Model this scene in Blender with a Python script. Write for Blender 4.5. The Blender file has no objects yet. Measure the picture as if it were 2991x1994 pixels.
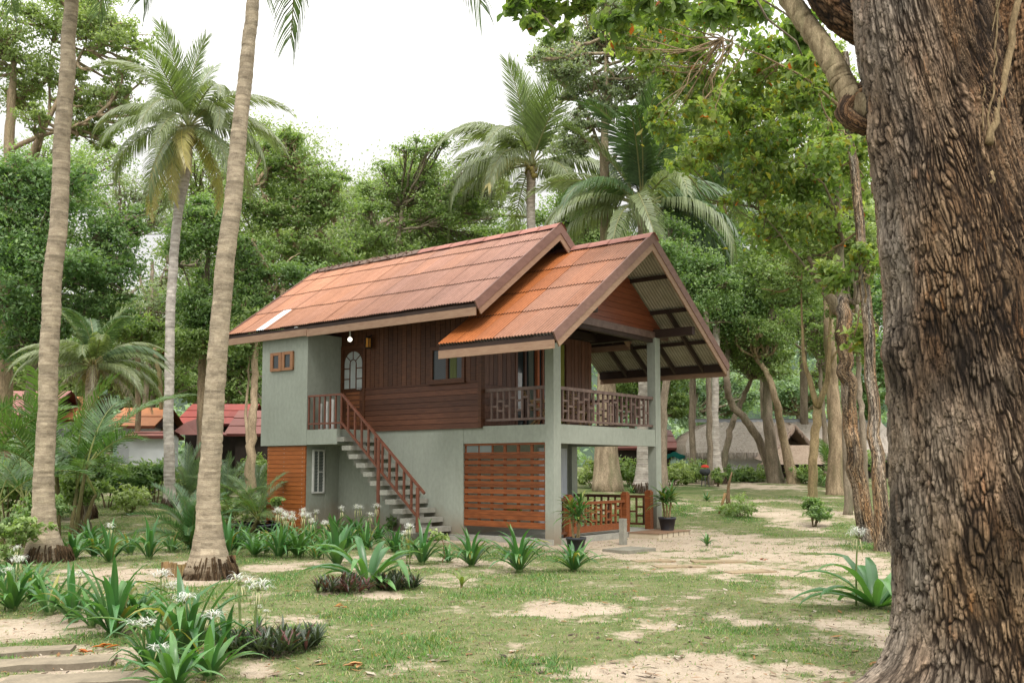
import bpy, math, random
import numpy as np
from math import sin, cos, tan, radians, pi, atan2, sqrt
from mathutils import Vector, Matrix, Euler

random.seed(7)
RNG = np.random.default_rng(11)
SC = bpy.context.scene
COL = SC.collection

# ------------------------------------------------------------------ camera model (survey of the place)
FPX = 2186 * 1.2717
PITCH = radians(4.5)
CX, CY = 1495.5, 1070 * 1.2717 - FPX * tan(PITCH)
CAMH = 1.6
DD = 1.2717


def ray(px, py):
    a, b = (px - CX) / FPX, -(py - CY) / FPX
    c, s = cos(PITCH), sin(PITCH)
    return np.array([a, c - b * s, s + b * c])


def Zg(x, y):
    """height of the ground"""
    t = np.maximum(0, np.asarray(y, float) - 25.0)
    return 1.55 * (1 - np.exp(-t / 22.0))


def W(px, py, Y):
    """world point at distance Y seen in direction (px, py) of the survey photograph"""
    d = ray(px, py)
    t = Y / d[1]
    return np.array([0, 0, CAMH]) + t * d


def G(px, py):
    """ground point in direction (px, py)"""
    d = ray(px, py)
    y = 3.0
    while y < 400:
        z = CAMH + d[2] * y / d[1]
        if z <= float(Zg(0, y)):
            break
        y += 0.05
    p = W(px, py, y)
    p[2] = float(Zg(p[0], y))
    return p


def GD(x, y):
    return G(x * DD, y * DD)


def WD(x, y, Y):
    return W(x * DD, y * DD, Y)


# ------------------------------------------------------------------ noise
def _h(ix, iy, iz, seed):
    n = (ix.astype(np.int64) * 374761393 + iy.astype(np.int64) * 668265263 + iz.astype(np.int64) * 2147483647 + seed * 974711) & 0xffffffff
    n = ((n ^ (n >> 13)) * 1274126177) & 0xffffffff
    n = n ^ (n >> 16)
    return (n & 0xffffff) / float(0xffffff)


def vnoise(x, y, z=None, seed=0):
    x = np.asarray(x, float); y = np.asarray(y, float)
    z = np.zeros_like(x) if z is None else np.asarray(z, float)
    ix, iy, iz = np.floor(x), np.floor(y), np.floor(z)
    fx, fy, fz = x - ix, y - iy, z - iz
    fx, fy, fz = [f * f * (3 - 2 * f) for f in (fx, fy, fz)]
    r = 0
    for dx in (0, 1):
        for dy in (0, 1):
            for dz in (0, 1):
                w = (fx if dx else 1 - fx) * (fy if dy else 1 - fy) * (fz if dz else 1 - fz)
                r = r + w * _h(ix + dx, iy + dy, iz + dz, seed)
    return r


def fbm(x, y, z=None, o=4, seed=0):
    r, a, f, t = 0, 1.0, 1.0, 0
    for i in range(o):
        r = r + a * vnoise(np.asarray(x) * f, np.asarray(y) * f, None if z is None else np.asarray(z) * f, seed + i)
        t += a; a *= 0.5; f *= 2.03
    return r / t


def sstep(a, b, x):
    t = np.clip((x - a) / (b - a), 0, 1)
    return t * t * (3 - 2 * t)


# ------------------------------------------------------------------ mesh building
class MB:
    """collects polygons with a colour each; build() links them as one mesh object"""

    def __init__(s):
        s.v = []; s.n = 0; s.f = []; s.c = []

    def add(s, v, f, col=(1, 1, 1)):
        v = np.asarray(v, float).reshape(-1, 3); f = np.asarray(f, int)
        s.v.append(v); s.f.append(f + s.n); s.n += len(v)
        c = np.asarray(col, float)
        if c.ndim == 1:
            c = np.tile(c, (len(f), 1))
        s.c.append(c)

    def box(s, x0, x1, y0, y1, z0, z1, col=(1, 1, 1)):
        v = [(x, y, z) for z in (z0, z1) for y in (y0, y1) for x in (x0, x1)]
        s.add(v, [(0, 2, 3, 1), (4, 5, 7, 6), (0, 1, 5, 4), (2, 6, 7, 3), (0, 4, 6, 2), (1, 3, 7, 5)], col)

    def bar(s, p, q, w, h, col=(1, 1, 1), up=(0, 0, 1)):
        p, q, up = np.array(p, float), np.array(q, float), np.array(up, float)
        d = q - p; d /= np.linalg.norm(d)
        a = np.cross(d, up); a /= np.linalg.norm(a); b = np.cross(a, d)
        v = [e + sx * a * w / 2 + sz * b * h / 2 for e in (p, q) for sz in (-1, 1) for sx in (-1, 1)]
        s.add(v, [(0, 1, 3, 2), (4, 6, 7, 5), (0, 4, 5, 1), (2, 3, 7, 6), (0, 2, 6, 4), (1, 5, 7, 3)], col)

    def prism(s, pts, off, col=(1, 1, 1)):
        """polygon pts extruded by off"""
        p = np.array(pts, float); o = np.array(off, float); n = len(p)
        s.add(p, [tuple(range(n))], col); s.add(p + o, [tuple(range(n))[::-1]], col)
        for i in range(n):
            j = (i + 1) % n
            s.add([p[i], p[j], p[j] + o, p[i] + o], [(0, 1, 2, 3)], col)

    def tube(s, pts, rad, seg=8, col=(1, 1, 1), cap=True):
        pts = np.array(pts, float); m = len(pts)
        rad = np.broadcast_to(np.array(rad, float), (m,))
        tg = np.gradient(pts, axis=0); tg /= np.linalg.norm(tg, axis=1)[:, None] + 1e-9
        ref = np.array([1.0, 0, 0]) if abs(tg[0][0]) < 0.8 else np.array([0, 1.0, 0])
        a = np.cross(tg, ref); a /= np.linalg.norm(a, axis=1)[:, None]
        b = np.cross(tg, a)
        th = np.arange(seg) * 2 * pi / seg
        v = pts[:, None] + rad[:, None, None] * (np.cos(th)[None, :, None] * a[:, None] + np.sin(th)[None, :, None] * b[:, None])
        i, j = np.meshgrid(np.arange(m - 1), np.arange(seg), indexing='ij')
        k = (j + 1) % seg
        f = np.stack([i * seg + j, i * seg + k, (i + 1) * seg + k, (i + 1) * seg + j], -1).reshape(-1, 4)
        n0 = s.n
        s.add(v.reshape(-1, 3), f, col)
        if cap and seg > 2:
            s.f.append(np.array([[n0 + (m - 1) * seg + t for t in range(seg)]])); s.c.append(np.array([col], float) if np.ndim(col) == 1 else np.array([col[-1]]))
            s.f.append(np.array([[n0 + t for t in range(seg)][::-1]])); s.c.append(s.c[-1])

    def grid(s, P, col=(1, 1, 1)):
        a, b = P.shape[:2]
        i, j = np.meshgrid(np.arange(a - 1), np.arange(b - 1), indexing='ij')
        f = np.stack([i * b + j, (i + 1) * b + j, (i + 1) * b + j + 1, i * b + j + 1], -1).reshape(-1, 4)
        s.add(P.reshape(-1, 3), f, col)

    def lathe(s, prof, seg=24, col=(1, 1, 1), c=(0, 0, 0)):
        th = np.arange(seg + 1) * 2 * pi / seg
        P = np.array([[(c[0] + r * cos(t), c[1] + r * sin(t), c[2] + z) for t in th] for r, z in prof])
        s.grid(P.transpose(1, 0, 2), col)

    def mesh(s, name, mat, smooth=False):
        v = np.concatenate(s.v)
        me = bpy.data.meshes.new(name)
        sizes = np.concatenate([np.full(len(f), f.shape[1]) for f in s.f])
        loops = np.concatenate([f.reshape(-1) for f in s.f])
        cols = np.concatenate(s.c)
        me.vertices.add(len(v)); me.vertices.foreach_set('co', v.astype(np.float32).ravel())
        me.loops.add(len(loops)); me.loops.foreach_set('vertex_index', loops.astype(np.int32))
        me.polygons.add(len(sizes))
        st = np.concatenate([[0], np.cumsum(sizes)[:-1]])
        me.polygons.foreach_set('loop_start', st.astype(np.int32))
        me.polygons.foreach_set('loop_total', sizes.astype(np.int32))
        at = me.attributes.new('Col', 'FLOAT_COLOR', 'CORNER')
        c4 = np.ones((len(loops), 4), np.float32); c4[:, :3] = np.repeat(cols, sizes, axis=0)
        at.data.foreach_set('color', c4.ravel())
        me.update(calc_edges=True); me.validate()
        me.polygons.foreach_set('use_smooth', np.full(len(me.polygons), bool(smooth)))
        me.materials.append(mat)
        return me

    def build(s, name, mat, parent=None, smooth=False, loc=None):
        o = bpy.data.objects.new(name, s.mesh(name, mat, smooth))
        COL.objects.link(o)
        if parent is not None:
            o.parent = parent
        if loc is not None:
            o.location = loc
        return o


def obj(name, me, parent=None, loc=(0, 0, 0), rot=(0, 0, 0), sc=1.0):
    o = bpy.data.objects.new(name, me); COL.objects.link(o)
    o.parent = parent; o.location = loc; o.rotation_euler = rot
    o.scale = (sc, sc, sc) if np.isscalar(sc) else sc
    return o


def tag(o, label, cat, group=None):
    o['label'] = label; o['category'] = cat
    if group: o['group'] = group
    return o


def thing(name, label, cat, loc=(0, 0, 0), rz=0, group=None, sc=1.0):
    o = bpy.data.objects.new(name, None); COL.objects.link(o)
    o.empty_display_size = 0.2
    o.location = tuple(float(t) for t in loc); o.rotation_euler = (0, 0, rz); o.scale = (sc, sc, sc)
    return tag(o, label, cat, group)


# ------------------------------------------------------------------ materials
def _nt(name):
    m = bpy.data.materials.new(name); m.use_nodes = True
    nt = m.node_tree; nt.nodes.clear()
    return m, nt, nt.nodes.new, nt.links.new


def pmat(name, c1, c2=None, scale=6.0, stretch=(1, 1, 1), rough=0.7, spec=0.3, bump=0.0, bscale=None, attr=True, detail=5, contrast=(0.3, 0.7),
         fine=0.0, c3=None, s3=1.3, k3=(0.55, 0.75), bdist=0.02, coat=0.0, dirt=None, streak=0):
    """principled surface: two noise-mixed colours, multiplied by the mesh's colour attribute; optional stain colour c3"""
    m, nt, N, L = _nt(name)
    out = N('ShaderNodeOutputMaterial'); b = N('ShaderNodeBsdfPrincipled')
    L(b.outputs[0], out.inputs[0])
    b.inputs['Roughness'].default_value = rough
    b.inputs['Specular IOR Level'].default_value = spec
    b.inputs['Coat Weight'].default_value = coat
    b.inputs['Coat Roughness'].default_value = 0.25
    tc = N('ShaderNodeTexCoord'); mp = N('ShaderNodeMapping'); mp.inputs['Scale'].default_value = stretch
    L(tc.outputs['Object'], mp.inputs[0])
    c2 = c2 or tuple(x * 0.7 for x in c1)

    def noise(sc, det=detail, ro=0.6):
        n = N('ShaderNodeTexNoise'); n.inputs['Scale'].default_value = sc; n.inputs['Detail'].default_value = det
        n.inputs['Roughness'].default_value = ro
        L(mp.outputs[0], n.inputs['Vector']); return n

    def ramp(src, lo, hi):
        r = N('ShaderNodeMapRange'); r.inputs[1].default_value = lo; r.inputs[2].default_value = hi
        L(src, r.inputs[0]); return r.outputs[0]

    def mix(f, a, bb, mode='MIX'):
        x = N('ShaderNodeMix'); x.data_type = 'RGBA'; x.blend_type = mode
        if hasattr(f, 'links'): L(f, x.inputs[0])
        else: x.inputs[0].default_value = f
        for sock, val in ((x.inputs[6], a), (x.inputs[7], bb)):
            if hasattr(val, 'links'): L(val, sock)
            else: sock.default_value = (*val, 1)
        return x.outputs[2]
    n1 = noise(scale)
    col = mix(ramp(n1.outputs[0], *contrast), c1, c2)
    if c3:
        n3 = noise(s3, 6, 0.65)
        col = mix(ramp(n3.outputs[0], *k3), col, c3)
    if fine > 0:
        n4 = noise(scale * 9, 3)
        rr = N('ShaderNodeMapRange'); rr.inputs[1].default_value = 0.3; rr.inputs[2].default_value = 0.7
        rr.inputs[3].default_value = 1 - fine; rr.inputs[4].default_value = 1 + fine
        L(n4.outputs[0], rr.inputs[0])
        cb = N('ShaderNodeCombineColor')
        for k in range(3): L(rr.outputs[0], cb.inputs[k])
        col = mix(1.0, col, cb.outputs[0], 'MULTIPLY')
    if streak:                       # rain streaks, stretched down the wall
        m2 = N('ShaderNodeMapping'); m2.inputs['Scale'].default_value = (9, 9, .45); L(tc.outputs['Object'], m2.inputs[0])
        n5 = N('ShaderNodeTexNoise'); n5.inputs['Scale'].default_value = 1.0; n5.inputs['Detail'].default_value = 6; L(m2.outputs[0], n5.inputs['Vector'])
        rs = N('ShaderNodeMapRange'); rs.inputs[1].default_value = .45; rs.inputs[2].default_value = .75; rs.inputs[3].default_value = 1; rs.inputs[4].default_value = 1 - streak
        L(n5.outputs[0], rs.inputs[0]); cs = N('ShaderNodeCombineColor')
        for k in range(3): L(rs.outputs[0], cs.inputs[k])
        col = mix(1.0, col, cs.outputs[0], 'MULTIPLY')
    if dirt:                         # splashed soil at the foot
        sx = N('ShaderNodeSeparateXYZ'); L(tc.outputs['Object'], sx.inputs[0])
        ad = N('ShaderNodeMath'); ad.operation = 'MULTIPLY_ADD'; L(n1.outputs[0], ad.inputs[0]); ad.inputs[1].default_value = -.9; L(sx.outputs[2], ad.inputs[2])
        col = mix(ramp(ad.outputs[0], .25, -.35), col, dirt)
    if attr:
        a = N('ShaderNodeAttribute'); a.attribute_name = 'Col'
        col = mix(1.0, col, a.outputs['Color'], 'MULTIPLY')
    L(col, b.inputs['Base Color'])
    if bump > 0:
        nb = noise(bscale or scale * 2, 6)
        bp = N('ShaderNodeBump'); bp.inputs['Strength'].default_value = bump; bp.inputs['Distance'].default_value = bdist
        L(nb.outputs[0], bp.inputs['Height']); L(bp.outputs[0], b.inputs['Normal'])
    return m


def leafmat(name, rough=0.45, spec=0.4, trans=0.3, tint=(1, 1, 1), var=0.25, through=(1.5, 1.7, 0.6)):
    """leaf: colour attribute x tint, a little light shining through"""
    m, nt, N, L = _nt(name)
    out = N('ShaderNodeOutputMaterial'); b = N('ShaderNodeBsdfPrincipled'); t = N('ShaderNodeBsdfTranslucent'); mx = N('ShaderNodeMixShader')
    b.inputs['Roughness'].default_value = rough; b.inputs['Specular IOR Level'].default_value = spec
    a = N('ShaderNodeAttribute'); a.attribute_name = 'Col'
    x = N('ShaderNodeMix'); x.data_type = 'RGBA'; x.blend_type = 'MULTIPLY'; x.inputs[0].default_value = 1
    L(a.outputs['Color'], x.inputs[6])
    tc = N('ShaderNodeTexCoord'); n = N('ShaderNodeTexNoise'); n.inputs['Scale'].default_value = 3.0; L(tc.outputs['Object'], n.inputs['Vector'])
    r = N('ShaderNodeMix'); r.data_type = 'RGBA'
    r.inputs[6].default_value = (*[c * (1 - var) for c in tint], 1); r.inputs[7].default_value = (*[c * (1 + var) for c in tint], 1)
    L(n.outputs[0], r.inputs[0]); L(r.outputs[2], x.inputs[7])
    L(x.outputs[2], b.inputs['Base Color'])
    y = N('ShaderNodeMix'); y.data_type = 'RGBA'; y.blend_type = 'MULTIPLY'; y.inputs[0].default_value = 1
    L(x.outputs[2], y.inputs[6]); y.inputs[7].default_value = (*through, 1); L(y.outputs[2], t.inputs[0])
    mx.inputs[0].default_value = trans
    L(b.outputs[0], mx.inputs[1]); L(t.outputs[0], mx.inputs[2]); L(mx.outputs[0], out.inputs[0])
    return m


def glass(name, col, rough=0.08):
    m, nt, N, L = _nt(name)
    out = N('ShaderNodeOutputMaterial'); b = N('ShaderNodeBsdfPrincipled')
    tc = N('ShaderNodeTexCoord'); n = N('ShaderNodeTexNoise'); n.inputs['Scale'].default_value = 2.5; L(tc.outputs['Object'], n.inputs['Vector'])
    r = N('ShaderNodeMix'); r.data_type = 'RGBA'
    r.inputs[6].default_value = (*[c * 0.6 for c in col], 1); r.inputs[7].default_value = (*[min(1, c * 1.3) for c in col], 1)
    L(n.outputs[0], r.inputs[0]); L(r.outputs[2], b.inputs['Base Color'])
    b.inputs['Roughness'].default_value = rough; b.inputs['Specular IOR Level'].default_value = 0.5
    L(b.outputs[0], out.inputs[0]); return m
# ------------------------------------------------------------------ camera, world, sun
cam = bpy.data.cameras.new('camera'); co = bpy.data.objects.new('camera', cam); COL.objects.link(co)
cam.sensor_width = 36; cam.lens = FPX / 2991 * 36
cam.shift_y = (CY - 997) / 2991
cam.clip_start = 0.1; cam.clip_end = 3000
co.location = (0, 0, CAMH); co.rotation_euler = (pi / 2 + PITCH, 0, 0)
SC.camera = co
SC.view_settings.view_transform = 'Standard'; SC.view_settings.look = 'None'
SC.cycles.max_bounces = 8; SC.cycles.diffuse_bounces = 6; SC.cycles.glossy_bounces = 2; SC.cycles.transmission_bounces = 6
SC.view_settings.exposure = 0; SC.view_settings.gamma = 1

SUN_EL, SUN_AZ = radians(48), radians(172)      # azimuth clockwise from +Y
wd = bpy.data.worlds.new('World'); SC.world = wd; wd.use_nodes = True
nt = wd.node_tree; nt.nodes.clear(); N, L = nt.nodes.new, nt.links.new
wo = N('ShaderNodeOutputWorld'); bg = N('ShaderNodeBackground'); L(bg.outputs[0], wo.inputs[0])
sky = N('ShaderNodeTexSky'); sky.sky_type = 'NISHITA'; sky.sun_disc = False
sky.sun_elevation = SUN_EL; sky.sun_rotation = SUN_AZ; sky.dust_density = 3.0
tc = N('ShaderNodeTexCoord'); sp = N('ShaderNodeSeparateXYZ'); L(tc.outputs['Generated'], sp.inputs[0])
mr = N('ShaderNodeMapRange'); mr.inputs[1].default_value = 0.25; mr.inputs[2].default_value = 0.95; mr.inputs[3].default_value = 0; mr.inputs[4].default_value = 1
L(sp.outputs[2], mr.inputs[0])
cl = N('ShaderNodeMix'); cl.data_type = 'RGBA'             # thin bright overcast, brighter towards the zenith
cl.inputs[6].default_value = (9.2, 9.1, 8.9, 1); cl.inputs[7].default_value = (36, 35.6, 34.6, 1)
L(mr.outputs[0], cl.inputs[0])
cn = N('ShaderNodeTexNoise'); cn.inputs['Scale'].default_value = 2.2; cn.inputs['Detail'].default_value = 5; L(tc.outputs['Generated'], cn.inputs['Vector'])
cr = N('ShaderNodeMapRange'); cr.inputs[1].default_value = 0.3; cr.inputs[2].default_value = 0.7; cr.inputs[3].default_value = 0.94; cr.inputs[4].default_value = 1.0
L(cn.outputs[0], cr.inputs[0])
ms = N('ShaderNodeMix'); ms.data_type = 'RGBA'             # cloud cover over the clear sky
L(cr.outputs[0], ms.inputs[0]); L(sky.outputs[0], ms.inputs[6]); L(cl.outputs[2], ms.inputs[7])
L(ms.outputs[2], bg.inputs[0]); bg.inputs[1].default_value = 0.1

sl = bpy.data.lights.new('sun', 'SUN'); so = bpy.data.objects.new('sun', sl); COL.objects.link(so)
sl.energy = 2.5; sl.angle = radians(14); sl.color = (1, 0.96, 0.90)
sd = Vector((sin(SUN_AZ) * cos(SUN_EL), cos(SUN_AZ) * cos(SUN_EL), sin(SUN_EL)))
so.rotation_euler = sd.to_track_quat('Z', 'Y').to_euler(); so.location = (0, -10, 30)

# ------------------------------------------------------------------ shared materials
M = {}
M['wall'] = pmat('grey_green_render', (0.318, 0.342, 0.292), (0.282, 0.305, 0.258), 1.5, stretch=(1, 1, .6), rough=0.85, spec=0.2, bump=0.25, bscale=50, bdist=0.005, c3=(0.275, 0.29, 0.24), s3=1.5, k3=(0.52, 0.9), fine=0.07, dirt=(0.23, 0.19, 0.14), streak=.06)
M['concrete'] = pmat('worn_concrete', (0.36, 0.35, 0.30), (0.24, 0.235, 0.205), 5, rough=0.9, spec=0.2, bump=0.3, bscale=40, bdist=0.006, c3=(0.15, 0.14, 0.11), s3=2.2, k3=(0.6, 0.8), fine=0.12)
M['wood_dark'] = pmat('dark_varnished_wood', (0.125, 0.050, 0.022), (0.065, 0.025, 0.012), 5, stretch=(1, 1, 6), rough=0.45, spec=0.25, bump=0.12, bdist=0.004)
M['wood_dark_h'] = pmat('dark_varnished_siding', (0.135, 0.053, 0.026), (0.070, 0.026, 0.013), 5, stretch=(6, 0.8, 8), rough=0.45, spec=0.25, bump=0.12, bdist=0.004)
M['wood_orange'] = pmat('orange_varnished_wood', (0.25, 0.080, 0.026), (0.13, 0.040, 0.014), 5, stretch=(6, 0.8, 7), rough=0.5, spec=0.25, bump=0.12, bdist=0.004)
M['wood_panel'] = pmat('orange_wood_panel', (0.36, 0.115, 0.030), (0.26, 0.078, 0.020), 4, stretch=(6, 0.8, 7), rough=0.55, spec=0.2)
M['wood_pink'] = pmat('sky_paled_brown_wood', (0.19, 0.088, 0.055), (0.095, 0.040, 0.025), 5, stretch=(6, 6, 0.9), rough=0.45, spec=0.35, bump=0.1, bdist=0.004)  # brown wood made paler and pinker: sky reflection put into the colour
M['wood_rail'] = pmat('weathered_railing_wood', (0.19, 0.125, 0.10), (0.09, 0.05, 0.038), 7, rough=0.5, spec=0.5)
M['paint_red'] = pmat('red_brown_painted_metal', (0.18, 0.065, 0.037), (0.11, 0.04, 0.024), 7, rough=0.45, spec=0.35, c3=(0.10, 0.045, 0.03), s3=5)
M['fascia'] = pmat('tan_fascia_board', (0.34, 0.22, 0.145), (0.26, 0.155, 0.10), 3, stretch=(1.5, 1.5, 6), rough=0.7)
M['barge'] = pmat('mauve_brown_barge_board', (0.235, 0.135, 0.105), (0.165, 0.09, 0.072), 3, stretch=(1.5, 1.5, 4), rough=0.65)
M['beam'] = pmat('dark_roof_timber', (0.05, 0.03, 0.022), (0.03, 0.018, 0.014), 4, rough=0.7)
M['shade_under'] = pmat('eave_shade_underside', (0.07, 0.045, 0.032), (0.05, 0.032, 0.024), 4, rough=0.8)  # main roof sheet underside, coloured dark to deepen the shade under the eaves
M['roof'] = pmat('weathered_orange_fibre_cement', (1.0, 1.0, 1.0), (0.82, 0.80, 0.80), 1.4, rough=0.7, spec=0.22, c3=(0.72, 0.68, 0.64), s3=3.0, k3=(0.55, 0.8), fine=0.10)
M['roof_under'] = pmat('pale_sheet_underside', (0.40, 0.37, 0.29), (0.28, 0.25, 0.185), 3, rough=0.8)
M['white'] = pmat('white_paint', (0.75, 0.75, 0.73), (0.6, 0.6, 0.57), 4, rough=0.5)
M['window_dark'] = glass('dark_window_glass', (0.03, 0.04, 0.042))
M['window_light'] = glass('frosted_window_glass', (0.42, 0.45, 0.44), 0.35)
M['window_grey'] = glass('grey_louvre_glass', (0.16, 0.18, 0.17), 0.2)
M['curtain'] = pmat('curtain_cloth', (1, 1, 1), (0.8, 0.8, 0.8), 8, stretch=(6, 6, 0.6), rough=0.9)
M['metal'] = pmat('dull_metal', (0.45, 0.44, 0.42), (0.3, 0.3, 0.29), 8, rough=0.35, spec=0.6)
M['trunk'] = pmat('grey_brown_bark', (0.31, 0.255, 0.19), (0.125, 0.098, 0.07), 6, stretch=(1, 1, 0.22), rough=0.92, spec=0.1, bump=1.0, bscale=16, bdist=0.05, c3=(0.16, 0.16, 0.10), s3=1.6, k3=(0.5, 0.72), fine=0.35)
M['leaf'] = leafmat('tree_leaf', trans=.38)
M['leaf_big'] = leafmat('large_thin_leaf', trans=.5, var=.15)
M['leaf_far'] = leafmat('hazy_tree_leaf', rough=0.6, spec=0.25, trans=0.35)
M['leaf_gloss'] = leafmat('glossy_strap_leaf', rough=0.33, spec=0.5, trans=0.25, var=0.15)
M['frond'] = leafmat('palm_frond_leaf', rough=0.38, spec=0.55, trans=0.28)
M['flower'] = leafmat('white_spider_petal', rough=0.6, spec=0.2, trans=0.3, var=0.05, through=(1, 1, 1))
# ------------------------------------------------------------------ the house (local x = along the gable, y = along the long side)
HA = radians(52.2)
HB = G(1616, 1590)
house = thing('house', 'two-storey house on columns with corrugated orange-red roof, grey-green walls and dark wood upper floor', 'house', HB, HA)
HM = Matrix.Translation(Vector(HB)) @ Matrix.Rotation(HA, 4, 'Z')


def hp(v, u, z):
    return HM @ Vector((v, u, z))


def hpart(name, mb, m, parent=house, smooth=False, label=None):
    o = mb.build(name, M[m] if isinstance(m, str) else m, parent, smooth)
    if label: o['label'] = label
    return o


def planks_v(mb, x0, x1, y0, y1, z0, z1, w, axis, jit=0.25, gap=0.006, rng=RNG):
    """vertical boards: axis 'x' or 'y' is the run"""
    a, b = (x0, x1) if axis == 'x' else (y0, y1)
    n = max(1, round((b - a) / w)); e = np.linspace(a, b, n + 1)
    for i in range(n):
        c = 1 + jit * (rng.random() - 0.5) * 2
        d = 0.004 * rng.random()
        if axis == 'x': mb.box(e[i] + gap, e[i + 1] - gap, y0 - d, y1, z0, z1, (c, c, c))
        else: mb.box(x0 - d, x1, e[i] + gap, e[i + 1] - gap, z0, z1, (c, c, c))


def siding(mb, x0, x1, y0, y1, z0, z1, h, axis, jit=0.2, rng=RNG, lap=0.014):
    """horizontal lap boards facing -x (axis 'y') or -y (axis 'x')"""
    n = round((z1 - z0) / h); e = np.linspace(z0, z1, n + 1)
    for i in range(n):
        c = 1 + jit * (rng.random() - 0.5) * 2
        za, zb = e[i], e[i + 1] - 0.004
        if axis == 'y':
            v = [(x0 - lap, y0, za), (x0 - lap, y1, za), (x0, y1, zb), (x0, y0, zb), (x1, y0, za), (x1, y1, za), (x1, y1, zb), (x1, y0, zb)]
        else:
            v = [(x0, y0 - lap, za), (x1, y0 - lap, za), (x1, y0, zb), (x0, y0, zb), (x0, y1, za), (x1, y1, za), (x1, y1, zb), (x0, y1, zb)]
        mb.add(v, [(0, 1, 2, 3), (5, 4, 7, 6), (0, 4, 5, 1), (3, 2, 6, 7), (0, 3, 7, 4), (1, 5, 6, 2)], (c, c, c))


# --- base, structure
m = MB(); m.box(-0.02, 4.54, -0.02, 8.1, -0.3, 0.10); m.box(-0.16, -0.021, 2.45, 8.1, -0.3, 0.06)
hpart('floor_slab', m, 'concrete')
for (x0, x1, y0, y1) in [(0, 0.26, -0.022, 0.20), (4.27, 4.52, -0.022, 0.20)]:
    m = MB(); m.box(x0, x1, y0, y1, -0.3, 4.72); hpart('column', m, 'wall')
m = MB(); m.box(4.25, 4.5, 2.42, 2.67, 0.1, 2.1); hpart('column', m, 'wall')
m = MB()
m.box(0.01, 0.22, 0.20, 2.44, 2.095, 2.47); m.box(0.26, 4.27, 0.0, 0.19, 2.075, 2.475); m.box(4.29, 4.5, 0.20, 8.1, 2.095, 2.47)
m.box(0.22, 4.29, 0.19, 8.1, 2.33, 2.45)
hpart('balcony_slab', m, 'wall')
m = MB()
m.box(0.0, 0.16, 2.44, 8.1, 0.1, 2.47)            # lower long wall
m.box(0.16, 4.25, 2.52, 2.66, 0.1, 2.33)          # inner porch wall
m.box(0.16, 4.4, 7.95, 8.1, 0.1, 2.33); m.box(4.25, 4.4, 2.67, 7.95, 0.1, 2.1)
hpart('lower_wall', m, 'wall')
m = MB(); m.box(2.9, 4.1, 2.47, 2.519, 0.12, 2.05); hpart('porch_curtain', m, pmat('blue_white_cloth', (0.72, 0.76, 0.82), (0.42, 0.46, 0.55), 9, stretch=(7, 7, 0.1), rough=0.9))
# --- wash room block that sticks out, with the landing
m = MB()
m.box(-1.1, -0.03, 6.42, 8.15, 2.10, 4.80)
m.box(-1.0, -0.001, 6.52, 7.98, -0.2, 2.10)
m.box(-0.42, -0.001, 6.49, 6.519, 0, 2.1)
hpart('washroom_wall', m, 'wall')
m = MB(); m.box(-1.095, -0.03, 5.36, 6.419, 2.11, 2.46); hpart('landing', m, 'wall')
m = MB(); siding(m, -1.035, -1.001, 6.52, 7.95, -0.15, 2.085, 0.105, 'y', 0.12, lap=0.01)
pn = hpart('board_panel', m, 'wood_panel')
m = MB()
for y in (6.62, 7.3, 7.9):
    for z in np.arange(0.1, 2.0, 0.105): m.box(-1.052, -1.045, y - 0.008, y + 0.008, z + 0.02, z + 0.036)
hpart('nail_row', m, 'metal', pn)
# small double window of the wash room
w = MB()
for y0 in (6.92, 7.36):
    y1 = y0 + 0.42
    w.box(-1.15, -1.10, y0, y1, 3.93, 4.00); w.box(-1.15, -1.10, y0, y1, 4.32, 4.39)
    w.box(-1.152, -1.10, y0, y0 + 0.10, 3.93, 4.39); w.box(-1.152, -1.10, y1 - 0.10, y1, 3.93, 4.39)
wn = hpart('window', w, pmat('light_brown_window_wood', (0.33, 0.16, 0.075), (0.24, 0.11, 0.05), 5, stretch=(3, 3, 6), rough=0.5))
wn['label'] = 'small brown double window of the washroom'
for y0 in (6.92, 7.36):
    p = MB(); p.box(-1.125, -1.105, y0 + 0.10, y0 + 0.32, 4.0, 4.32); hpart('pane', p, 'window_dark', wn)
# louvre window under the stairs, on the side of the block
w = MB(); x0, x1, z0, z1 = -0.83, -0.47, 0.95, 2.0
w.box(x0, x1, 6.47, 6.52, z0, z0 + 0.035); w.box(x0, x1, 6.47, 6.52, z1 - 0.035, z1); w.box(x0, x0 + 0.035, 6.47, 6.52, z0, z1); w.box(x1 - 0.035, x1, 6.47, 6.52, z0, z1); w.box(-0.67, -0.645, 6.48, 6.52, z0, z1); w.box(-0.645, x1, 6.48, 6.52, 1.45, 1.475)
wn = hpart('louvre_window', w, 'white')
p = MB()
for z in np.arange(0.98, 1.95, 0.075):
    p.add([(x0 + .03, 6.505, z), (x1 - .03, 6.505, z), (x1 - .03, 6.488, z + .068), (x0 + .03, 6.488, z + .068)], [(0, 1, 2, 3)])
hpart('pane', p, 'window_grey', wn)

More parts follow.
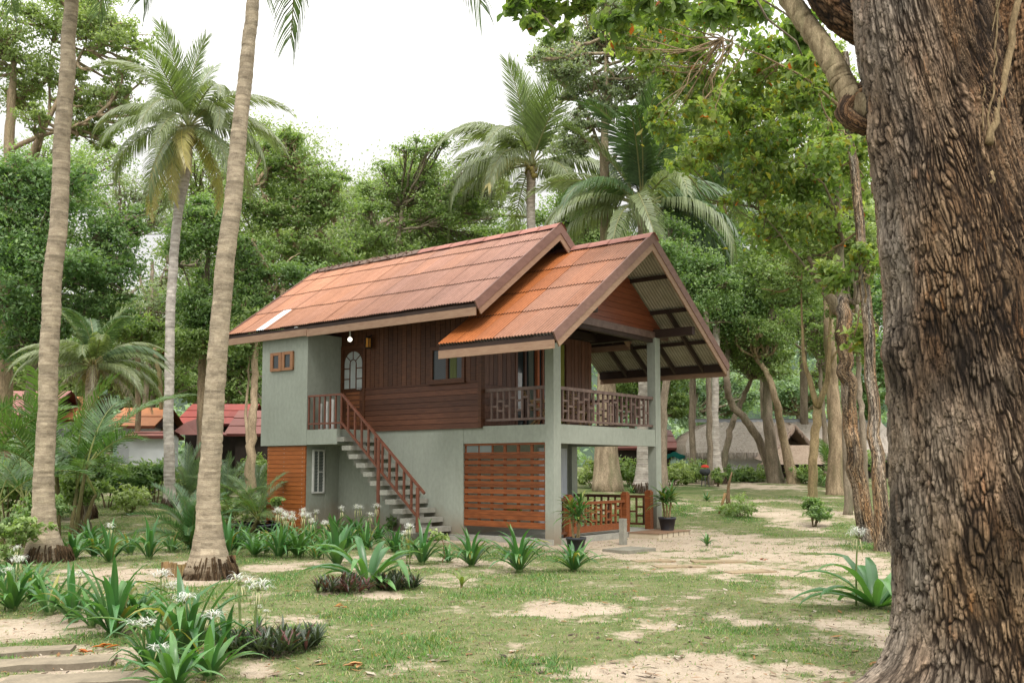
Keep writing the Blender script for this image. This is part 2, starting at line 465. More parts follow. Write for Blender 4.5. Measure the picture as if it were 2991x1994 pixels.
# --- stairs
NT = 11
su = np.linspace(5.12, 2.76, NT); sz = np.linspace(2.27, 0.27, NT)
for i in range(NT):
    m = MB(); y0 = su[i]
    g = 0.9 + 0.2 * RNG.random()
    m.box(-1.10 + 0.02 * RNG.random(), -0.02, y0, y0 + 0.30, sz[i] - 0.105, sz[i], (g, g, g))
    hpart('step', m, 'concrete')
m = MB()
for i in range(NT):
    zb = max(0, sz[i] - 0.45)
    m.box(-0.74, -0.36, su[i] + 0.04, su[i] + 0.275, zb, sz[i] - 0.106, (0.8, 0.8, 0.8))
hpart('stair_stringer', m, 'concrete')
rl = MB()
XR = -1.07
slope = (3.25 - 1.02) / (5.22 - 2.62)
TOP = [(XR, 6.40, 3.26), (XR, 5.22, 3.26), (XR, 2.60, 1.02)]
rl.bar(TOP[0], TOP[1], 0.05, 0.045); rl.bar(TOP[1], TOP[2], 0.05, 0.05)
rl.bar((XR, 6.40, 2.60), (XR, 5.22, 2.60), 0.04, 0.04); rl.bar((XR, 5.22, 2.60), (XR, 2.76, 0.48), 0.04, 0.045)
rail = hpart('stair_railing', rl, 'paint_red')
for y in list(np.linspace(6.38, 5.24, 7)):
    b = MB(); b.bar((XR, y, 2.47), (XR, y, 3.24), 0.035, 0.035, up=(0, 1, 0)); hpart('baluster', b, 'paint_red', rail)
for y in np.linspace(5.22, 2.76, 12)[1:-1]:
    zt = 3.25 - (5.22 - y) * (3.25 - 1.02) / 2.62; zb = 2.60 - (5.22 - y) * (2.60 - 0.48) / 2.46
    b = MB(); b.bar((XR, y, zb), (XR, y, zt), 0.042, 0.042, up=(0, 1, 0)); hpart('baluster', b, 'paint_red', rail)
for y, z0, z1 in ((3.97, -0.15, 2.18), (2.77, 0.2, 1.15)):
    b = MB(); b.tube([(XR - 0.03, y, z0), (XR - 0.03, y, z1)], 0.042, 10); hpart('post', b, 'paint_red', rail)

# --- upper wooden walls
m = MB()
siding(m, -0.03, 0.08, 1.9, 6.42, 2.43, 3.44, 0.125, 'y', 0.25)
m.box(-0.045, 0.08, 1.9, 6.42, 3.44, 3.48, (0.8, 0.8, 0.8))
hpart('lap_siding', m, 'wood_dark_h')
m = MB(); planks_v(m, -0.025, 0.08, 1.9, 2.36, 3.48, 5.6, 0.15, 'y'); planks_v(m, -0.025, 0.08, 2.36, 3.42, 4.31, 5.6, 0.15, 'y')
planks_v(m, -0.025, 0.08, 3.42, 5.54, 3.48, 5.6, 0.15, 'y'); planks_v(m, -0.025, 0.08, 5.54, 6.42, 4.56, 5.6, 0.15, 'y'); planks_v(m, -0.02, 0.08, 6.42, 8.1, 4.7, 5.6, 0.15, 'y')
m.box(-0.05, 0.08, 1.885, 1.97, 2.43, 5.5, (0.9, 0.9, 0.9))
hpart('plank_wall', m, 'wood_dark')
m = MB(); planks_v(m, 4.3, 4.4, 1.9, 8.1, 2.47, 5.2, 0.2, 'y'); m.prism([(0.08, 8.0, 2.47), (4.3, 8.0, 2.47), (4.3, 8.0, 5.0), (1.75, 8.0, 6.8), (0.08, 8.0, 5.65)], (0, .1, 0)); m.box(0.09, 4.29, 1.95, 8.0, 2.451, 2.47, (.6, .6, .6)); hpart('rear_plank_wall', m, 'wood_dark')
# gable-facing wall of the balcony
m = MB()
siding(m, 0.085, 1.19, 1.9, 2.0, 2.49, 3.40, 0.15, 'x', 0.2); siding(m, 3.32, 4.40, 1.9, 2.0, 2.49, 3.40, 0.15, 'x', 0.2)
planks_v(m, 0.085, 1.19, 1.9, 2.0, 3.40, 4.75, 0.165, 'x', 0.35); planks_v(m, 3.32, 4.40, 1.9, 2.0, 3.40, 4.75, 0.165, 'x', 0.3)
m.prism([(0.085, 1.901, 4.75), (4.29, 1.901, 4.75), (4.29, 1.901, 5.0), (1.8, 1.901, 6.2), (0.085, 1.901, 5.05)], (0, .1, 0), (0.4, 0.4, 0.4))
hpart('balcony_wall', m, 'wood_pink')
m = MB()
m.box(1.19, 1.27, 1.88, 1.98, 2.49, 4.75); m.box(3.24, 3.32, 1.88, 1.98, 2.49, 4.75); m.box(1.27, 3.24, 1.88, 1.98, 4.6, 4.75)
for x in (1.55, 2.25, 2.75): m.box(x, x + 0.07, 1.89, 1.97, 2.49, 4.6, (1.6, 1.4, 1.2) if x == 2.25 else (0.5, .5, .5))
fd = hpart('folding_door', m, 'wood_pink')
m = MB(); m.box(1.27, 3.24, 1.935, 1.945, 2.49, 4.6); hpart('pane', m, 'window_dark', fd)
m = MB(); m.box(1.98, 2.06, 1.84, 1.925, 2.49, 4.75); hpart('orange_post', m, pmat('orange_painted_wood', (0.42, 0.14, 0.06), (0.33, 0.10, 0.04), 4, rough=0.5))
for x, w_, c, lab in ((1.22, 0.26, (0.75, 0.76, 0.78), 'white curtain'), (2.98, 0.22, (0.30, 0.30, 0.07), 'yellow-green curtain'), (1.72, 0.2, (0.16, 0.18, 0.15), 'dark curtain')):
    t = np.linspace(0, 1, 25); xx = x + t * w_; yy = 1.925 - 0.012 * (1 + np.sin(t * 30)); m = MB()
    m.grid(np.array([[(a, b, z) for z in ((2.9 if x < 1.3 else 2.5), 4.58 if x > 1.3 else 3.75)] for a, b in zip(xx, yy)]), c)
    hpart('curtain', m, 'curtain', label=lab)
# --- upper window
w = MB()
for (y0, y1, z0, z1) in [(2.37, 3.41, 3.48, 3.56), (2.37, 3.41, 4.23, 4.31), (2.37, 2.45, 3.56, 4.23), (3.33, 3.41, 3.56, 4.23), (2.86, 2.92, 3.56, 4.23)]:
    w.box(-0.055, 0.06, y0, y1, z0, z1)
w.box(-0.10, -0.03, 2.33, 3.45, 3.45, 3.485)
wn = hpart('window', w, 'wood_dark', label='wide window in the upper wood wall')
for y0, y1 in ((2.45, 2.86), (2.92, 3.33)):
    p = MB(); p.box(-0.02, -0.01, y0, y1, 3.56, 4.23); hpart('pane', p, 'window_dark', wn)
p = MB(); t = np.linspace(0, 1, 13)
p.grid(np.array([[(-0.026 - 0.008 * sin(a * 25), 2.62 + a * 0.2, z) for z in (3.57, 4.22)] for a in t]), (0.14, 0.16, 0.06)); hpart('curtain', p, 'curtain', wn)
# --- door with arched glass
d = MB()
d.box(-0.055, 0.06, 5.55, 5.62, 2.47, 4.56); d.box(-0.055, 0.06, 6.34, 6.41, 2.47, 4.56); d.box(-0.055, 0.06, 5.62, 6.34, 4.50, 4.56)
d.box(-0.03, 0.04, 5.62, 6.34, 2.48, 4.50, (0.8, 0.8, 0.8))
dr = hpart('door', d, 'wood_dark')
for z0, z1, g in ((2.6, 2.95, 2.0), (3.02, 3.4, 2.4)):
    d = MB(); d.box(-0.04, -0.03, 5.74, 6.22, z0, z1, (g, g * 0.95, g * .9)); hpart('door_panel', d, 'wood_dark', dr)
cy, cz, R0 = 5.98, 4.10, 0.31
pts = [(-0.036, cy - R0, 3.5), (-0.036, cy - R0, cz)] + [(-0.036, cy - R0 * cos(a), cz + R0 * sin(a)) for a in np.linspace(0, pi, 15)[1:-1]] + [(-0.036, cy + R0, cz), (-0.036, cy + R0, 3.5)]
d = MB(); d.prism(pts, (0.005, 0, 0)); hpart('arched_pane', d, 'window_light', dr)
d = MB(); r1 = 0.11
for s in (-1, 1): d.box(-0.05, -0.032, cy + s * r1 - 0.014, cy + s * r1 + 0.014, 3.5, cz)
for z in (3.72, cz - 0.12): d.box(-0.049, -0.032, cy - R0, cy - r1, z, z + 0.025); d.box(-0.049, -0.032, cy + r1, cy + R0, z, z + 0.025)
arc = [(-0.042, cy - r1 * cos(a), cz + r1 * sin(a)) for a in np.linspace(0, pi, 9)]; d.tube(arc, 0.013, 5)
for a in (pi * .22, pi * .5, pi * .78): d.tube([(-0.042, cy - r1 * cos(a), cz + r1 * sin(a)), (-0.042, cy - R0 * cos(a), cz + R0 * sin(a))], 0.012, 5)
hpart('glazing_bar', d, 'wood_dark', dr)
d = MB(); d.tube([(-0.03, 5.69, 3.47), (-0.09, 5.69, 3.47)], 0.02, 8); d.tube([(-0.09, 5.69, 3.47), (-0.09, 5.78, 3.47)], 0.015, 8); hpart('handle', d, 'metal', dr)

# --- slatted screen of the lower porch
s = MB()
Y0, Y1 = 0.20, 2.43
gp = [1.744, 1.62, 1.42, 1.30, 1.127, 0.99, 0.805, 0.68, 0.447]
ed = [1.86] + gp + [0.33]
for i in range(len(ed) - 1):
    z1 = ed[i] - (0.017 if i else 0); z0 = ed[i + 1] + (0.017 if i < len(gp) else 0); h = z1 - z0
    for q in range(3 if h > .12 else 1):       # each wide band is made of boards laid edge to edge
        nq = 2 if h > .12 else 1
        if q >= nq: break
        g = 0.72 + 0.5 * RNG.random(); d = .006 * RNG.random()
        s.box(0.03 - d, 0.055, Y0, Y1, z0 + h / nq * q, z0 + h / nq * (q + 1) - .003, (g, g, g))
s.box(0.026, 0.06, Y0, Y1, 1.862, 1.90); s.box(0.028, 0.062, Y0, Y1, 2.05, 2.095); s.box(0.028, 0.062, Y0, Y1, 0.30, 0.36)
sc_ = hpart('slat_screen', s, 'wood_orange')
for y in np.linspace(Y0 + 0.03, Y1 - 0.03, 7):
    b = MB(); b.box(0.056, 0.10, y - 0.03, y + 0.03, 0.30, 2.09); hpart('post', b, 'wood_orange', sc_)
for y in (2.04, 1.67):
    b = MB(); b.box(0.045, 0.055, y, y + 0.33, 1.89, 2.05); hpart('pane', b, 'window_grey', sc_)


# --- balcony railings and porch fence with small cross pieces between the balusters
def railing(name, p, q, z0, zb, zt, n, mat, w=0.045, th=0.07, tb=0.05, post=None, label=None, rng=RNG):
    p, q = np.array(p, float), np.array(q, float)
    r = MB()
    a, b = np.append(p, zt), np.append(q, zt); r.bar(a, b, 0.075, th)
    a2, b2 = np.append(p, zb), np.append(q, zb); r.bar(a2, b2, 0.055, tb)
    o = hpart(name, r, mat, label=label)
    xs = np.linspace(0, 1, n + 2)[1:-1]
    for t in xs:
        c = p + (q - p) * t
        g = MB(); g.bar((*c, zb), (*c, zt - th / 2), w, w * 0.8, up=(*((q - p) / np.linalg.norm(q - p)), 0)); hpart('baluster', g, mat, o)
    for i in range(len(xs) - 1):
        for f in ([0.72, 0.45][i % 2],) if i % 3 else ([0.3, 0.62]):
            z = zb + (zt - zb) * f
            cr = MB(); cr.bar((*(p + (q - p) * xs[i]), z), (*(p + (q - p) * xs[i + 1]), z), 0.03, 0.045); hpart('cross_piece', cr, mat, o)
    return o


railing('balcony_railing', (0.26, 0.08), (4.27, 0.08), 2.47, 2.565, 3.24, 19, 'wood_rail', label='balcony railing on the gable side')
railing('balcony_railing', (0.10, 0.20), (0.10, 1.87), 2.47, 2.60, 3.25, 9, 'wood_rail', label='balcony railing on the stair side')
railing('balcony_railing', (4.40, 0.20), (4.40, 1.88), 2.47, 2.60, 3.24, 9, 'wood_rail', label='balcony railing on the far side')
fr = railing('porch_fence', (0.74, 0.10), (3.00, 0.10), 0.1, 0.24, 0.80, 10, 'wood_orange', tb=0.14, th=0.06)
for x, z in ((0.70, 0.97), (3.02, 0.98), (4.12, 1.0)):
    g = MB(); g.box(x - 0.075, x + 0.075, 0.03, 0.18, 0.1, z); g.box(x - 0.05, x + 0.05, 0.05, 0.16, z, z + 0.03); hpart('fence_post', g, 'wood_orange', fr)
railing('porch_fence', (4.38, 0.20), (4.38, 2.42), 0.1, 0.2, 0.86, 10, 'wood_dark', label='darker porch fence on the far side')
railing('porch_fence', (0.26, 0.10), (0.63, 0.10), 0.1, 0.2, 0.90, 2, 'wood_dark', label='short fence piece beside the front column')

# --- timber under the roof
m = MB()
for x, ye in ((0.12, 1.88), (4.40, 2.6)): m.box(x - 0.07, x + 0.07, -1.0, ye, 4.72, 4.92)
m.box(0.0, 4.5, 0.03, 0.16, 4.60, 4.80)
m.box(0.1, 4.4, 1.72, 1.88, 4.76, 4.95)
hpart('roof_beam', m, 'beam')


# --- roofs
def roof_slope(name, ridge, eave, y0, y1, rows, seed, tint, skylight=None):
    """corrugated sheets from eave (x,z) up to ridge (x,z), along y; each row laps over the one below"""
    rng = np.random.default_rng(seed)
    e, r = np.array(eave, float), np.array(ridge, float)
    d = r - e; Ls = np.linalg.norm(d); d /= Ls; nrm = np.array([-d[1], d[0]]); nrm *= np.sign(nrm[1])
    top, und, sky_ = MB(), MB(), MB()
    per = 0.078
    ns = max(1, round((y1 - y0) / 0.52)); es = np.linspace(y0, y1, ns + 1)
    for k in range(len(rows) - 1):
        s0, s1 = rows[k] * Ls - 0.03 * (k > 0), rows[k + 1] * Ls + 0.02
        off = rng.normal(0, 0.012)
        for j in range(ns):
            ya, yb = es[j] - 0.02, es[j + 1]
            ny = max(8, int((yb - ya) / per * 5)); ys = np.linspace(ya, yb, ny)
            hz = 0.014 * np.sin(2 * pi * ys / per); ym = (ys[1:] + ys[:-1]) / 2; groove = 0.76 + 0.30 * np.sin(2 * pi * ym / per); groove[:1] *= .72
            jj = rng.normal(0, 0.006); lift = 0.006 * (j % 2)
            P = np.zeros((ny, 3, 3))
            for q, t in enumerate((0, 0.5, 1)):
                sl_ = s0 + jj * (q == 0) + off * (q == 0) + (s1 - s0) * t
                h = hz + (0.022 if k else 0.02) * (1 - t) + 0.006 + lift
                xz = e[None] + d[None] * sl_ + nrm[None] * h[:, None]
                P[:, q, 0] = xz[:, 0]; P[:, q, 1] = ys; P[:, q, 2] = xz[:, 1]
            c = np.array(tint((ya + yb) / 2, (s0 + s1) / 2 / Ls, rng))
            tgt = top
            if skylight and skylight(j, k):
                h_ = ny // 2; sky_.grid(P[h_ - h_ // 2:h_ + h_ // 2 + 1] + np.array([nrm[0], 0, nrm[1]]) * .008, (1, 1, 1.))
            if tgt is top:
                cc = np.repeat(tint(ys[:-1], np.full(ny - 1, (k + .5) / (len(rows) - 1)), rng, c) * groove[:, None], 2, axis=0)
                # corrugation shading put into the colour: valleys darker than crests
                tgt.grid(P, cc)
            else: tgt.grid(P, c)
            # cut edge of the sheet (dark lap line)
            Q = np.stack([P[:, 0], P[:, 0] - np.array([nrm[0], 0, nrm[1]]) * 0.010], 1); top.grid(Q, (0.15, 0.08, 0.055))
    ys = np.arange(y0, y1 + 0.001, per / 5); hz = 0.014 * np.sin(2 * pi * ys / per)
    P = np.zeros((len(ys), 2, 3))
    for q, sl_ in enumerate((0.02, Ls)):
        xz = e[None] + d[None] * sl_ + nrm[None] * (hz[:, None] - 0.012)
        P[:, q, 0] = xz[:, 0]; P[:, q, 1] = ys; P[:, q, 2] = xz[:, 1]
    und.grid(P, (0.78 + 0.26 * np.sin(2 * pi * ys[:-1] / per))[:, None] * np.ones(3))  # valley shading of the underside put into its colour
    return top, und, sky_


def tint_main(y, t, rng, base=None):
    if base is None:
        f = float(np.clip((y - 1.5) / 6.5, 0, 1))
        a = np.array([0.37, 0.205, 0.155]); b = np.array([0.46, 0.222, 0.132])
        k = np.clip(f + rng.normal(0, 0.15), 0, 1)
        return (a * (1 - k) + b * k) * rng.uniform(0.95, 1.05)
    n = fbm(np.asarray(y) * 1.2, t * 6, o=3, seed=4)
    return base[None] * (0.88 + 0.26 * n)[:, None]


def tint_porch(y, t, rng, base=None):
    if base is None:
        f = float(np.clip((y - 0.1) / 0.9, 0, 1))
        a = np.array([0.39, 0.195, 0.125]); b = np.array([0.44, 0.135, 0.034])
        k = np.clip(f + rng.normal(0, 0.10), 0, 1)
        return (a * (1 - k) + b * k) * rng.uniform(0.94, 1.06)
    n = fbm(np.asarray(y) * 1.4 + 7, t * 6, o=3, seed=9)
    return base[None] * (0.86 + 0.28 * n)[:, None]


MR, ML, MRr = (1.75, 7.13), (-1.25, 4.95), (4.9, 4.84)
PR, PL, PRr = (2.33, 6.70), (-1.43, 4.10), (6.10, 4.12)
rows = [0, 0.30, 0.57, 0.83, 1.0]
M['skylight'] = pmat('milky_translucent_sheet', (0.80, 0.82, 0.84), (0.68, 0.70, 0.72), 3, rough=0.4)
for nm, R_, E_, y0, y1, tf, seed in (('main_roof', MR, ML, 1.04, 9.38, tint_main, 3), ('main_roof', MR, MRr, 1.04, 9.38, tint_main, 5), ('porch_roof', PR, PL, -1.05, 1.93, tint_porch, 6), ('porch_roof', PR, PRr, -1.05, 2.75, tint_porch, 8)):
    sk = (lambda j, k: k == 0 and j == 13) if (nm == 'main_roof' and E_ is ML) else None
    rw = rows if nm == 'main_roof' else [0, 0.26, 0.50, 0.755, 1.0]
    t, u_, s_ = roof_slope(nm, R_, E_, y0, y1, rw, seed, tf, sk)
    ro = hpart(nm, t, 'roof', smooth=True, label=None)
    if E_ is ML: ro['label'] = 'front slope of the upper roof with one milky skylight strip'
    if E_ is PL: ro['label'] = 'front slope of the lower porch roof, bright orange under the upper roof'
    hpart('sheet_underside', u_, 'shade_under' if nm == 'main_roof' else 'roof_under', ro, smooth=True)
    if s_.n: hpart('skylight_strip', s_, 'skylight', ro, smooth=True)


def ridge_cap(R_, y0, y1, old, seed):
    rng = np.random.default_rng(seed); mb = MB(); y = y0
    while y < y1 - 0.05:
        ye = min(y + 0.55, y1); a = np.linspace(-1, 1, 9)
        P = []
        for yy, k in ((y - 0.03, 1.1), (ye, 1.0)):
            P.append([(R_[0] + t * 0.20 * k, yy, R_[1] + 0.075 * k - abs(t) ** 1.5 * 0.155) for t in a])
        g = rng.uniform(0.85, 1.1); c = np.array([0.36, 0.16, 0.125]) * g
        if y > old: c = np.array([0.16, 0.105, 0.08]) * g
        mb.grid(np.array(P).transpose(1, 0, 2)[::-1], c); y = ye
    return mb


hpart('ridge_cap', ridge_cap(MR, 1.0, 9.4, 5.2, 1), 'roof', smooth=True)
hpart('ridge_cap', ridge_cap(PR, -1.1, 2.0, 9, 2), 'roof', smooth=True)
m = MB()                                           # moss and leaf litter on the far half of the ridge
for i in range(260):
    y = RNG.uniform(5.6, 9.3); x = MR[0] + RNG.normal(0, 0.10); z = MR[1] + 0.05 - abs(x - MR[0]) * 0.7 + 0.02
    m.tube([(x, y, z), (x + RNG.normal(0, .05), y + RNG.normal(0, .05), z + RNG.uniform(0.0, .04))], 0.015, 4, np.array([0.2, 0.13, 0.09]) * RNG.uniform(.5, 1.4))
hpart('leaf_litter', m, 'roof')['kind'] = 'stuff'


def barge(R_, E_, y, up=True):
    """two-board barge along the gable edge at y, each side"""
    a, b = MB(), MB()
    d = np.array([R_[0] - E_[0], R_[1] - E_[1]]); d /= np.linalg.norm(d); n = np.array([-d[1], d[0]]); n *= np.sign(n[1])
    sg = 1 if R_[0] > E_[0] else -1

    def strip(mb, h0, h1, y0, y1, ext):
        e0 = np.array(E_) - d * ext
        q = []
        for h in (h0, h1):
            p = e0 + n * h; q.append((p[0], p[1]))
        # meet at the ridge plane x = R_[0]
        t = []
        for h in (h0, h1):
            p = np.array(R_) + n * h; s = (R_[0] - p[0]) / d[0]; p = p + d * s; t.append((p[0], p[1]))
        poly = [(q[0][0], y0, q[0][1]), (t[0][0], y0, t[0][1]), (t[1][0], y0, t[1][1]), (q[1][0], y0, q[1][1])]
        mb.prism(poly, (0, y1 - y0, 0))
    strip(a, -0.13, 0.065, y - 0.035, y, 0.05)
    strip(b, -0.27, -0.11, y - 0.018, y + 0.012, 0.02)
    o = hpart('barge_board', a, 'barge'); hpart('lower_board', b, 'fascia', o)


barge(MR, ML, 1.03); barge(MR, MRr, 1.03); barge(PR, PL, -1.06); barge(PR, PRr, -1.06)
barge(MR, ML, 9.42); barge(MR, MRr, 9.42)


def fascia(E_, y0, y1, sg, kink=None):
    x, z = E_
    a = MB(); a.box(*sorted((x + sg * 0.03, x + sg * 0.06)), y0, y1, z - 0.14, z - 0.015); o = hpart('eave_board', a, 'beam')
    b = MB()
    if kink:
        b.box(*sorted((x + sg * 0.0, x + sg * 0.028)), y0, kink, z - 0.27, z - 0.10); b.box(*sorted((x - sg * 0.012, x + sg * 0.028)), kink, y1, z - 0.25, z - 0.085)
    else: b.box(*sorted((x + sg * 0.0, x + sg * 0.028)), y0, y1, z - 0.28, z - 0.11)
    hpart('fascia_board', b, 'fascia', o)


fascia(ML, 1.045, 9.38, 1, 6.3); fascia(MRr, 1.045, 9.38, -1); fascia(PL, -1.045, 1.90, 1); fascia(PRr, -1.045, 2.7, -1)
# purlins and rafters under the porch roof, soffit of the main roof
m = MB()
for (E_, sg, ye) in ((PL, 1, 1.88), (PRr, -1, 2.65)):
    e, r = np.array(E_), np.array(PR); d = r - e; Ls = np.linalg.norm(d)
    for f in (0.24, 0.50, 0.75):
        p = e + d * f; m.box(p[0] - 0.03, p[0] + 0.03, -1.04, ye, p[1] - 0.145, p[1] - 0.055)
    for y in (-0.45, 0.35, 1.15, 1.8):
        a_, b_ = e + d * 0.02, e + d * (0.52 if y < 1.5 else 0.99)
        m.bar((a_[0], y, a_[1] - 0.16), (b_[0], y, b_[1] - 0.16), 0.06, 0.13)
    m.box(*sorted((E_[0] + sg * 0.07, E_[0] + sg * 0.13)), -1.04, ye, E_[1] - 0.16, E_[1] + 0.03)
for (E_, sg) in ((ML, 1), (MRr, -1)):
    e, r = np.array(E_), np.array(MR); d = r - e
    for y in np.arange(1.5, 9.3, 0.95):
        a_, b_ = e + d * 0.02, e + d * 0.98; m.bar((a_[0], y, a_[1] - 0.12), (b_[0], y, b_[1] - 0.12), 0.05, 0.11)
hpart('rafters', m, 'beam')
# gable triangle of orange boards
m = MB(); z = 4.83
while z < 6.45:
    zb = min(z + 0.135, 6.5)
    xl = lambda zz: PR[0] - (PR[1] - 0.10 - zz) / 0.691; xr = lambda zz: PR[0] + (PR[1] - 0.10 - zz) / 0.684
    g = 0.85 + 0.3 * RNG.random()
    m.prism([(xl(z), 0.05, z), (xr(z), 0.05, z), (xr(zb - .004), 0.06, zb - .004), (xl(zb - .004), 0.06, zb - .004)], (0, 0.04, 0), (g, g, g)); z += 0.135
hpart('gable_boards', m, pmat('red_brown_gable_wood', (0.24, 0.070, 0.028), (0.16, 0.045, 0.02), 5, stretch=(0.8, 6, 7), rough=0.4, spec=0.5))
m = MB(); m.box(-0.3, 5.0, 0.0, 0.045, 4.70, 4.86); hpart('gable_rail', m, 'wood_rail')
m = MB(); m.prism([(-0.6, 1.98, 5.3), (4.2, 1.98, 5.3), (1.75, 1.98, 7.0)], (0, 0.05, 0)); hpart('gable_hole_shade', m, 'beam')  # dark board standing in for the shaded hole under the roof end

# --- step in front of the porch
m = MB(); m.box(2.95, 4.45, -0.80, -0.03, -0.1, 0.085, (1, 1, 1)); st = hpart('porch_step', m, pmat('cream_tile', (0.55, 0.48, 0.36), (0.45, 0.38, 0.27), 5, rough=0.6))
m = MB(); m.box(2.93, 4.47, -0.82, -0.022, 0.085, 0.10); hpart('tread', m, pmat('brown_tile', (0.25, 0.15, 0.09), (0.18, 0.11, 0.07), 7, rough=0.6), st)
m = MB()
for x in np.linspace(3.1, 4.4, 6): m.box(x, x + 0.012, -0.806, -0.8, -0.05, 0.085)
hpart('tile_joint', m, 'beam', st)
# ------------------------------------------------------------------ vegetation generators
def unit(v):
    return v / (np.linalg.norm(v, axis=-1, keepdims=True) + 1e-9)


def leaf_quads(mb, pos, nrm, size, cols, rng, aspect=0.45, droop=0.35, fold=False):
    """one leaf per position: rhombus (or folded leaf of two quads)"""
    n = len(pos)
    t = rng.normal(size=(n, 3)); t[:, 2] -= droop
    t = unit(t - nrm * np.sum(t * nrm, 1, keepdims=True)); b = np.cross(nrm, t)
    s = size * rng.uniform(0.65, 1.3, (n, 1))
    if not fold:
        v = np.stack([pos - t * s * .5, pos + b * s * aspect * .5, pos + t * s * .5, pos - b * s * aspect * .5], 1)
        f = np.arange(n * 4).reshape(n, 4); mb.add(v.reshape(-1, 3), f, cols)
    else:
        up = nrm * s * aspect * 0.22
        dn = np.array([0, 0, -1.0]) * s * 0.16
        a = pos - t * s * .5; m1 = pos + t * s * 0.12; tip = pos + t * s * .5 + dn
        l1 = pos - t * s * .12 + b * s * aspect * .38 + up; l2 = pos + t * s * .24 + b * s * aspect * .5 + up + dn * .3
        r1 = pos - t * s * .12 - b * s * aspect * .38 + up; r2 = pos + t * s * .24 - b * s * aspect * .5 + up + dn * .3
        v = np.stack([a, l1, l2, tip, m1, r1, r2], 1); k = np.arange(n)[:, None] * 7
        f = np.concatenate([k + np.array([[0, 1, 2, 4]]), k + np.array([[4, 2, 3, 3]]), k + np.array([[0, 4, 6, 5]]), k + np.array([[4, 3, 6, 6]])])
        q = np.concatenate([f[:n], f[2 * n:3 * n]]); tri = np.concatenate([f[n:2 * n], f[3 * n:]])[:, :3]
        # second set: (m1,l2,tip) and (m1,tip,r2)
        n0 = mb.n
        mb.add(v.reshape(-1, 3), q, np.concatenate([cols, cols]))
        mb.f.append(tri + n0); mb.c.append(np.concatenate([cols, cols]))


PAL = {
    'dark': [(0.085, 0.150, 0.055), (0.140, 0.225, 0.080), (0.225, 0.315, 0.125)],
    'mid': [(0.130, 0.195, 0.070), (0.200, 0.280, 0.100), (0.290, 0.370, 0.155)],
    'light': [(0.180, 0.240, 0.090), (0.255, 0.320, 0.125), (0.345, 0.405, 0.195)],
    'teal': [(0.080, 0.150, 0.060), (0.135, 0.225, 0.085), (0.225, 0.320, 0.135)],
    'grey': [(0.175, 0.220, 0.130), (0.245, 0.290, 0.180), (0.320, 0.365, 0.250)],
    'far': [(0.170, 0.250, 0.165), (0.230, 0.320, 0.200), (0.300, 0.385, 0.250)],  # distance haze mixed into these greens: lighter and bluer
    'almond': [(0.115, 0.180, 0.055), (0.200, 0.270, 0.085), (0.320, 0.360, 0.135)],
}


def crown(mb, blobs, n, size, pal, rng, dens=1.0, fold=False, aspect=0.45, special=None, clump=0.36, shell=0.55, per=30):
    """blobs: list of (centre(3), radii(3)); n leaves altogether, gathered in many small clumps"""
    pal = np.array(PAL[pal]); vol = np.array([np.prod(r) ** 0.67 for c, r in blobs]); cnt = (vol / vol.sum() * n).astype(int)
    zc = [c[2] for c, r in blobs]; zmin, zmax = min(zc) - 1, max(zc) + 1
    tips = []
    for (c, r), k in zip(blobs, cnt):
        c, r = np.array(c, float), np.array(r, float)
        nc = max(5, k // per)
        d = unit(rng.normal(size=(nc, 3))); rad = rng.uniform(0, 1, (nc, 1)) ** shell; rad = rad * (1 + .45 * (rng.random((nc, 1)) < .3) * rng.random((nc, 1)))
        cc = c + d * rad * r
        tips.append(cc)
        rc = np.mean(r) * clump * rng.uniform(0.4, 1.45, nc)
        idx = rng.integers(0, nc, k)
        off = rng.normal(size=(k, 3)) * np.array([1, 1, 0.55]) * 0.6
        pos = cc[idx] + off * rc[idx][:, None]
        nrm = unit(rng.normal(size=(k, 3)) * 0.75 + unit(pos - c) * 0.45 + np.array([0, 0, 0.55]))
        hi = np.clip(0.5 + 0.55 * (off[:, 2] / 0.6) + 0.35 * (rng.random(k) - .5), 0, 1) * 0.6 + 0.4 * np.clip((pos[:, 2] - c[2]) / (r[2] + .01) * .5 + .5, 0, 1)  # lighter tones higher in clump and mass: top light put into leaf colour
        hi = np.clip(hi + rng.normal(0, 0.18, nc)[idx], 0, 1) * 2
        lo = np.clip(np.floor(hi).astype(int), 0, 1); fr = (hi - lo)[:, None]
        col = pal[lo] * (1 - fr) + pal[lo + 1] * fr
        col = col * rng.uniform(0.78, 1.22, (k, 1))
        if special is not None:
            col = special(col, rng)
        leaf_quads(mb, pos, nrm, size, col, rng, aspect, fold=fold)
    return tips


def wiggle(pts, n, amp, rng):
    """smooth resampling of a polyline (Catmull-Rom) with a little wander"""
    P = np.array(pts, float); m = len(P)
    if m == 2: P = np.stack([P[0], (P[0] + P[1]) / 2, P[1]]); m = 3
    t = np.linspace(0, m - 1, n); i = np.clip(np.floor(t).astype(int), 0, m - 2); f = (t - i)[:, None]
    g = lambda k: P[np.clip(k, 0, m - 1)]
    a, b, c, d = g(i - 1), g(i), g(i + 1), g(i + 2)
    r = 0.5 * ((2 * b) + (c - a) * f + (2 * a - 5 * b + 4 * c - d) * f ** 2 + (3 * b - a - 3 * c + d) * f ** 3)
    if amp:
        w = rng.normal(0, amp, r.shape); w[0] = 0; w[-1] *= .3; w[:, 2] *= 0.3
        r += w
    return r


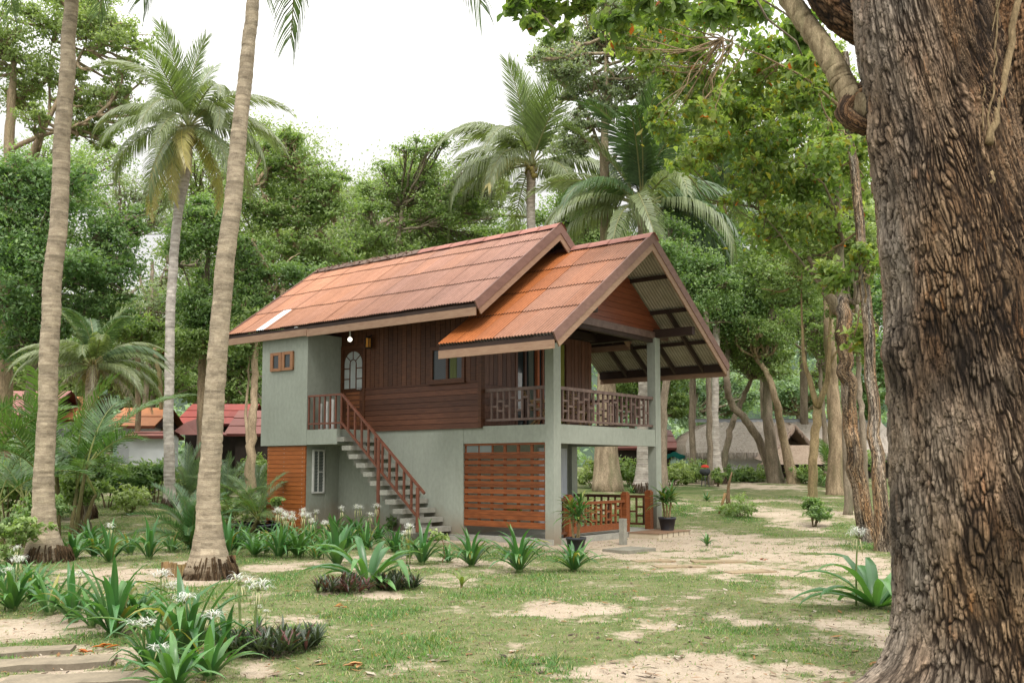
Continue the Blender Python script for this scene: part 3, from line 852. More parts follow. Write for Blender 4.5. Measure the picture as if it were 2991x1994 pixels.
def limb(mb, pts, r0, r1, rng, n=14, seg=8, amp=0.0, flare=0.0, col=(1, 1, 1), pw=1.0):
    p = wiggle(pts, n, amp, rng); t = np.linspace(0, 1, n)
    r = r0 + (r1 - r0) * t ** pw
    if flare:
        L_ = np.concatenate([[0], np.cumsum(np.linalg.norm(np.diff(p, axis=0), axis=1))])
        r = r * (1 + flare * np.exp(-L_ / (r0 * 2.2)))
    mb.tube(p, r, seg, col)
    return p


def bark_radius(P, rng, amp):
    return P


def px_tree(name, label, Y, trunk, limbs, blobs, n, size, pal, cat='tree', group=None, base=None, barkm='trunk', leafm='leaf', seed=0, seg=10, twigs=1.0, flare=0.38,
            fold=False, aspect=0.45, special=None, tcol=(1, 1, 1), depth=0.7, clump=0.48, wid=None, shell=0.6, amp=0.02, fat=1.1, more=2.1, near=None, frag=5):
    """tree placed at distance Y.  trunk: [(px,py,width_px)...] up from the foot, limbs: lists of the same, blobs: [(px,py,rx_px[,ry_px])]"""
    rng = np.random.default_rng(seed + 100)
    if base is None:
        b = W(trunk[0][0], trunk[0][1], Y); b[2] = float(Zg(b[0], Y))
    else: b = np.array(base, float)
    k = Y / FPX
    T = thing(name, label, cat, b, 0, group)
    tm = MB()
    P3 = [b * 0] + [W(x, y, Y + rng.normal(0, 0.07 if near else 0.25)) - b for x, y, w in trunk[1:]]
    P3[0][2] -= 0.15
    # real radii from widths
    ws = [w * k / 2 for x, y, w in trunk]
    p = wiggle(P3, 26, amp, rng); r = np.interp(np.linspace(0, 1, 26), np.linspace(0, 1, len(ws)), ws)
    L_ = np.concatenate([[0], np.cumsum(np.linalg.norm(np.diff(p, axis=0), axis=1))])
    r = r * (1 + flare * np.exp(-L_ / (ws[0] * 2.0 + .01)))
    r = r * (1 + 0.025 * rng.normal(size=26))
    if near:
        nb = MB(); barky(nb, p, r, 120, .014, seed, None, **near); nb.build('trunk', M['big_bark'], T, True)
    else: tm.tube(p, r, seg, tcol)
    ends = list(p[14:])
    for lb in limbs:
        q = [W(x, y, Y) - b for x, y, w in lb]
        dd = rng.normal(0, depth) * 1.0
        for i in range(1, len(q)): q[i][1] += dd * i / (len(q) - 1) * 1.2
        lm_ = MB() if near else tm
        lp = limb(lm_, q, lb[0][2] * k / 2, lb[-1][2] * k / 2 * .3, rng, n=12, seg=9, amp=amp * .7, col=tcol)
        if near: lm_.build('branch', M[barkm], T, True)
        ends += list(lp[3:])
    B = []
    for bl in blobs:
        x, y, rx = bl[:3]; ry = bl[3] if len(bl) > 3 else rx * 0.8
        c = W(x, y, Y) - b; rr = rx * k * fat; ry *= fat; c[1] += rng.normal(0, 1) * rr * 0.7
        B.append((c, (rr, rr * 0.95, ry * k)))
        for q in range(frag):        # ragged outline: smaller sprays around each mass
            d = unit(rng.normal(size=3)); f_ = rng.uniform(.35, .62)
            B.append((c + d * np.array([rr, rr, ry * k]) * rng.uniform(.75, 1.15), (rr * f_, rr * f_, ry * k * f_ * rng.uniform(.5, .9))))
    cm = MB()
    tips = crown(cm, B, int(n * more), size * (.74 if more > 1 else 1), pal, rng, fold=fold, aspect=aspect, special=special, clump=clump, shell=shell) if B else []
    E = np.array(ends)
    for (c, rr), tp in zip(B, tips):
        a = E[np.argmin(np.linalg.norm(E - np.array(c), axis=1))]
        rt = .009 if near else 0.015 * Y / 20 + 0.012
        lp = limb(tm, [a, (a + c) / 2 + rng.normal(0, .15, 3) + np.array([0, 0, -.15]), c], rt * 1.8, rt * .8, rng, n=8, seg=5, amp=0.04, col=tcol)
        for q in tp[:int((8 if rr[0] > .5 else 4) * twigs)]:
            s = lp[rng.integers(3, 8)]
            tm.tube(wiggle([s, (s + q) / 2 + rng.normal(0, .08, 3), q], 5, 0.02, rng), np.linspace(rt * .7, rt * .25, 5), 4, tcol)
    _t = tm.build('twigs' if near else 'trunk', M[barkm] if isinstance(barkm, str) else barkm, T, True)
    if near: _t['kind'] = 'stuff'
    if B: cm.build('crown', M[leafm], T)
    return T


# ---- palm fronds
def frond_mesh(name, L_, e0, droop, rng, npair=72, ll=0.62, lw=0.058, hang=0.6, col=(0.13, 0.17, 0.06), vee=0.5, m='frond', stem=(0.26, 0.26, 0.11), start=0.16, tipcol=None, rad=0.03, ragged=0.12):
    """frond growing along +x; e0 elevation of the stalk at its foot, droop total bend (radians)"""
    mb = MB(); n = 26; s = np.linspace(0, 1, n)
    ang = e0 - droop * s ** 1.35
    ds = L_ / (n - 1)
    x = np.concatenate([[0], np.cumsum(np.cos(ang[:-1]) * ds)]); z = np.concatenate([[0], np.cumsum(np.sin(ang[:-1]) * ds)])
    side = 0.12 * L_ * (rng.random() - .5) * s ** 2
    R = np.stack([x, side, z], 1)
    mb.tube(R, rad * (1 - 0.88 * s) + 0.004, 5, stem)
    for sg in (-1, 1):
        t = np.linspace(start, 0.995, npair) + rng.normal(0, 0.004, npair); t = np.clip(t, 0, .999)
        P = np.stack([np.interp(t, s, R[:, k]) for k in range(3)], 1); a = np.interp(t, s, ang)
        fw = np.stack([np.cos(a), 0 * a, np.sin(a)], 1); up = np.stack([-np.sin(a), 0 * a, np.cos(a)], 1); sd = np.tile([0, sg, 0], (npair, 1)).astype(float)
        u = (t - start) / (1 - start)
        le = ll * (0.35 + 0.65 * np.sin(np.pi * np.clip(0.12 + 0.80 * u, 0, 1)) ** 0.8) * rng.uniform(1 - ragged, 1 + ragged, npair)
        d0 = unit(sd * (1 - 0.45 * u)[:, None] + fw * (0.45 + 0.75 * u)[:, None] + up * vee)
        d1 = unit(d0 * 0.75 + np.array([0, 0, -1.0]) * (hang + 0.12 * rng.normal(size=(npair, 1))))
        d2 = unit(d1 * 0.8 + np.array([0, 0, -1.0]) * (hang * 0.9))
        q1 = P + d0 * (le * .34)[:, None]; q2 = q1 + d1 * (le * .36)[:, None]; q3 = q2 + d2 * (le * .30)[:, None]
        wv = unit(np.cross(d0, up)) * lw / 2
        wv = fw * lw / 2
        V = np.stack([P - wv * .6, P + wv * .6, q1 + wv, q1 - wv, q2 + wv * .8, q2 - wv * .8, q3 + wv * .12, q3 - wv * .12], 1)
        k = np.arange(npair)[:, None] * 8
        c = np.array(col) * rng.uniform(0.75, 1.25, (npair, 1))
        if tipcol is not None:
            c = c * (1 - u[:, None]) + np.array(tipcol) * u[:, None] * rng.uniform(.8, 1.2, (npair, 1))
        mb.add(V.reshape(-1, 3), np.concatenate([k + np.array([[0, 1, 2, 3]]), k + np.array([[3, 2, 4, 5]]), k + np.array([[5, 4, 6, 7]])]), np.concatenate([c, c, c]))
    return mb.mesh(name, M[m])


def coconut(name, label, base, path, widths, L_, fronds, seed, group, ring=0.09, dark_top=True, nuts=8, bark=None, cat='coconut palm', fl=0.55, flh=0.55, npair=52, drop=(0, 0)):
    """path: world points of the trunk; fronds: list of (azimuth deg, elevation deg, kind)"""
    rng = np.random.default_rng(seed); b = np.array(base, float)
    T = thing(name, label, cat, b, 0, group)
    n = 90; p = wiggle([np.array(q) - b for q in path], n, 0, rng); r = np.interp(np.linspace(0, 1, n), np.linspace(0, 1, len(widths)), np.array(widths) / 2)
    L2 = np.concatenate([[0], np.cumsum(np.linalg.norm(np.diff(p, axis=0), axis=1))])
    # resample finely for the leaf scar rings
    N2 = int(L2[-1] / (ring / 2.0)); s = np.linspace(0, L2[-1], N2)
    pp = np.stack([np.interp(s, L2, p[:, k]) for k in range(3)], 1); rr = np.interp(s, L2, r)
    rr = rr * (1 + fl * np.exp(-(s / flh) ** 1.5)) * (1 + 0.012 * np.where(np.arange(N2) % 2, .5, -.5) + 0.022 * rng.normal(size=N2))
    pp += np.stack([fbm(s * 0.8, s * 0, seed=seed) - .5, fbm(s * .8, s * 0 + 9, seed=seed) - .5, s * 0], 1) * 0.10
    seg = 18; th = np.arange(seg + 1) * 2 * pi / seg
    nz = fbm(np.cos(th)[None] * 2.5 + 0 * s[:, None], np.sin(th)[None] * 2.5 + 0 * s[:, None], s[:, None] * 5 + 0 * th[None], 3, seed)
    R2 = rr[:, None] * (1 + 0.08 * (nz - .5))
    P = np.stack([pp[:, 0, None] + R2 * np.cos(th), pp[:, 1, None] + R2 * np.sin(th), pp[:, 2, None] + 0 * R2], -1)
    c = (np.where(np.arange(N2 - 1) % 2, 0.93, 1.03) + rng.normal(0, .075, N2 - 1))[:, None] * (0.50 + 1.0 * fbm(np.cos(th[:-1])[None] * 1.2 + 0 * s[:-1, None], np.sin(th[:-1])[None] * 1.2 + 0 * s[:-1, None], s[:-1, None] * 9, 3, seed + 3))
    colr = c[..., None] * np.array([1.0, 1.0, 1.0])
    foot = np.exp(-(s[:-1] / 0.26) ** 3)[:, None, None] * 0.85
    colr = colr * (1 - foot) + np.array([0.22, 0.18, 0.14]) * foot
    if dark_top:
        tp = sstep(0.78, 0.97, s[:-1] / s[-1])[:, None, None] * 0.6
        colr = colr * (1 - tp) + np.array([0.5, 0.36, 0.24]) * tp
    mb = MB(); mb.grid(P, colr.reshape(-1, 3))
    # ragged root mass
    for i in range(300):
        a = rng.random() * 2 * pi; z = rng.uniform(0, 0.40); rb = np.interp(z, s, rr) * 1.0
        q = np.array([cos(a) * rb, sin(a) * rb, z]); mb.tube([q, q + np.array([cos(a) * .05, sin(a) * .05, -0.08]), q + np.array([cos(a) * .09, sin(a) * .09, -0.2])], [0.014, 0.012, 0.004], 4, np.array([.24, .19, .145]) * rng.uniform(.4, 1.1))
    mb.build('trunk', bark or M['palm_bark'], T, True)
    top = p[-1]
    if nuts:
        h = MB()
        for i in range(nuts):
            a = rng.random() * 2 * pi; q = top + np.array([cos(a) * .22, sin(a) * .22, rng.uniform(-.5, .0)])
            u = np.linspace(0, pi, 7); h.lathe([(max(.001, .11 * sin(t)), -.14 * cos(t)) for t in u], 9, np.array([.30, .24, .07]) * rng.uniform(.6, 1.2), q)
        for i in range(26):
            a = rng.random() * 2 * pi; q = top + np.array([0, 0, rng.uniform(-.3, .2)])
            h.tube([q, q + np.array([cos(a) * .2, sin(a) * .2, .2]), q + np.array([cos(a) * .45, sin(a) * .45, rng.uniform(-.35, .25)])], [.02, .015, .005], 4, np.array([.36, .27, .11]) * rng.uniform(.6, 1.2))
        h.build('fruit_cluster', M['palm_fibre'], T)
    k = L_ / 4.0
    for az, el, kind in fronds:
        me = FR[kind]
        o = obj('frond', me, T, tuple(top + np.array([0, 0, 0.1])), (0, -radians(el), radians(az)), k * rng.uniform(.92, 1.08))
        o.rotation_mode = 'XYZ'
        R_ = Matrix.Rotation(radians(az), 4, 'Z') @ Matrix.Rotation(-radians(el), 4, 'Y') @ Matrix.Rotation(rng.normal(0, .15), 4, 'X')
        o.rotation_euler = R_.to_euler()
    return T


M['palm_bark'] = pmat('ringed_palm_bark', (0.44, 0.365, 0.265), (0.27, 0.215, 0.15), 7, stretch=(1, 1, 3.2), rough=0.9, spec=0.12, bump=0.9, bscale=26, bdist=0.02, c3=(0.15, 0.12, 0.085), s3=6, k3=(0.56, 0.74), fine=0.25)
M['palm_bark_grey'] = pmat('pale_grey_palm_bark', (0.47, 0.43, 0.38), (0.33, 0.29, 0.25), 6, stretch=(1, 1, 2.2), rough=0.9, spec=0.15, bump=0.4, bscale=30, bdist=0.012, fine=0.12)
M['palm_fibre'] = pmat('palm_fibre', (1, 1, 1), (0.7, 0.7, 0.7), 9, rough=0.8)
_r = np.random.default_rng(5)
FR = {   # 4 m fronds; elevation is applied when placed, so each mesh starts level
    'up': frond_mesh('frond', 3.6, 0.10, 0.6, _r, ll=0.85, hang=0.12, col=(0.15, 0.20, 0.075), vee=0.25),
    'arch': frond_mesh('frond', 4.0, 0.15, 1.5, _r, ll=0.95, hang=0.8, col=(0.20, 0.235, 0.115), vee=0.3),
    'arch2': frond_mesh('frond', 4.1, 0.25, 1.9, _r, ll=1.0, hang=1.0, col=(0.18, 0.215, 0.105), vee=0.15, npair=78),
    'low': frond_mesh('frond', 3.9, 0.2, 1.4, _r, ll=0.92, hang=0.55, col=(0.14, 0.18, 0.07), vee=0.2),
    'dry': frond_mesh('frond', 3.7, 0.2, 1.2, _r, ll=0.75, hang=0.55, col=(0.30, 0.28, 0.10), vee=0.1, tipcol=(0.40, 0.34, 0.13), stem=(0.48, 0.40, 0.12)),
    'dark': frond_mesh('frond', 4.0, 0.2, 1.6, _r, ll=1.0, hang=0.8, col=(0.085, 0.14, 0.06), vee=0.2, npair=78),
    'near': frond_mesh('frond', 4.4, 0.2, 1.6, _r, ll=0.95, hang=0.8, col=(0.10, 0.15, 0.07), vee=0.2, npair=80, lw=0.05),
    'dead': frond_mesh('frond', 3.6, 0.1, 1.2, _r, ll=0.55, hang=0.9, col=(0.26, 0.21, 0.15), vee=0.0, npair=40, ragged=.4),
    'areca': frond_mesh('frond', 1.9, 0.25, 1.35, _r, ll=0.48, hang=0.22, col=(0.075, 0.15, 0.045), vee=0.45, npair=40, lw=0.035, start=0.25, rad=.014, stem=(0.25, 0.27, 0.08)),
    'areca2': frond_mesh('frond', 2.1, 0.15, 1.0, _r, ll=0.5, hang=0.32, col=(0.11, 0.19, 0.055), vee=0.4, npair=40, lw=0.035, start=0.25, rad=.014, stem=(0.25, 0.27, 0.08)),
    'cycad': frond_mesh('frond', 1.5, 0.15, 0.8, _r, ll=0.22, hang=0.05, col=(0.12, 0.18, 0.11), vee=0.5, npair=46, lw=0.022, start=0.12, rad=.010, stem=(.2, .24, .12)),
    'cycad2': frond_mesh('frond', 1.4, 0.1, 1.2, _r, ll=0.2, hang=0.05, col=(0.05, 0.115, 0.04), vee=0.5, npair=46, lw=0.022, start=0.12, rad=.010, stem=(.12, .16, .05)),
}
FR['near_yel'] = frond_mesh('frond', 4.2, 0.2, 1.5, _r, ll=0.9, hang=0.7, col=(0.24, 0.26, 0.08), vee=0.2, npair=70, lw=0.05)


def ring_fronds(spec, seed):
    """spec: list of (count, elevation, spread, kinds)"""
    rng = np.random.default_rng(seed); out = []
    for n, el, spd, kinds in spec:
        a0 = rng.uniform(0, 360)
        for i in range(n):
            out.append((a0 + i * 360 / n + rng.normal(0, 9), el + rng.normal(0, spd), kinds[rng.integers(len(kinds))]))
    return out


def clump_palm(name, label, cat, base, n, kinds, sc, seed, els=(75, 20), stems=0, group=None, sh=1.2):
    """several fronds from one or more short stems"""
    rng = np.random.default_rng(seed); T = thing(name, label, cat, base, 0, group)
    tops = [np.array([0, 0, 0.05])]
    if stems:
        tops = []
        mb = MB()
        for i in range(stems):
            a = rng.random() * 2 * pi; h = sh * rng.uniform(.5, 1.1); q = np.array([cos(a) * .12 * stems ** .5, sin(a) * .12 * stems ** .5, 0]); e = q * 2.2 + np.array([0, 0, h])
            mb.tube(wiggle([q - np.array([0, 0, .1]), (q + e) / 2, e], 8, 0.01, rng), np.linspace(.05, .035, 8), 7, np.array([.75, .8, .5]) * rng.uniform(.6, 1.1)); tops.append(e)
        mb.build('stem', M['trunk'], T, True)
    for i in range(n):
        az = i * 137.5 + rng.normal(0, 15); el = els[0] + (els[1] - els[0]) * (i / max(1, n - 1)) + rng.normal(0, 6)
        R_ = Matrix.Rotation(radians(az), 4, 'Z') @ Matrix.Rotation(-radians(el), 4, 'Y') @ Matrix.Rotation(rng.normal(0, .2), 4, 'X')
        obj('frond', FR[kinds[i % len(kinds)]], T, tuple(tops[i % len(tops)]), R_.to_euler(), sc * rng.uniform(.8, 1.15))
    return T


# ---- strap-leaved lily
def strap(mb, base, az, L_, w, e0, droop, rng, col, n=8, kink=None, twist=0.25, fold=0.28, wave=0.0):
    s = np.linspace(0, 1, n); ang = e0 - droop * s ** 1.6
    if kink is not None: ang = ang - kink[1] * sstep(kink[0] - .08, kink[0] + .08, s)
    ds = L_ / (n - 1); r = np.concatenate([[0], np.cumsum(np.cos(ang[:-1]) * ds)]); z = np.concatenate([[0], np.cumsum(np.sin(ang[:-1]) * ds)])
    aa = az + twist * (rng.random() - .5) * s
    C = np.stack([base[0] + r * np.cos(aa), base[1] + r * np.sin(aa), base[2] + z], 1)
    sd = np.stack([-np.sin(aa), np.cos(aa), 0 * aa], 1); up = np.stack([-np.sin(ang) * np.cos(aa), -np.sin(ang) * np.sin(aa), np.cos(ang)], 1)
    ww = w / 2 * np.clip(np.minimum(0.62 + 1.3 * s, 1.0) * np.clip((1 - s) * 2.6, 0.02, 1) ** 0.8, 0, 1)
    wv = wave * np.sin(s * 17 + rng.random() * 6)[:, None] * up * w
    P = np.stack([C + sd * ww[:, None] + up * (ww * fold * 1.6)[:, None] + wv, C, C - sd * ww[:, None] + up * (ww * fold * 1.6)[:, None] - wv], 1)
    cc = np.array(col)[None] * (np.linspace(0.85, 1.12, n - 1)[:, None]); cc = np.repeat(cc, 2, axis=0) * np.tile([[1.0], [0.86]], (n - 1, 1))
    mb.grid(P, cc)


def lily_mesh(name, n, L_, w, seed, broad=False, flat=0):
    rng = np.random.default_rng(seed); mb = MB()
    for i in range(n):
        az = i * 2.4 + rng.normal(0, .25); t = i / n
        e0 = radians(86 - (48 + flat) * t + rng.normal(0, 5)); dr = radians(25 + 75 * rng.random() ** 1.3 + 15 * t)
        if flat: e0 = radians(74 - 58 * t + rng.normal(0, 6)); dr = radians(50 + 60 * rng.random())
        g = np.array([0.060, 0.165, 0.050]) if rng.random() < .6 else np.array([0.110, 0.235, 0.070])
        if rng.random() < .07 and not broad: g = np.array([0.26, 0.24, 0.06])
        g = g * rng.uniform(.75, 1.25)
        strap(mb, (cos(az) * .05, sin(az) * .05, 0.02), az, L_ * rng.uniform(.65, 1.12), w * rng.uniform(.8, 1.15), e0, dr, rng, g, 9, (0.55, radians(rng.uniform(20, 70))) if rng.random() < .3 else None, wave=0.05 if broad else 0.02)
    # pale sheath at the neck
    mb.tube([(0, 0, -.05), (0, 0, 0.10), (0.01, 0, 0.2)], [0.07, 0.06, 0.035], 9, (0.17, 0.24, 0.09))
    return mb.mesh(name, M['leaf_gloss'], True)


def flower_mesh(seed, hgt=0.75, nflo=7, R_=0.11, pw=0.0065):
    """stalk with a head of drooping thin white petals"""
    rng = np.random.default_rng(seed); st = MB(); fl = MB()
    lean = rng.normal(0, .05, 2); top = np.array([lean[0], lean[1], hgt])
    st.tube(wiggle([(0, 0, 0), (lean[0] * .3, lean[1] * .3, hgt * .5), top], 7, 0, rng), np.linspace(0.014, .009, 7), 7, (0.20, 0.26, 0.09))
    for i in range(nflo):
        az = rng.random() * 2 * pi; el = rng.uniform(0.1, 1.3)
        d = np.array([cos(az) * cos(el), sin(az) * cos(el), sin(el)]); q = top + d * R_ * rng.uniform(.55, .9)
        st.tube([top, (top + q) / 2 + np.array([0, 0, .01]), q], [.004, .004, .003], 4, (0.32, 0.36, 0.16))
        for j in range(6):
            a2 = az + j * pi / 3 + rng.normal(0, .2)
            strap(fl, q, a2, 0.14 * rng.uniform(.8, 1.2), pw, radians(60 + rng.normal(0, 15)), radians(165), rng, (0.80, 0.80, 0.74), 7, fold=0.1)
    for i in range(5):
        az = rng.random() * 2 * pi; q = top + np.array([cos(az) * .04, sin(az) * .04, -.01]); e = q + np.array([cos(az) * .03, sin(az) * .03, -rng.uniform(.08, .2)])
        st.tube([q, (q + e) / 2, e], [.006, .005, .003], 4, (0.62, 0.58, 0.36))
    for i in range(3):
        az = rng.random() * 2 * pi; e = top + np.array([cos(az) * .05, sin(az) * .05, rng.uniform(.08, .16)])
        st.tube([top, e], [.006, .003], 4, (0.60, 0.62, 0.40))
    return st.mesh('flower_stalk', M['leaf_gloss'], True), fl.mesh('petals', M['flower'])


LILY = [lily_mesh('leaves', 26, 0.82, 0.085, 31), lily_mesh('leaves', 20, 0.75, 0.080, 32), lily_mesh('leaves', 32, 0.85, 0.075, 33), lily_mesh('leaves', 16, 0.7, 0.085, 34)]
BROAD = [lily_mesh('leaves', 13, 1.05, 0.17, 41, True), lily_mesh('leaves', 12, 0.95, 0.15, 42, True), lily_mesh('leaves', 17, 1.1, 0.135, 43, True, 26)]
FLOW = [flower_mesh(51), flower_mesh(52, 0.7, 9), flower_mesh(53, 0.8, 13)]


def lily(label, base, kind, sc, flowers, seed, group='white-flowered spider lilies', name='spider_lily', cat='lily', rz=None):
    rng = np.random.default_rng(seed)
    T = thing(name, label, cat, base, 0, group, sc)
    obj('leaves', kind, T, (0, 0, 0), (rng.normal(0, .05), rng.normal(0, .05), rng.random() * 6.28 if rz is None else rz), (rng.uniform(.9, 1.12), rng.uniform(.9, 1.12), rng.uniform(.85, 1.12)))
    for i, (dx, dy, hs) in enumerate(flowers):
        st, fl = FLOW[(seed + i) % 3]
        o = obj('flower_stalk', st, T, (dx, dy, 0), (0, 0, rng.random() * 6.28), (1, 1, hs))
        obj('petals', fl, o)
    return T


def bush(name, label, cat, base, r, h, n, size, pal, seed, group=None, stems=5, fold=False, aspect=.45, m='leaf', special=None, nb=5, stemcol=(.8, .75, .6)):
    rng = np.random.default_rng(seed); T = thing(name, label, cat, base, 0, group)
    B = []; sm = MB()
    for i in range(nb):
        a = i * 2.4 + rng.random(); rr = r * rng.uniform(0.35, 0.6); q = np.array([cos(a) * r * .5 * rng.random() ** .5, sin(a) * r * .5 * rng.random() ** .5, h * rng.uniform(.35, .78)])
        B.append((q, (rr, rr, rr * rng.uniform(.6, .9))))
        sm.tube(wiggle([np.array([q[0] * .15, q[1] * .15, -.1]), q * np.array([.5, .5, .5]), q], 6, .02, rng), np.linspace(.025, .008, 6), 5, stemcol)
    cm = MB(); crown(cm, B, n, size, pal, rng, fold=fold, aspect=aspect, special=special)
    v = cm.v
    for a in v: a[:, 2] = np.maximum(a[:, 2], 0.0)
    sm.build('stem', M['trunk'], T, True); cm.build('leaves', M[m], T)
    return T
# ------------------------------------------------------------------ ground: sandy soil with worn turf
SAND = [  # (x, y, rx, ry, strength) in survey pixels/1.2717: bare places
    (1640, 1545, 360, 48, 1.0), (1300, 1540, 130, 40, .6), (1310, 1412, 120, 22, .75), (1560, 1375, 90, 16, .5), (1720, 1275, 330, 52, 1.0), (1480, 1262, 190, 26, .9), (1960, 1290, 130, 60, .8), (1950, 1450, 90, 40, .75),
    (1800, 1190, 70, 30, .8), (1640, 1105, 330, 8, .9), (1760, 1118, 120, 8, .9), (1700, 1150, 160, 5, .5), (90, 1450, 190, 75, 1.0), (120, 1540, 260, 60, 1.0), (330, 1318, 240, 26, 1.0), (700, 1305, 260, 18, .7), (1130, 1292, 160, 16, .8), (900, 1285, 160, 14, .8),
    (600, 1520, 60, 50, .8), (450, 1290, 70, 10, 1), (860, 1360, 120, 12, .5), (1190, 1475, 60, 12, .4), (1560, 1300, 130, 22, .7), (1020, 1395, 60, 10, .25), (250, 1095, 120, 6, .5),
    (1400, 1240, 120, 14, .8), (1930, 1180, 60, 20, .5), (520, 1330, 60, 8, .6), (1900, 1370, 60, 20, .4), (1700, 1440, 60, 10, .5), (1490, 1440, 50, 12, .5),
]
LUSH = [(1720, 1490, 230, 22), (1930, 1510, 90, 26), (1560, 1120, 260, 14), (860, 1410, 120, 14), (900, 1520, 180, 26), (1250, 1530, 100, 20), (500, 1120, 130, 40), (340, 1130, 140, 40), (700, 1440, 100, 30), (1560, 1500, 120, 20), (1640, 1180, 110, 20), (1300, 1330, 160, 12), (340, 1370, 160, 14), (220, 1500, 40, 10)]


def ell(lst):
    out = []
    for e in lst:
        x, y, rx, ry = e[:4]; c = GD(x, y); a = GD(x + rx, y); t = GD(x, max(1082, y - ry)); bt = GD(x, y + ry)
        out.append((c[0], (t[1] + bt[1]) / 2, abs(a[0] - c[0]), abs(t[1] - bt[1]) / 2, e[4] if len(e) > 4 else 1.0))
    return out


_S, _L = ell(SAND), ell(LUSH)


def sand_mask(x, y):
    """0 turf .. 1 bare sand"""
    wx = x + (fbm(x * .9, y * .9, o=3, seed=60) - .5) * 1.1; wy = y + (fbm(x * .9 + 31, y * .9, o=3, seed=61) - .5) * 1.3
    m = np.zeros_like(x)
    for cx, cy, rx, ry, s in _S:
        d = np.sqrt(((wx - cx) / rx) ** 2 + ((wy - cy) / ry) ** 2); m = np.maximum(m, s * (1 - sstep(0.25, 1.45, d)))
    n = fbm(x * 1.3, y * 1.3, o=5, seed=62)
    n2 = fbm(x * 4.5, y * 4.5, o=4, seed=63); n3 = fbm(x * 1.9 + 40, y * 1.9, o=5, seed=64); m = m * 0.92 + (n - 0.5) * 1.5 + (n3 - .5) * 1.1 + (n2 - .5) * 1.5 * (.35 + m) + 0.04
    u_ = (x - HB[0]) * -sin(HA) + (y - HB[1]) * cos(HA); v_ = (x - HB[0]) * cos(HA) + (y - HB[1]) * sin(HA)
    m = np.maximum(m, (1 - sstep(0.2, 1.1, np.maximum(np.maximum(-v_ - 0.3, v_ - 4.6), np.maximum(-u_ - .5, u_ - 8.2)) + 1.2 * (n - .5))) * .95)
    return np.clip(m, -.3, 1)


def lush_mask(x, y):
    x, y = x + (fbm(x * 1.5, y * 1.5, o=3, seed=72) - .5) * .9, y + (fbm(x * 1.5 + 5, y * 1.5, o=3, seed=73) - .5) * .9
    m = np.zeros_like(x)
    for cx, cy, rx, ry, s in _L:
        d = np.sqrt(((x - cx) / rx) ** 2 + ((y - cy) / ry) ** 2); m = np.maximum(m, 1 - sstep(0.4, 1.2, d))
    return np.clip(m * 0.6 + (fbm(x * .9, y * .9, o=5, seed=70) - .42) * 2.2 + (fbm(x * 4, y * 4, o=3, seed=71) - .5) * .8, 0, 1)


def micro(x, y):
    return (fbm(x * .7, y * .7, o=3, seed=80) - .5) * 0.05 + (fbm(x * 5, y * 5, o=2, seed=81) - .5) * 0.014


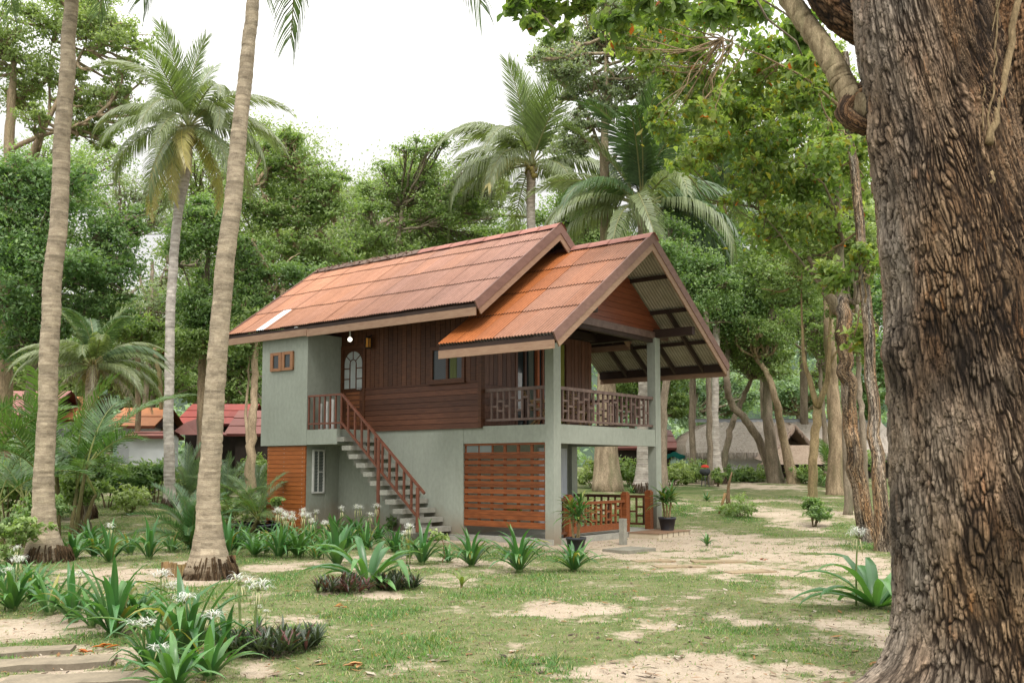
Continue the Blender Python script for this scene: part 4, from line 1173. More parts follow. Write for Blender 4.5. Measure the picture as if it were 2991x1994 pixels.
def ground_sheet():
    ys = [2.0]
    while ys[-1] < 900: ys.append(ys[-1] + max(0.06, ys[-1] * 0.0065 if ys[-1] < 60 else ys[-1] * 0.06))
    ys = np.array(ys); nx = 420
    t = np.linspace(-1, 1, nx); t = np.sign(t) * np.abs(t) ** 1.25
    X = t[None, :] * (ys * 0.95 + 3.0)[:, None]; Yv = np.repeat(ys[:, None], nx, 1)
    sm = sand_mask(X, Yv); lu = lush_mask(X, Yv)
    Z = Zg(X, Yv) + micro(X, Yv) * np.clip(30 / Yv, 0, 1) - 0.02 * sm
    me = bpy.data.meshes.new('ground'); n = X.size
    a, b = X.shape; i, j = np.meshgrid(np.arange(a - 1), np.arange(b - 1), indexing='ij')
    f = np.stack([i * b + j, i * b + j + 1, (i + 1) * b + j + 1, (i + 1) * b + j], -1).reshape(-1, 4)
    me.vertices.add(n); me.vertices.foreach_set('co', np.stack([X, Yv, Z], -1).astype(np.float32).ravel())
    me.loops.add(f.size); me.loops.foreach_set('vertex_index', f.astype(np.int32).ravel())
    me.polygons.add(len(f)); me.polygons.foreach_set('loop_start', (np.arange(len(f)) * 4).astype(np.int32)); me.polygons.foreach_set('loop_total', np.full(len(f), 4, np.int32))
    me.update(calc_edges=True); me.polygons.foreach_set('use_smooth', np.ones(len(f), bool))
    at = me.attributes.new('cover', 'FLOAT_COLOR', 'POINT')
    c = np.ones((n, 4), np.float32); c[:, 0] = sm.ravel(); c[:, 1] = lu.ravel(); c[:, 2] = np.clip(Yv.ravel() / 60, 0, 1); at.data.foreach_set('color', c.ravel())
    m, nt, N, L = _nt('sandy_soil_and_turf')
    out = N('ShaderNodeOutputMaterial'); bs = N('ShaderNodeBsdfPrincipled'); L(bs.outputs[0], out.inputs[0]); bs.inputs['Roughness'].default_value = 0.95; bs.inputs['Specular IOR Level'].default_value = 0.1
    tc = N('ShaderNodeTexCoord'); at_ = N('ShaderNodeAttribute'); at_.attribute_name = 'cover'; sp = N('ShaderNodeSeparateColor'); L(at_.outputs['Color'], sp.inputs[0])

    def noise(s, d=5, r=.6):
        q = N('ShaderNodeTexNoise'); q.inputs['Scale'].default_value = s; q.inputs['Detail'].default_value = d; q.inputs['Roughness'].default_value = r; L(tc.outputs['Object'], q.inputs['Vector']); return q.outputs[0]

    def rng_(src, a, b, c=0., d=1.):
        r = N('ShaderNodeMapRange'); r.inputs[1].default_value = a; r.inputs[2].default_value = b; r.inputs[3].default_value = c; r.inputs[4].default_value = d; L(src, r.inputs[0]); return r.outputs[0]

    def mix(fac, a, b, mode='MIX'):
        x = N('ShaderNodeMix'); x.data_type = 'RGBA'; x.blend_type = mode
        if hasattr(fac, 'links'): L(fac, x.inputs[0])
        else: x.inputs[0].default_value = fac
        for so_, v in ((x.inputs[6], a), (x.inputs[7], b)):
            if hasattr(v, 'links'): L(v, so_)
            else: so_.default_value = (*v, 1)
        return x.outputs[2]
    sand = mix(rng_(noise(1.4), .35, .65), (0.455, 0.375, 0.285), (0.375, 0.30, 0.22))
    sand = mix(rng_(noise(42, 4, .7), .56, .70), sand, (0.17, 0.125, 0.09))
    sand = mix(rng_(noise(110, 2, .6), .60, .68), sand, (0.60, 0.51, 0.42))
    grass = mix(rng_(noise(7, 5, .7), .35, .65), (0.095, 0.135, 0.043), (0.180, 0.190, 0.085))
    gl = mix(rng_(noise(16, 4, .7), .35, .65), (0.05, 0.09, 0.026), (0.10, 0.14, 0.042))
    grass = mix(rng_(noise(2.6, 6, .7), .42, .62, 0, .4), grass, (0.30, 0.24, 0.15))
    grass = mix(sp.outputs[1], grass, gl)
    grass = mix(rng_(noise(55, 3, .7), .50, .72, 0, .75), grass, (0.075, 0.085, 0.032))
    k = N('ShaderNodeMath'); k.operation = 'ADD'; L(sp.outputs[0], k.inputs[0]); L(rng_(noise(7, 9, .82), .25, .75, -.62, .62), k.inputs[1])
    col = mix(rng_(k.outputs[0], .24, .70), grass, sand)
    L(col, bs.inputs['Base Color'])
    bp = N('ShaderNodeBump'); bp.inputs['Strength'].default_value = 0.6; bp.inputs['Distance'].default_value = 0.03; L(noise(30, 7, .7), bp.inputs['Height']); L(bp.outputs[0], bs.inputs['Normal'])
    me.materials.append(m)
    o = bpy.data.objects.new('ground', me); COL.objects.link(o); o['kind'] = 'structure'; return o


ground_sheet()


def blades(name, n, ymin, ymax, hmin, hmax, w, keep, seed, cols, powy=1.0):
    rng = np.random.default_rng(seed)
    y = ymin + (ymax - ymin) * rng.random(n) ** powy; x = (rng.random(n) * 2 - 1) * (y * 0.60 + 0.6)
    # clumpiness
    cl_ = fbm(x * 3, y * 3, o=3, seed=90)
    s = sand_mask(x, y); lu = lush_mask(x, y)
    k = rng.random(n) < keep(s, lu, cl_)
    u_ = (x - HB[0]) * -sin(HA) + (y - HB[1]) * cos(HA); v_ = (x - HB[0]) * cos(HA) + (y - HB[1]) * sin(HA)
    k &= ~((v_ > -0.2) & (v_ < 4.6) & (u_ > -0.1) & (u_ < 8.3))
    x, y, lu, s = x[k], y[k], lu[k], s[k]; n = len(x)
    z = Zg(x, y) + micro(x, y) - 0.02 * s
    h = rng.uniform(hmin, hmax, n) * (0.6 + 0.6 * lu); a = rng.random(n) * 2 * pi; ln = rng.uniform(.3, 1.5, n)
    wv = w * (0.8 + 0.05 * y)
    d = np.stack([np.cos(a), np.sin(a)], 1); p = np.stack([-d[:, 1], d[:, 0]], 1)
    B = np.stack([x, y, z - .005], 1)
    v0, v1 = B.copy(), B.copy(); v0[:, :2] += p * wv[:, None] / 2; v1[:, :2] -= p * wv[:, None] / 2
    t = B.copy(); t[:, :2] += d * (h * ln)[:, None]; t[:, 2] += h
    mb = MB(); c0, c1, c2 = [np.array(c) for c in cols]
    g = lu[:, None] * rng.uniform(.5, 1.0, (n, 1)); col = (c0 * (1 - g) + c1 * g); dry = (rng.random(n) < .22)[:, None]
    col = np.where(dry, c2, col) * rng.uniform(.7, 1.3, (n, 1))
    mb.add(np.stack([v0, v1, t], 1).reshape(-1, 3), np.arange(n * 3).reshape(n, 3), col)
    o = mb.build(name, M['leaf_far']); o['kind'] = 'stuff'; return o


gr = blades('grass', 520000, 5.6, 34, 0.02, 0.055, 0.0095, lambda s, l, c: np.clip((1 - np.clip(s, 0, 1) * 1.55) * (0.40 + 0.8 * l) * (.3 + 1.3 * c), 0.05, 1), 1, ((0.150, 0.240, 0.078), (0.080, 0.205, 0.055), (0.36, 0.33, 0.18)), 1.25)
tag(gr, 'short worn turf growing in patches over the sandy ground', 'grass')
gr2 = blades('weeds', 26000, 6.2, 24, 0.05, 0.12, 0.012, lambda s, l, c: np.clip((c - .5) * 4, 0, 1) * (l > .55) * (s < .5), 2, ((0.12, 0.17, 0.055), (0.06, 0.135, 0.045), (0.30, 0.26, 0.12)), 1.3)
tag(gr2, 'taller green weed tufts in the lush patches of turf', 'weeds')


def litter():
    """small twigs, leaf bits and pebbles lying on the bare soil"""
    rng = np.random.default_rng(77); n = 11000
    y = 5.8 + 20 * rng.random(n) ** 1.5; x = (rng.random(n) * 2 - 1) * (y * .58 + .4)
    z = Zg(x, y) + micro(x, y); mb = MB(); a = rng.random(n) * 2 * pi; L_ = rng.uniform(.008, .05, n); w = rng.uniform(.003, .012, n)
    d = np.stack([np.cos(a), np.sin(a), 0 * a], 1); big_ = rng.random(n) < .05; L_ = np.where(big_, L_ + .035, L_); w = np.where(big_, w * 1.5 + .012, w); p = np.stack([-np.sin(a), np.cos(a), 0 * a], 1); B = np.stack([x, y, z + .004], 1); t = rng.uniform(0, .02, n)
    V = np.stack([B - d * L_[:, None], B - p * w[:, None] + [0, 0, .006], B + d * L_[:, None] + np.stack([0 * t, 0 * t, t], 1), B + p * w[:, None] + [0, 0, .006]], 1)
    pal = np.array([(0.14, 0.09, 0.055), (0.24, 0.17, 0.11), (0.30, 0.15, 0.06), (0.07, 0.05, 0.035), (0.42, 0.36, 0.28)]); c = pal[rng.integers(0, 5, n)] * rng.uniform(.7, 1.2, (n, 1))
    mb.add(V.reshape(-1, 3), np.arange(n * 4).reshape(n, 4), c); o = mb.build('litter', M['litter']); o['kind'] = 'stuff'
    tag(o, 'tiny twigs and leaf bits scattered on the sandy ground', 'litter')


M['litter'] = pmat('dry_leaf_litter', (1, 1, 1), (0.75, 0.75, 0.75), 20, rough=0.9)
litter()
# ------------------------------------------------------------------ the big tree in front, right
def worley(x, y, seed):
    ix, iy = np.floor(x), np.floor(y); f1 = np.full(x.shape, 9.0); f2 = np.full(x.shape, 9.0); cid = np.zeros(x.shape); oy = np.zeros(x.shape)
    for dx in (-1, 0, 1):
        for dy in (-1, 0, 1):
            cx, cy = ix + dx, iy + dy
            px_ = cx + _h(cx, cy, cx * 0, seed); py_ = cy + _h(cx, cy, cx * 0, seed + 7); d = np.sqrt((x - px_) ** 2 + (y - py_) ** 2)
            c = _h(cx, cy, cx * 0, seed + 13)
            n = d < f1; f2 = np.where(n, f1, np.minimum(f2, d)); cid = np.where(n, c, cid); oy = np.where(n, y - py_, oy); f1 = np.where(n, d, f1)
    return f1, f2, cid, oy


BM, nt, N, L = _nt('thick_flaking_bark')
out = N('ShaderNodeOutputMaterial'); b = N('ShaderNodeBsdfPrincipled'); L(b.outputs[0], out.inputs[0]); b.inputs['Roughness'].default_value = .85; b.inputs['Specular IOR Level'].default_value = .2
a = N('ShaderNodeAttribute'); a.attribute_name = 'Col'; tc = N('ShaderNodeTexCoord'); mp = N('ShaderNodeMapping'); mp.inputs['Scale'].default_value = (1, 1, .3); L(tc.outputs['Object'], mp.inputs[0])
n = N('ShaderNodeTexNoise'); n.inputs['Scale'].default_value = 55; n.inputs['Detail'].default_value = 7; n.inputs['Roughness'].default_value = .7; L(mp.outputs[0], n.inputs['Vector'])
r = N('ShaderNodeMapRange'); r.inputs[1].default_value = .3; r.inputs[2].default_value = .7; r.inputs[3].default_value = .5; r.inputs[4].default_value = 1.45; L(n.outputs[0], r.inputs[0])
x = N('ShaderNodeMix'); x.data_type = 'RGBA'; x.blend_type = 'MULTIPLY'; x.inputs[0].default_value = 1; L(a.outputs['Color'], x.inputs[6]); cb = N('ShaderNodeCombineColor')
for k in range(3): L(r.outputs[0], cb.inputs[k])
L(cb.outputs[0], x.inputs[7]); L(x.outputs[2], b.inputs['Base Color'])
bp = N('ShaderNodeBump'); bp.inputs['Strength'].default_value = .9; bp.inputs['Distance'].default_value = .015; L(n.outputs[0], bp.inputs['Height']); L(bp.outputs[0], b.inputs['Normal'])
M['big_bark'] = BM
M['limb_bark'] = pmat('streaked_limb_bark', (0.33, 0.28, 0.20), (0.12, 0.092, 0.062), 9, stretch=(2.2, 2.2, .5), rough=.9, spec=.1, bump=.9, bscale=22, bdist=.02, c3=(.20, .19, .12), s3=3, k3=(.5, .7), fine=.3)


def barky(mb, path, rad, seg, dz, seed, flare=None, cw=0.024, chh=0.17, amp=0.021, grey=(-1, 0), lean=0.0, tone=1.0, burl=()):
    """bark-plated stem: path (n,3), rad (n,), resampled every dz"""
    path = np.array(path, float); n0 = len(path)
    P0 = wiggle(path, 60, 0, np.random.default_rng(0)); r0 = np.interp(np.linspace(0, 1, 60), np.linspace(0, 1, n0), rad)
    L_ = np.concatenate([[0], np.cumsum(np.linalg.norm(np.diff(P0, axis=0), axis=1))]); n = int(L_[-1] / dz)
    s = np.linspace(0, L_[-1], n); C = np.stack([np.interp(s, L_, P0[:, k]) for k in range(3)], 1); r = np.interp(s, L_, r0)
    tg = unit(np.gradient(C, axis=0)); A = unit(np.cross(np.tile([0.0, 1, 0], (n, 1)), tg)); Bv = np.cross(tg, A)
    th = np.linspace(0, 2 * pi, seg + 1)
    S, T_ = np.meshgrid(s, th, indexing='ij'); R = np.repeat(r[:, None], seg + 1, 1)
    if flare: R = R * flare(T_, S)
    lob = fbm(np.cos(T_) * 1.4, np.sin(T_) * 1.4, S * 0.35, 3, seed); R = R * (1 + 0.22 * (lob - .5))
    for (bt, bs, br, bh) in burl:
        d2 = ((np.angle(np.exp(1j * (T_ - bt))) * R.mean()) ** 2 + (S - bs) ** 2) / br ** 2; R = R + bh * np.exp(-d2)
    rm = float(np.mean(r)); per = max(6, round(2 * pi * rm / cw))
    U = T_ / (2 * pi) * per; V = S / chh
    ang = lean + 0.10 * (fbm(np.cos(T_) * 2, np.sin(T_) * 2, S * .8, 3, seed + 5) - .5) * 9
    U = U + ang * V * 0.6 + (fbm(np.cos(T_) * 6, np.sin(T_) * 6, S * 3, 4, seed + 1) - .5) * 1.3
    V = V + (fbm(np.cos(T_) * 4 + 9, np.sin(T_) * 4, S * 4, 3, seed + 2) - .5) * 1.8
    # wrap by blending two seeds at the back seam (theta = 0/2pi is turned away)
    f1, f2, cid, oy = worley(U, V, seed); g = f2 - f1; plate = sstep(0.02, 0.42, g)
    q1, q2, cid2, oy2 = worley(U * 1.9 + 17, V * 1.6, seed + 3); g2 = sstep(0.0, 0.22, q2 - q1)
    fine = fbm(np.cos(T_) * 22, np.sin(T_) * 22, S * 12, 4, seed + 9)
    keep_ = sstep(.40, .58, fbm(np.cos(T_) * 5 + 2, np.sin(T_) * 5, S * 2.0, 4, seed + 61)); plate = 1 - (1 - plate) * (.25 + .75 * keep_)
    fs = 1 - sstep(0.0, .055, np.abs(fbm(np.cos(T_ + .25 * S) * 9, np.sin(T_ + .25 * S) * 9, S * .9, 4, seed + 63) - .5)); plate = plate * (1 - .8 * fs)
    h = plate * (0.62 + 0.38 * g2) * (0.55 + 0.75 * cid) + 0.35 * (fine - .5) - .38 * np.clip(oy, -.6, .6) * plate + .6 * (fbm(np.cos(T_) * 24, np.sin(T_) * 24, S * 2.2, 3, seed + 43) - .5) + .55 * (fbm(np.cos(T_) * 5, np.sin(T_) * 5, S * 1.2, 3, seed + 31) - .5)
    flake = sstep(.75, .95, cid2) * g2 * .35
    R2 = R + amp * (h + flake - .45)
    P = C[:, None] + R2[..., None] * (np.cos(T_)[..., None] * A[:, None] + np.sin(T_)[..., None] * Bv[:, None])
    big = fbm(np.cos(T_) * 1.3 + 5, np.sin(T_) * 1.3, S * .9, 4, seed + 11)
    out_ = np.cos(T_)[..., None] * A[:, None] + np.sin(T_)[..., None] * Bv[:, None]
    gm = np.clip((out_[..., 0] * grey[0] + out_[..., 1] * grey[1]) * 1.2 - .55 + (big - .5) * 2.6, 0, 1)  # greyer towards one side, its lit look put into the bark colour
    crack = np.array([0.020, 0.012, 0.007]); brown = np.array([0.150, 0.085, 0.042]); rust = np.array([0.30, 0.140, 0.050]); gy = np.array([0.25, 0.215, 0.175]); pale = np.array([0.31, 0.215, 0.130])
    fl = fbm(np.cos(T_) * 8, np.sin(T_) * 8, S * 3, 4, seed + 17)
    c = brown[None, None] * (1 - cid[..., None]) + pale * cid[..., None] * .75 + brown * cid[..., None] * .25
    k = (sstep(.60, .78, fl) * sstep(.3, .9, cid2))[..., None]; c = c * (1 - k) + rust * k
    pt = sstep(.5, .7, fbm(np.cos(T_) * 2.2 + 8, np.sin(T_) * 2.2, S * 1.1, 4, seed + 51))[..., None]; c = c * (1 - pt * .5) + c * np.array([1.5, 1.15, .85]) * pt * .5
    c = c * (1 - gm[..., None] * .85) + gy * gm[..., None] * .85
    streak = fbm(np.cos(T_) * 30, np.sin(T_) * 30, S * 2.5, 4, seed + 41); c = c * ((0.55 + .9 * fine) * (.45 + 1.1 * streak))[..., None]
    e = np.clip(plate * (.35 + .65 * g2) * (1.05 - .55 * np.clip(oy + .1, -.5, .7)), 0, 1)[..., None]; c = crack * (1 - e) + c * e
    dk = sstep(.52, .68, fbm(np.cos(T_) * 2 + 3, np.sin(T_) * 2, S * 1.5, 4, seed + 21))[..., None] * .6; c = c * (1 - dk)
    mb.grid(P, (c * tone)[:-1, :-1].reshape(-1, 3))
    return C, r


BT_Y = 6.9
bt_base = W(2780, 1990, BT_Y); bt_base[2] = 0
big = thing('big_tree', 'huge old tree with thick flaking brown bark filling the right edge', 'tree', bt_base)
kx = BT_Y / FPX
prof = [(-60, 2090, 300), (0, 2094, 302), (100, 2106, 312), (270, 2136, 318), (400, 2156, 338), (600, 2196, 372), (800, 2218, 392), (1000, 2240, 408), (1200, 2258, 425), (1350, 2270, 432), (1480, 2278, 440), (1600, 2282, 440)]
pth, rd = [], []
for y, xc, w_ in prof[::-1]:
    p = WD(xc + 22, y, BT_Y); pth.append(p - bt_base); rd.append(w_ * .97 * DD * kx / 2)
pth[0][2] = -0.25
mbt = MB()


def flare_big(T_, S):
    # buttress roots: one to the left of the camera side, others around
    s = np.maximum(S - 0.2, 0)
    left = np.exp(-((np.angle(np.exp(1j * (T_ - ROOT_L)))) / 0.55) ** 2); o1 = np.exp(-((np.angle(np.exp(1j * (T_ - ROOT_L - 2.0)))) / 0.5) ** 2); o2 = np.exp(-((np.angle(np.exp(1j * (T_ - ROOT_L + 1.9)))) / 0.5) ** 2)
    return 1 + np.exp(-(s / 0.20)) * (0.06 + 0.95 * left + 0.35 * o1 + 0.4 * o2) + 0.03 * np.exp(-s / .8)


# axis A = cross(+Y, tangent) ~ +X, B = cross(t, A) ~ +Y: theta = pi points to -X (left), -pi/2 to the camera
ROOT_L = pi * 1.07
barky(mbt, pth, rd, 760, 0.0060, 3, flare_big, grey=(-1, -.12), lean=0.5, burl=[(pi * 1.0, 2.72, 0.16, 0.06), (pi * 1.02, 3.55, .2, .05), (pi * 1.0, 4.35, .18, .05)])
mbt.build('trunk', M['big_bark'], big, True)
# second stem behind, right
mb2 = MB()
p2 = [WD(x, y, BT_Y + .75) - bt_base for x, y in ((2400, 1600), (2405, 1200), (2412, 800), (2400, 500), (2385, 250), (2370, 0), (2360, -120))]
p2[0][2] = -.2
barky(mb2, p2, np.array([150, 145, 140, 118, 105, 95, 90]) * DD * kx * 1.15 * .85, 300, 0.010, 23, None, cw=.035, chh=.10, amp=.02, tone=.9, grey=(0, 0))
mb2.build('second_stem', M['big_bark'], big, True)
mv = MB(); rv = np.random.default_rng(3)
for pts, r0 in (([(2272, 330), (2290, 240), (2318, 130), (2345, -30)], .030), ([(2268, 330), (2285, 150), (2292, -20)], .008), ([(2258, 300), (2262, 150), (2300, -20)], .006), ([(2280, 420), (2272, 330)], .02)):
    q = [WD(x, y, BT_Y - .55 + .1 * i) - bt_base for i, (x, y) in enumerate(pts)]; mv.tube(wiggle(q, 16, .006, rv), np.linspace(r0, r0 * .8, 16), 8, (.95, .85, .62))
mv.build('vine', M['trunk'], big, True)
# limbs: the pale one to the upper left, the dark one above it
ml = MB()
q = [WD(x, y, BT_Y + dy) - bt_base for x, y, dy in ((2010, 262, .15), (1955, 222, .25), (1920, 160, .35), (1860, 65, .5), (1790, -30, .7), (1650, -200, 1.2))]
pq = wiggle(q, 90, .004, np.random.default_rng(5)); rq = np.interp(np.linspace(0, 1, 90), np.linspace(0, 1, 6), np.array([33, 30, 28, 26, 24, 20]) * DD * kx)
ml.tube(pq, rq * (1 + .03 * np.random.default_rng(6).normal(size=90)), 28, (1.05, 1.0, .85))
ml.build('branch', M['limb_bark'], big, True)['label'] = 'pale branch leaning to the upper left'
ml = MB()
q = [WD(x, y, BT_Y + dy) - bt_base for x, y, dy in ((2030, 190, .25), (1965, 225, .22), (1940, 262, .2), (1990, 290, .15), (2040, 270, .2))]
barky(ml, q, np.array([34, 24, 20, 20, 18]) * DD * kx, 90, .010, 35, None, cw=.02, chh=.06, amp=.012, grey=(0, 0), tone=.9)
ml.build('burl', M['big_bark'], big, True)
ml = MB()
q = [WD(x, y, BT_Y + dy) - bt_base for x, y, dy in ((2080, 110, .3), (2010, 60, .3), (1940, 25, .35), (1890, -40, .4), (1840, -160, .6))]
barky(ml, q, np.array([70, 58, 50, 50, 46]) * DD * kx, 120, .010, 37, None, cw=.035, chh=.10, amp=.02, grey=(0, 0), tone=.6)
ml.build('branch', M['big_bark'], big, True)['label'] = 'dark thick limb above the pale branch'
# ------------------------------------------------------------------ coconut palms
def cpts(lst, Y, dy=0):
    return [WD(x, y, Y + dy * i) for i, (x, y) in enumerate(lst)]


def trunk_to(base, lst, Y):
    return [base] + cpts(lst, Y)


b1 = GD(112, 1290); Y1 = b1[1]
path = trunk_to(b1, [(103, 1200), (103, 1050), (112, 850), (128, 600), (146, 300), (158, 60), (164, -80), (168, -260)], Y1); path[0][2] -= .1
coconut('coconut_palm', 'tall leaning coconut palm trunk at the left, the one nearer the picture edge', b1, path, [(66) * DD * Y1 / FPX] + [k * DD * Y1 / FPX for k in (50, 43, 42, 41, 37, 32, 30, 28)], 4.3,
        [(-62, -22, 'near_yel'), (-95, 0, 'near'), (-20, 10, 'near'), (20, 15, 'near'), (60, 20, 'near'), (100, 15, 'near'), (140, 10, 'near'), (180, 5, 'near'), (225, 5, 'near'), (250, 15, 'near'), (300, 30, 'up'), (45, 50, 'up'), (160, 50, 'up')], 1, 'coconut palm trunks in front of the house', ring=.085, fl=.75, flh=.5, nuts=5)
b2 = GD(486, 1322); Y2 = b2[1]
path = trunk_to(b2, [(482, 1200), (486, 1050), (502, 800), (528, 530), (552, 280), (572, 80), (584, -60), (596, -250), (606, -380)], Y2); path[0][2] -= .1
coconut('coconut_palm', 'tall leaning coconut palm trunk with a ragged dark root base, just left of the house', b2, path, [78 * DD * Y2 / FPX] + [k * DD * Y2 / FPX for k in (54, 48, 45, 42, 36, 31, 29, 27, 25)], 4.6,
        [(-58, -16, 'near'), (-22, -14, 'near'), (-132, -12, 'near'), (10, 8, 'near'), (50, 12, 'near'), (95, 10, 'near'), (135, 8, 'near'), (170, 5, 'near'), (205, 8, 'near'), (-80, 30, 'up'), (30, 45, 'up'), (150, 50, 'up')], 2, 'coconut palm trunks in front of the house', ring=.085, fl=.62, flh=.5, nuts=5)

G1 = 'coconut palms with full crowns'
Y3 = 30.0; b3 = WD(392, 1098, Y3); b3[2] = float(Zg(0, Y3))
k3 = Y3 / FPX * DD
path = trunk_to(b3, [(388, 900), (392, 700), (404, 530), (425, 390), (432, 300)], Y3); path[0][2] -= .1
R3 = 205 * k3
coconut('coconut_palm', 'coconut palm with pale thin trunk and full drooping crown, between the two near trunks', b3, path, [26 * k3, 22 * k3, 21 * k3, 21 * k3, 24 * k3, 20 * k3], R3 * 1.2,
        ring_fronds([(4, 78, 6, ['up']), (6, 48, 8, ['up', 'arch']), (8, 22, 9, ['arch', 'arch2', 'low']), (7, -5, 8, ['arch2', 'low', 'arch']), (4, -34, 8, ['dry', 'low'])], 4) + [(-100, -55, 'dry'), (-80, -28, 'dry'), (-150, -52, 'dry')], 3, G1, ring=.12, bark=M['palm_bark_grey'], fl=.3, nuts=9)
b4 = WD(1222, 1120, 45); b4[2] = float(Zg(0, 45)); k4 = 45 / FPX * DD
path = trunk_to(b4, [(1225, 800), (1222, 550), (1220, 385)], 45)
coconut('coconut_palm', 'coconut palm behind the upper roof ridge with a yellowish crown heart', b4, path, [26 * k4, 22 * k4, 20 * k4, 22 * k4], 270 * k4,
        ring_fronds([(5, 74, 6, ['up', 'up']), (5, 50, 8, ['up', 'arch']), (7, 18, 8, ['arch', 'arch2']), (6, -5, 8, ['arch2', 'arch'])], 14) + [(180, 8, 'arch2'), (200, -2, 'arch2'), (165, 0, 'arch'), (-120, -10, 'dry')], 5, G1, bark=M['palm_bark_grey'], nuts=12)
b5 = GD(1477, 1116); Y5 = b5[1]; Y5 = min(Y5, 36); b5 = WD(1477, 1116, Y5); b5[2] = float(Zg(0, Y5)); k5 = Y5 / FPX * DD
path = trunk_to(b5, [(1478, 900), (1480, 700), (1478, 560), (1474, 480)], Y5)
coconut('coconut_palm', 'dark green coconut palm right behind the porch roof ridge', b5, path, [34 * k5, 24 * k5, 22 * k5, 22 * k5, 24 * k5], 300 * k5,
        ring_fronds([(4, 80, 5, ['dark']), (5, 52, 8, ['dark', 'up']), (7, 20, 8, ['dark', 'arch']), (7, -8, 8, ['dark', 'arch2'])], 24) + [(172, 15, 'arch2'), (190, 5, 'arch2'), (-20, 0, 'dark'), (-8, -22, 'dark'), (8, -35, 'dark'), (-30, -40, 'dark'), (-95, 60, 'dark'), (4, -12, 'dark'), (-14, -26, 'dark'), (12, -50, 'dark'), (-40, -55, 'dark')], 6, G1, bark=M['palm_bark_grey'], nuts=10)
b6 = GD(1647, 1107); Y6 = min(b6[1], 42); b6 = WD(1647, 1107, Y6); b6[2] = float(Zg(0, Y6)); k6 = Y6 / FPX * DD
path = trunk_to(b6, [(1642, 950), (1645, 780), (1650, 600), (1655, 470)], Y6)
coconut('coconut_palm', 'coconut palm with straight pale trunk and a grassy foot, right of the porch roof', b6, path, [30 * k6, 17 * k6, 16 * k6, 16 * k6, 18 * k6], 220 * k6,
        ring_fronds([(4, 72, 6, ['dark']), (6, 40, 8, ['dark', 'arch']), (6, 5, 8, ['dark', 'arch2'])], 34), 7, G1, bark=M['palm_bark_grey'], nuts=6, fl=.5)
bush('grass_tussock', 'round grassy clump at the foot of the straight pale palm', 'grass clump', WD(1650, 1118, Y6 - 2) * np.array([1, 1, 0]) + np.array([0, 0, float(Zg(0, Y6 - 2))]), .5, .75, 900, .22, 'mid', 501, aspect=.18)

# ------------------------------------------------------------------ trees
def s2(lst): return [tuple(v * DD for v in t) for t in lst]


def tr(name, label, Y, trunk, limbs, blobs, n, size, pal, seed, **k):
    """coordinates in survey pixels / 1.2717"""
    return px_tree(name, label, Y, s2(trunk), [s2(l) for l in limbs], s2(blobs), n, size, pal, seed=seed, **k)


GF = 'broad-leaved trees behind the house'
pale = (1.35, 1.25, 1.1)
tr('forest_tree', 'tall pale-trunked tree at the far left edge with long bare limbs reaching right', 36, [(4, 1120, 42), (8, 850, 38), (14, 560, 32), (20, 380, 27), (26, 240, 20), (34, 140, 12)],
   [[(20, 400, 20), (60, 380, 16), (105, 300, 14), (150, 210, 11), (200, 120, 8), (215, 80, 6)], [(24, 345, 14), (90, 320, 11), (180, 300, 9), (240, 280, 6)], [(30, 440, 14), (75, 360, 12), (90, 290, 11), (100, 230, 9), (92, 120, 7), (100, 40, 6)], [(14, 470, 16), (-20, 380, 12), (-60, 300, 9)]],
   [(40, 90, 75, 60), (130, 60, 80, 50), (225, 70, 70, 45), (280, 110, 55, 40), (90, 150, 70, 45), (20, 190, 60, 50), (210, 200, 60, 35), (260, 235, 60, 35), (200, 270, 55, 38), (-40, 140, 60, 70), (110, 290, 40, 25), (160, 250, 45, 30), (300, 180, 45, 28), (-30, 20, 70, 50), (190, 15, 70, 40), (290, 60, 50, 30)],
   21000, .20, 'light', 1, tcol=pale, group=GF, clump=.34)
tr('forest_tree', 'dense dark green tree filling the left edge below the tall pale tree', 33, [(60, 1110, 26), (70, 900, 24), (90, 650, 18), (110, 480, 10)], [[(80, 760, 14), (150, 640, 10), (200, 560, 7)], [(75, 800, 12), (20, 640, 9)]],
   [(60, 470, 90, 60), (150, 440, 80, 55), (220, 500, 75, 55), (250, 570, 65, 50), (110, 560, 100, 60), (40, 600, 90, 60), (180, 620, 85, 50), (270, 620, 55, 40), (60, 700, 95, 55), (160, 720, 90, 50), (250, 690, 60, 40), (30, 790, 70, 50), (-30, 520, 70, 90), (130, 400, 50, 30), (70, 400, 55, 35)],
   24000, .21, 'teal', 2, group=GF)
tr('forest_tree', 'thin-crowned tree behind the full palm, at the left gap of sky', 52, [(330, 1090, 14), (335, 900, 13), (345, 740, 11), (350, 600, 7)], [[(345, 720, 8), (310, 600, 6), (285, 540, 4)], [(345, 700, 8), (380, 600, 5)]],
   [(350, 500, 60, 30), (375, 560, 50, 28), (340, 440, 55, 28), (300, 480, 40, 26), (300, 720, 60, 35), (350, 760, 60, 40), (390, 700, 50, 40), (330, 830, 70, 40), (385, 640, 36, 26)], 8000, .24, 'grey', 3, group=GF)
tr('forest_tree', 'dark leafy tree behind the near trunk left of the roof', 40, [(460, 1090, 18), (462, 900, 17), (470, 700, 14), (480, 560, 9)], [[(465, 740, 10), (430, 620, 7)], [(468, 720, 10), (530, 600, 7)]],
   [(450, 560, 55, 50), (480, 640, 65, 50), (440, 690, 50, 45), (520, 560, 50, 45), (500, 720, 60, 50), (560, 650, 55, 50), (560, 740, 60, 45), (455, 780, 55, 40), (530, 800, 60, 40), (490, 490, 45, 35)], 17000, .22, 'dark', 4, group=GF)
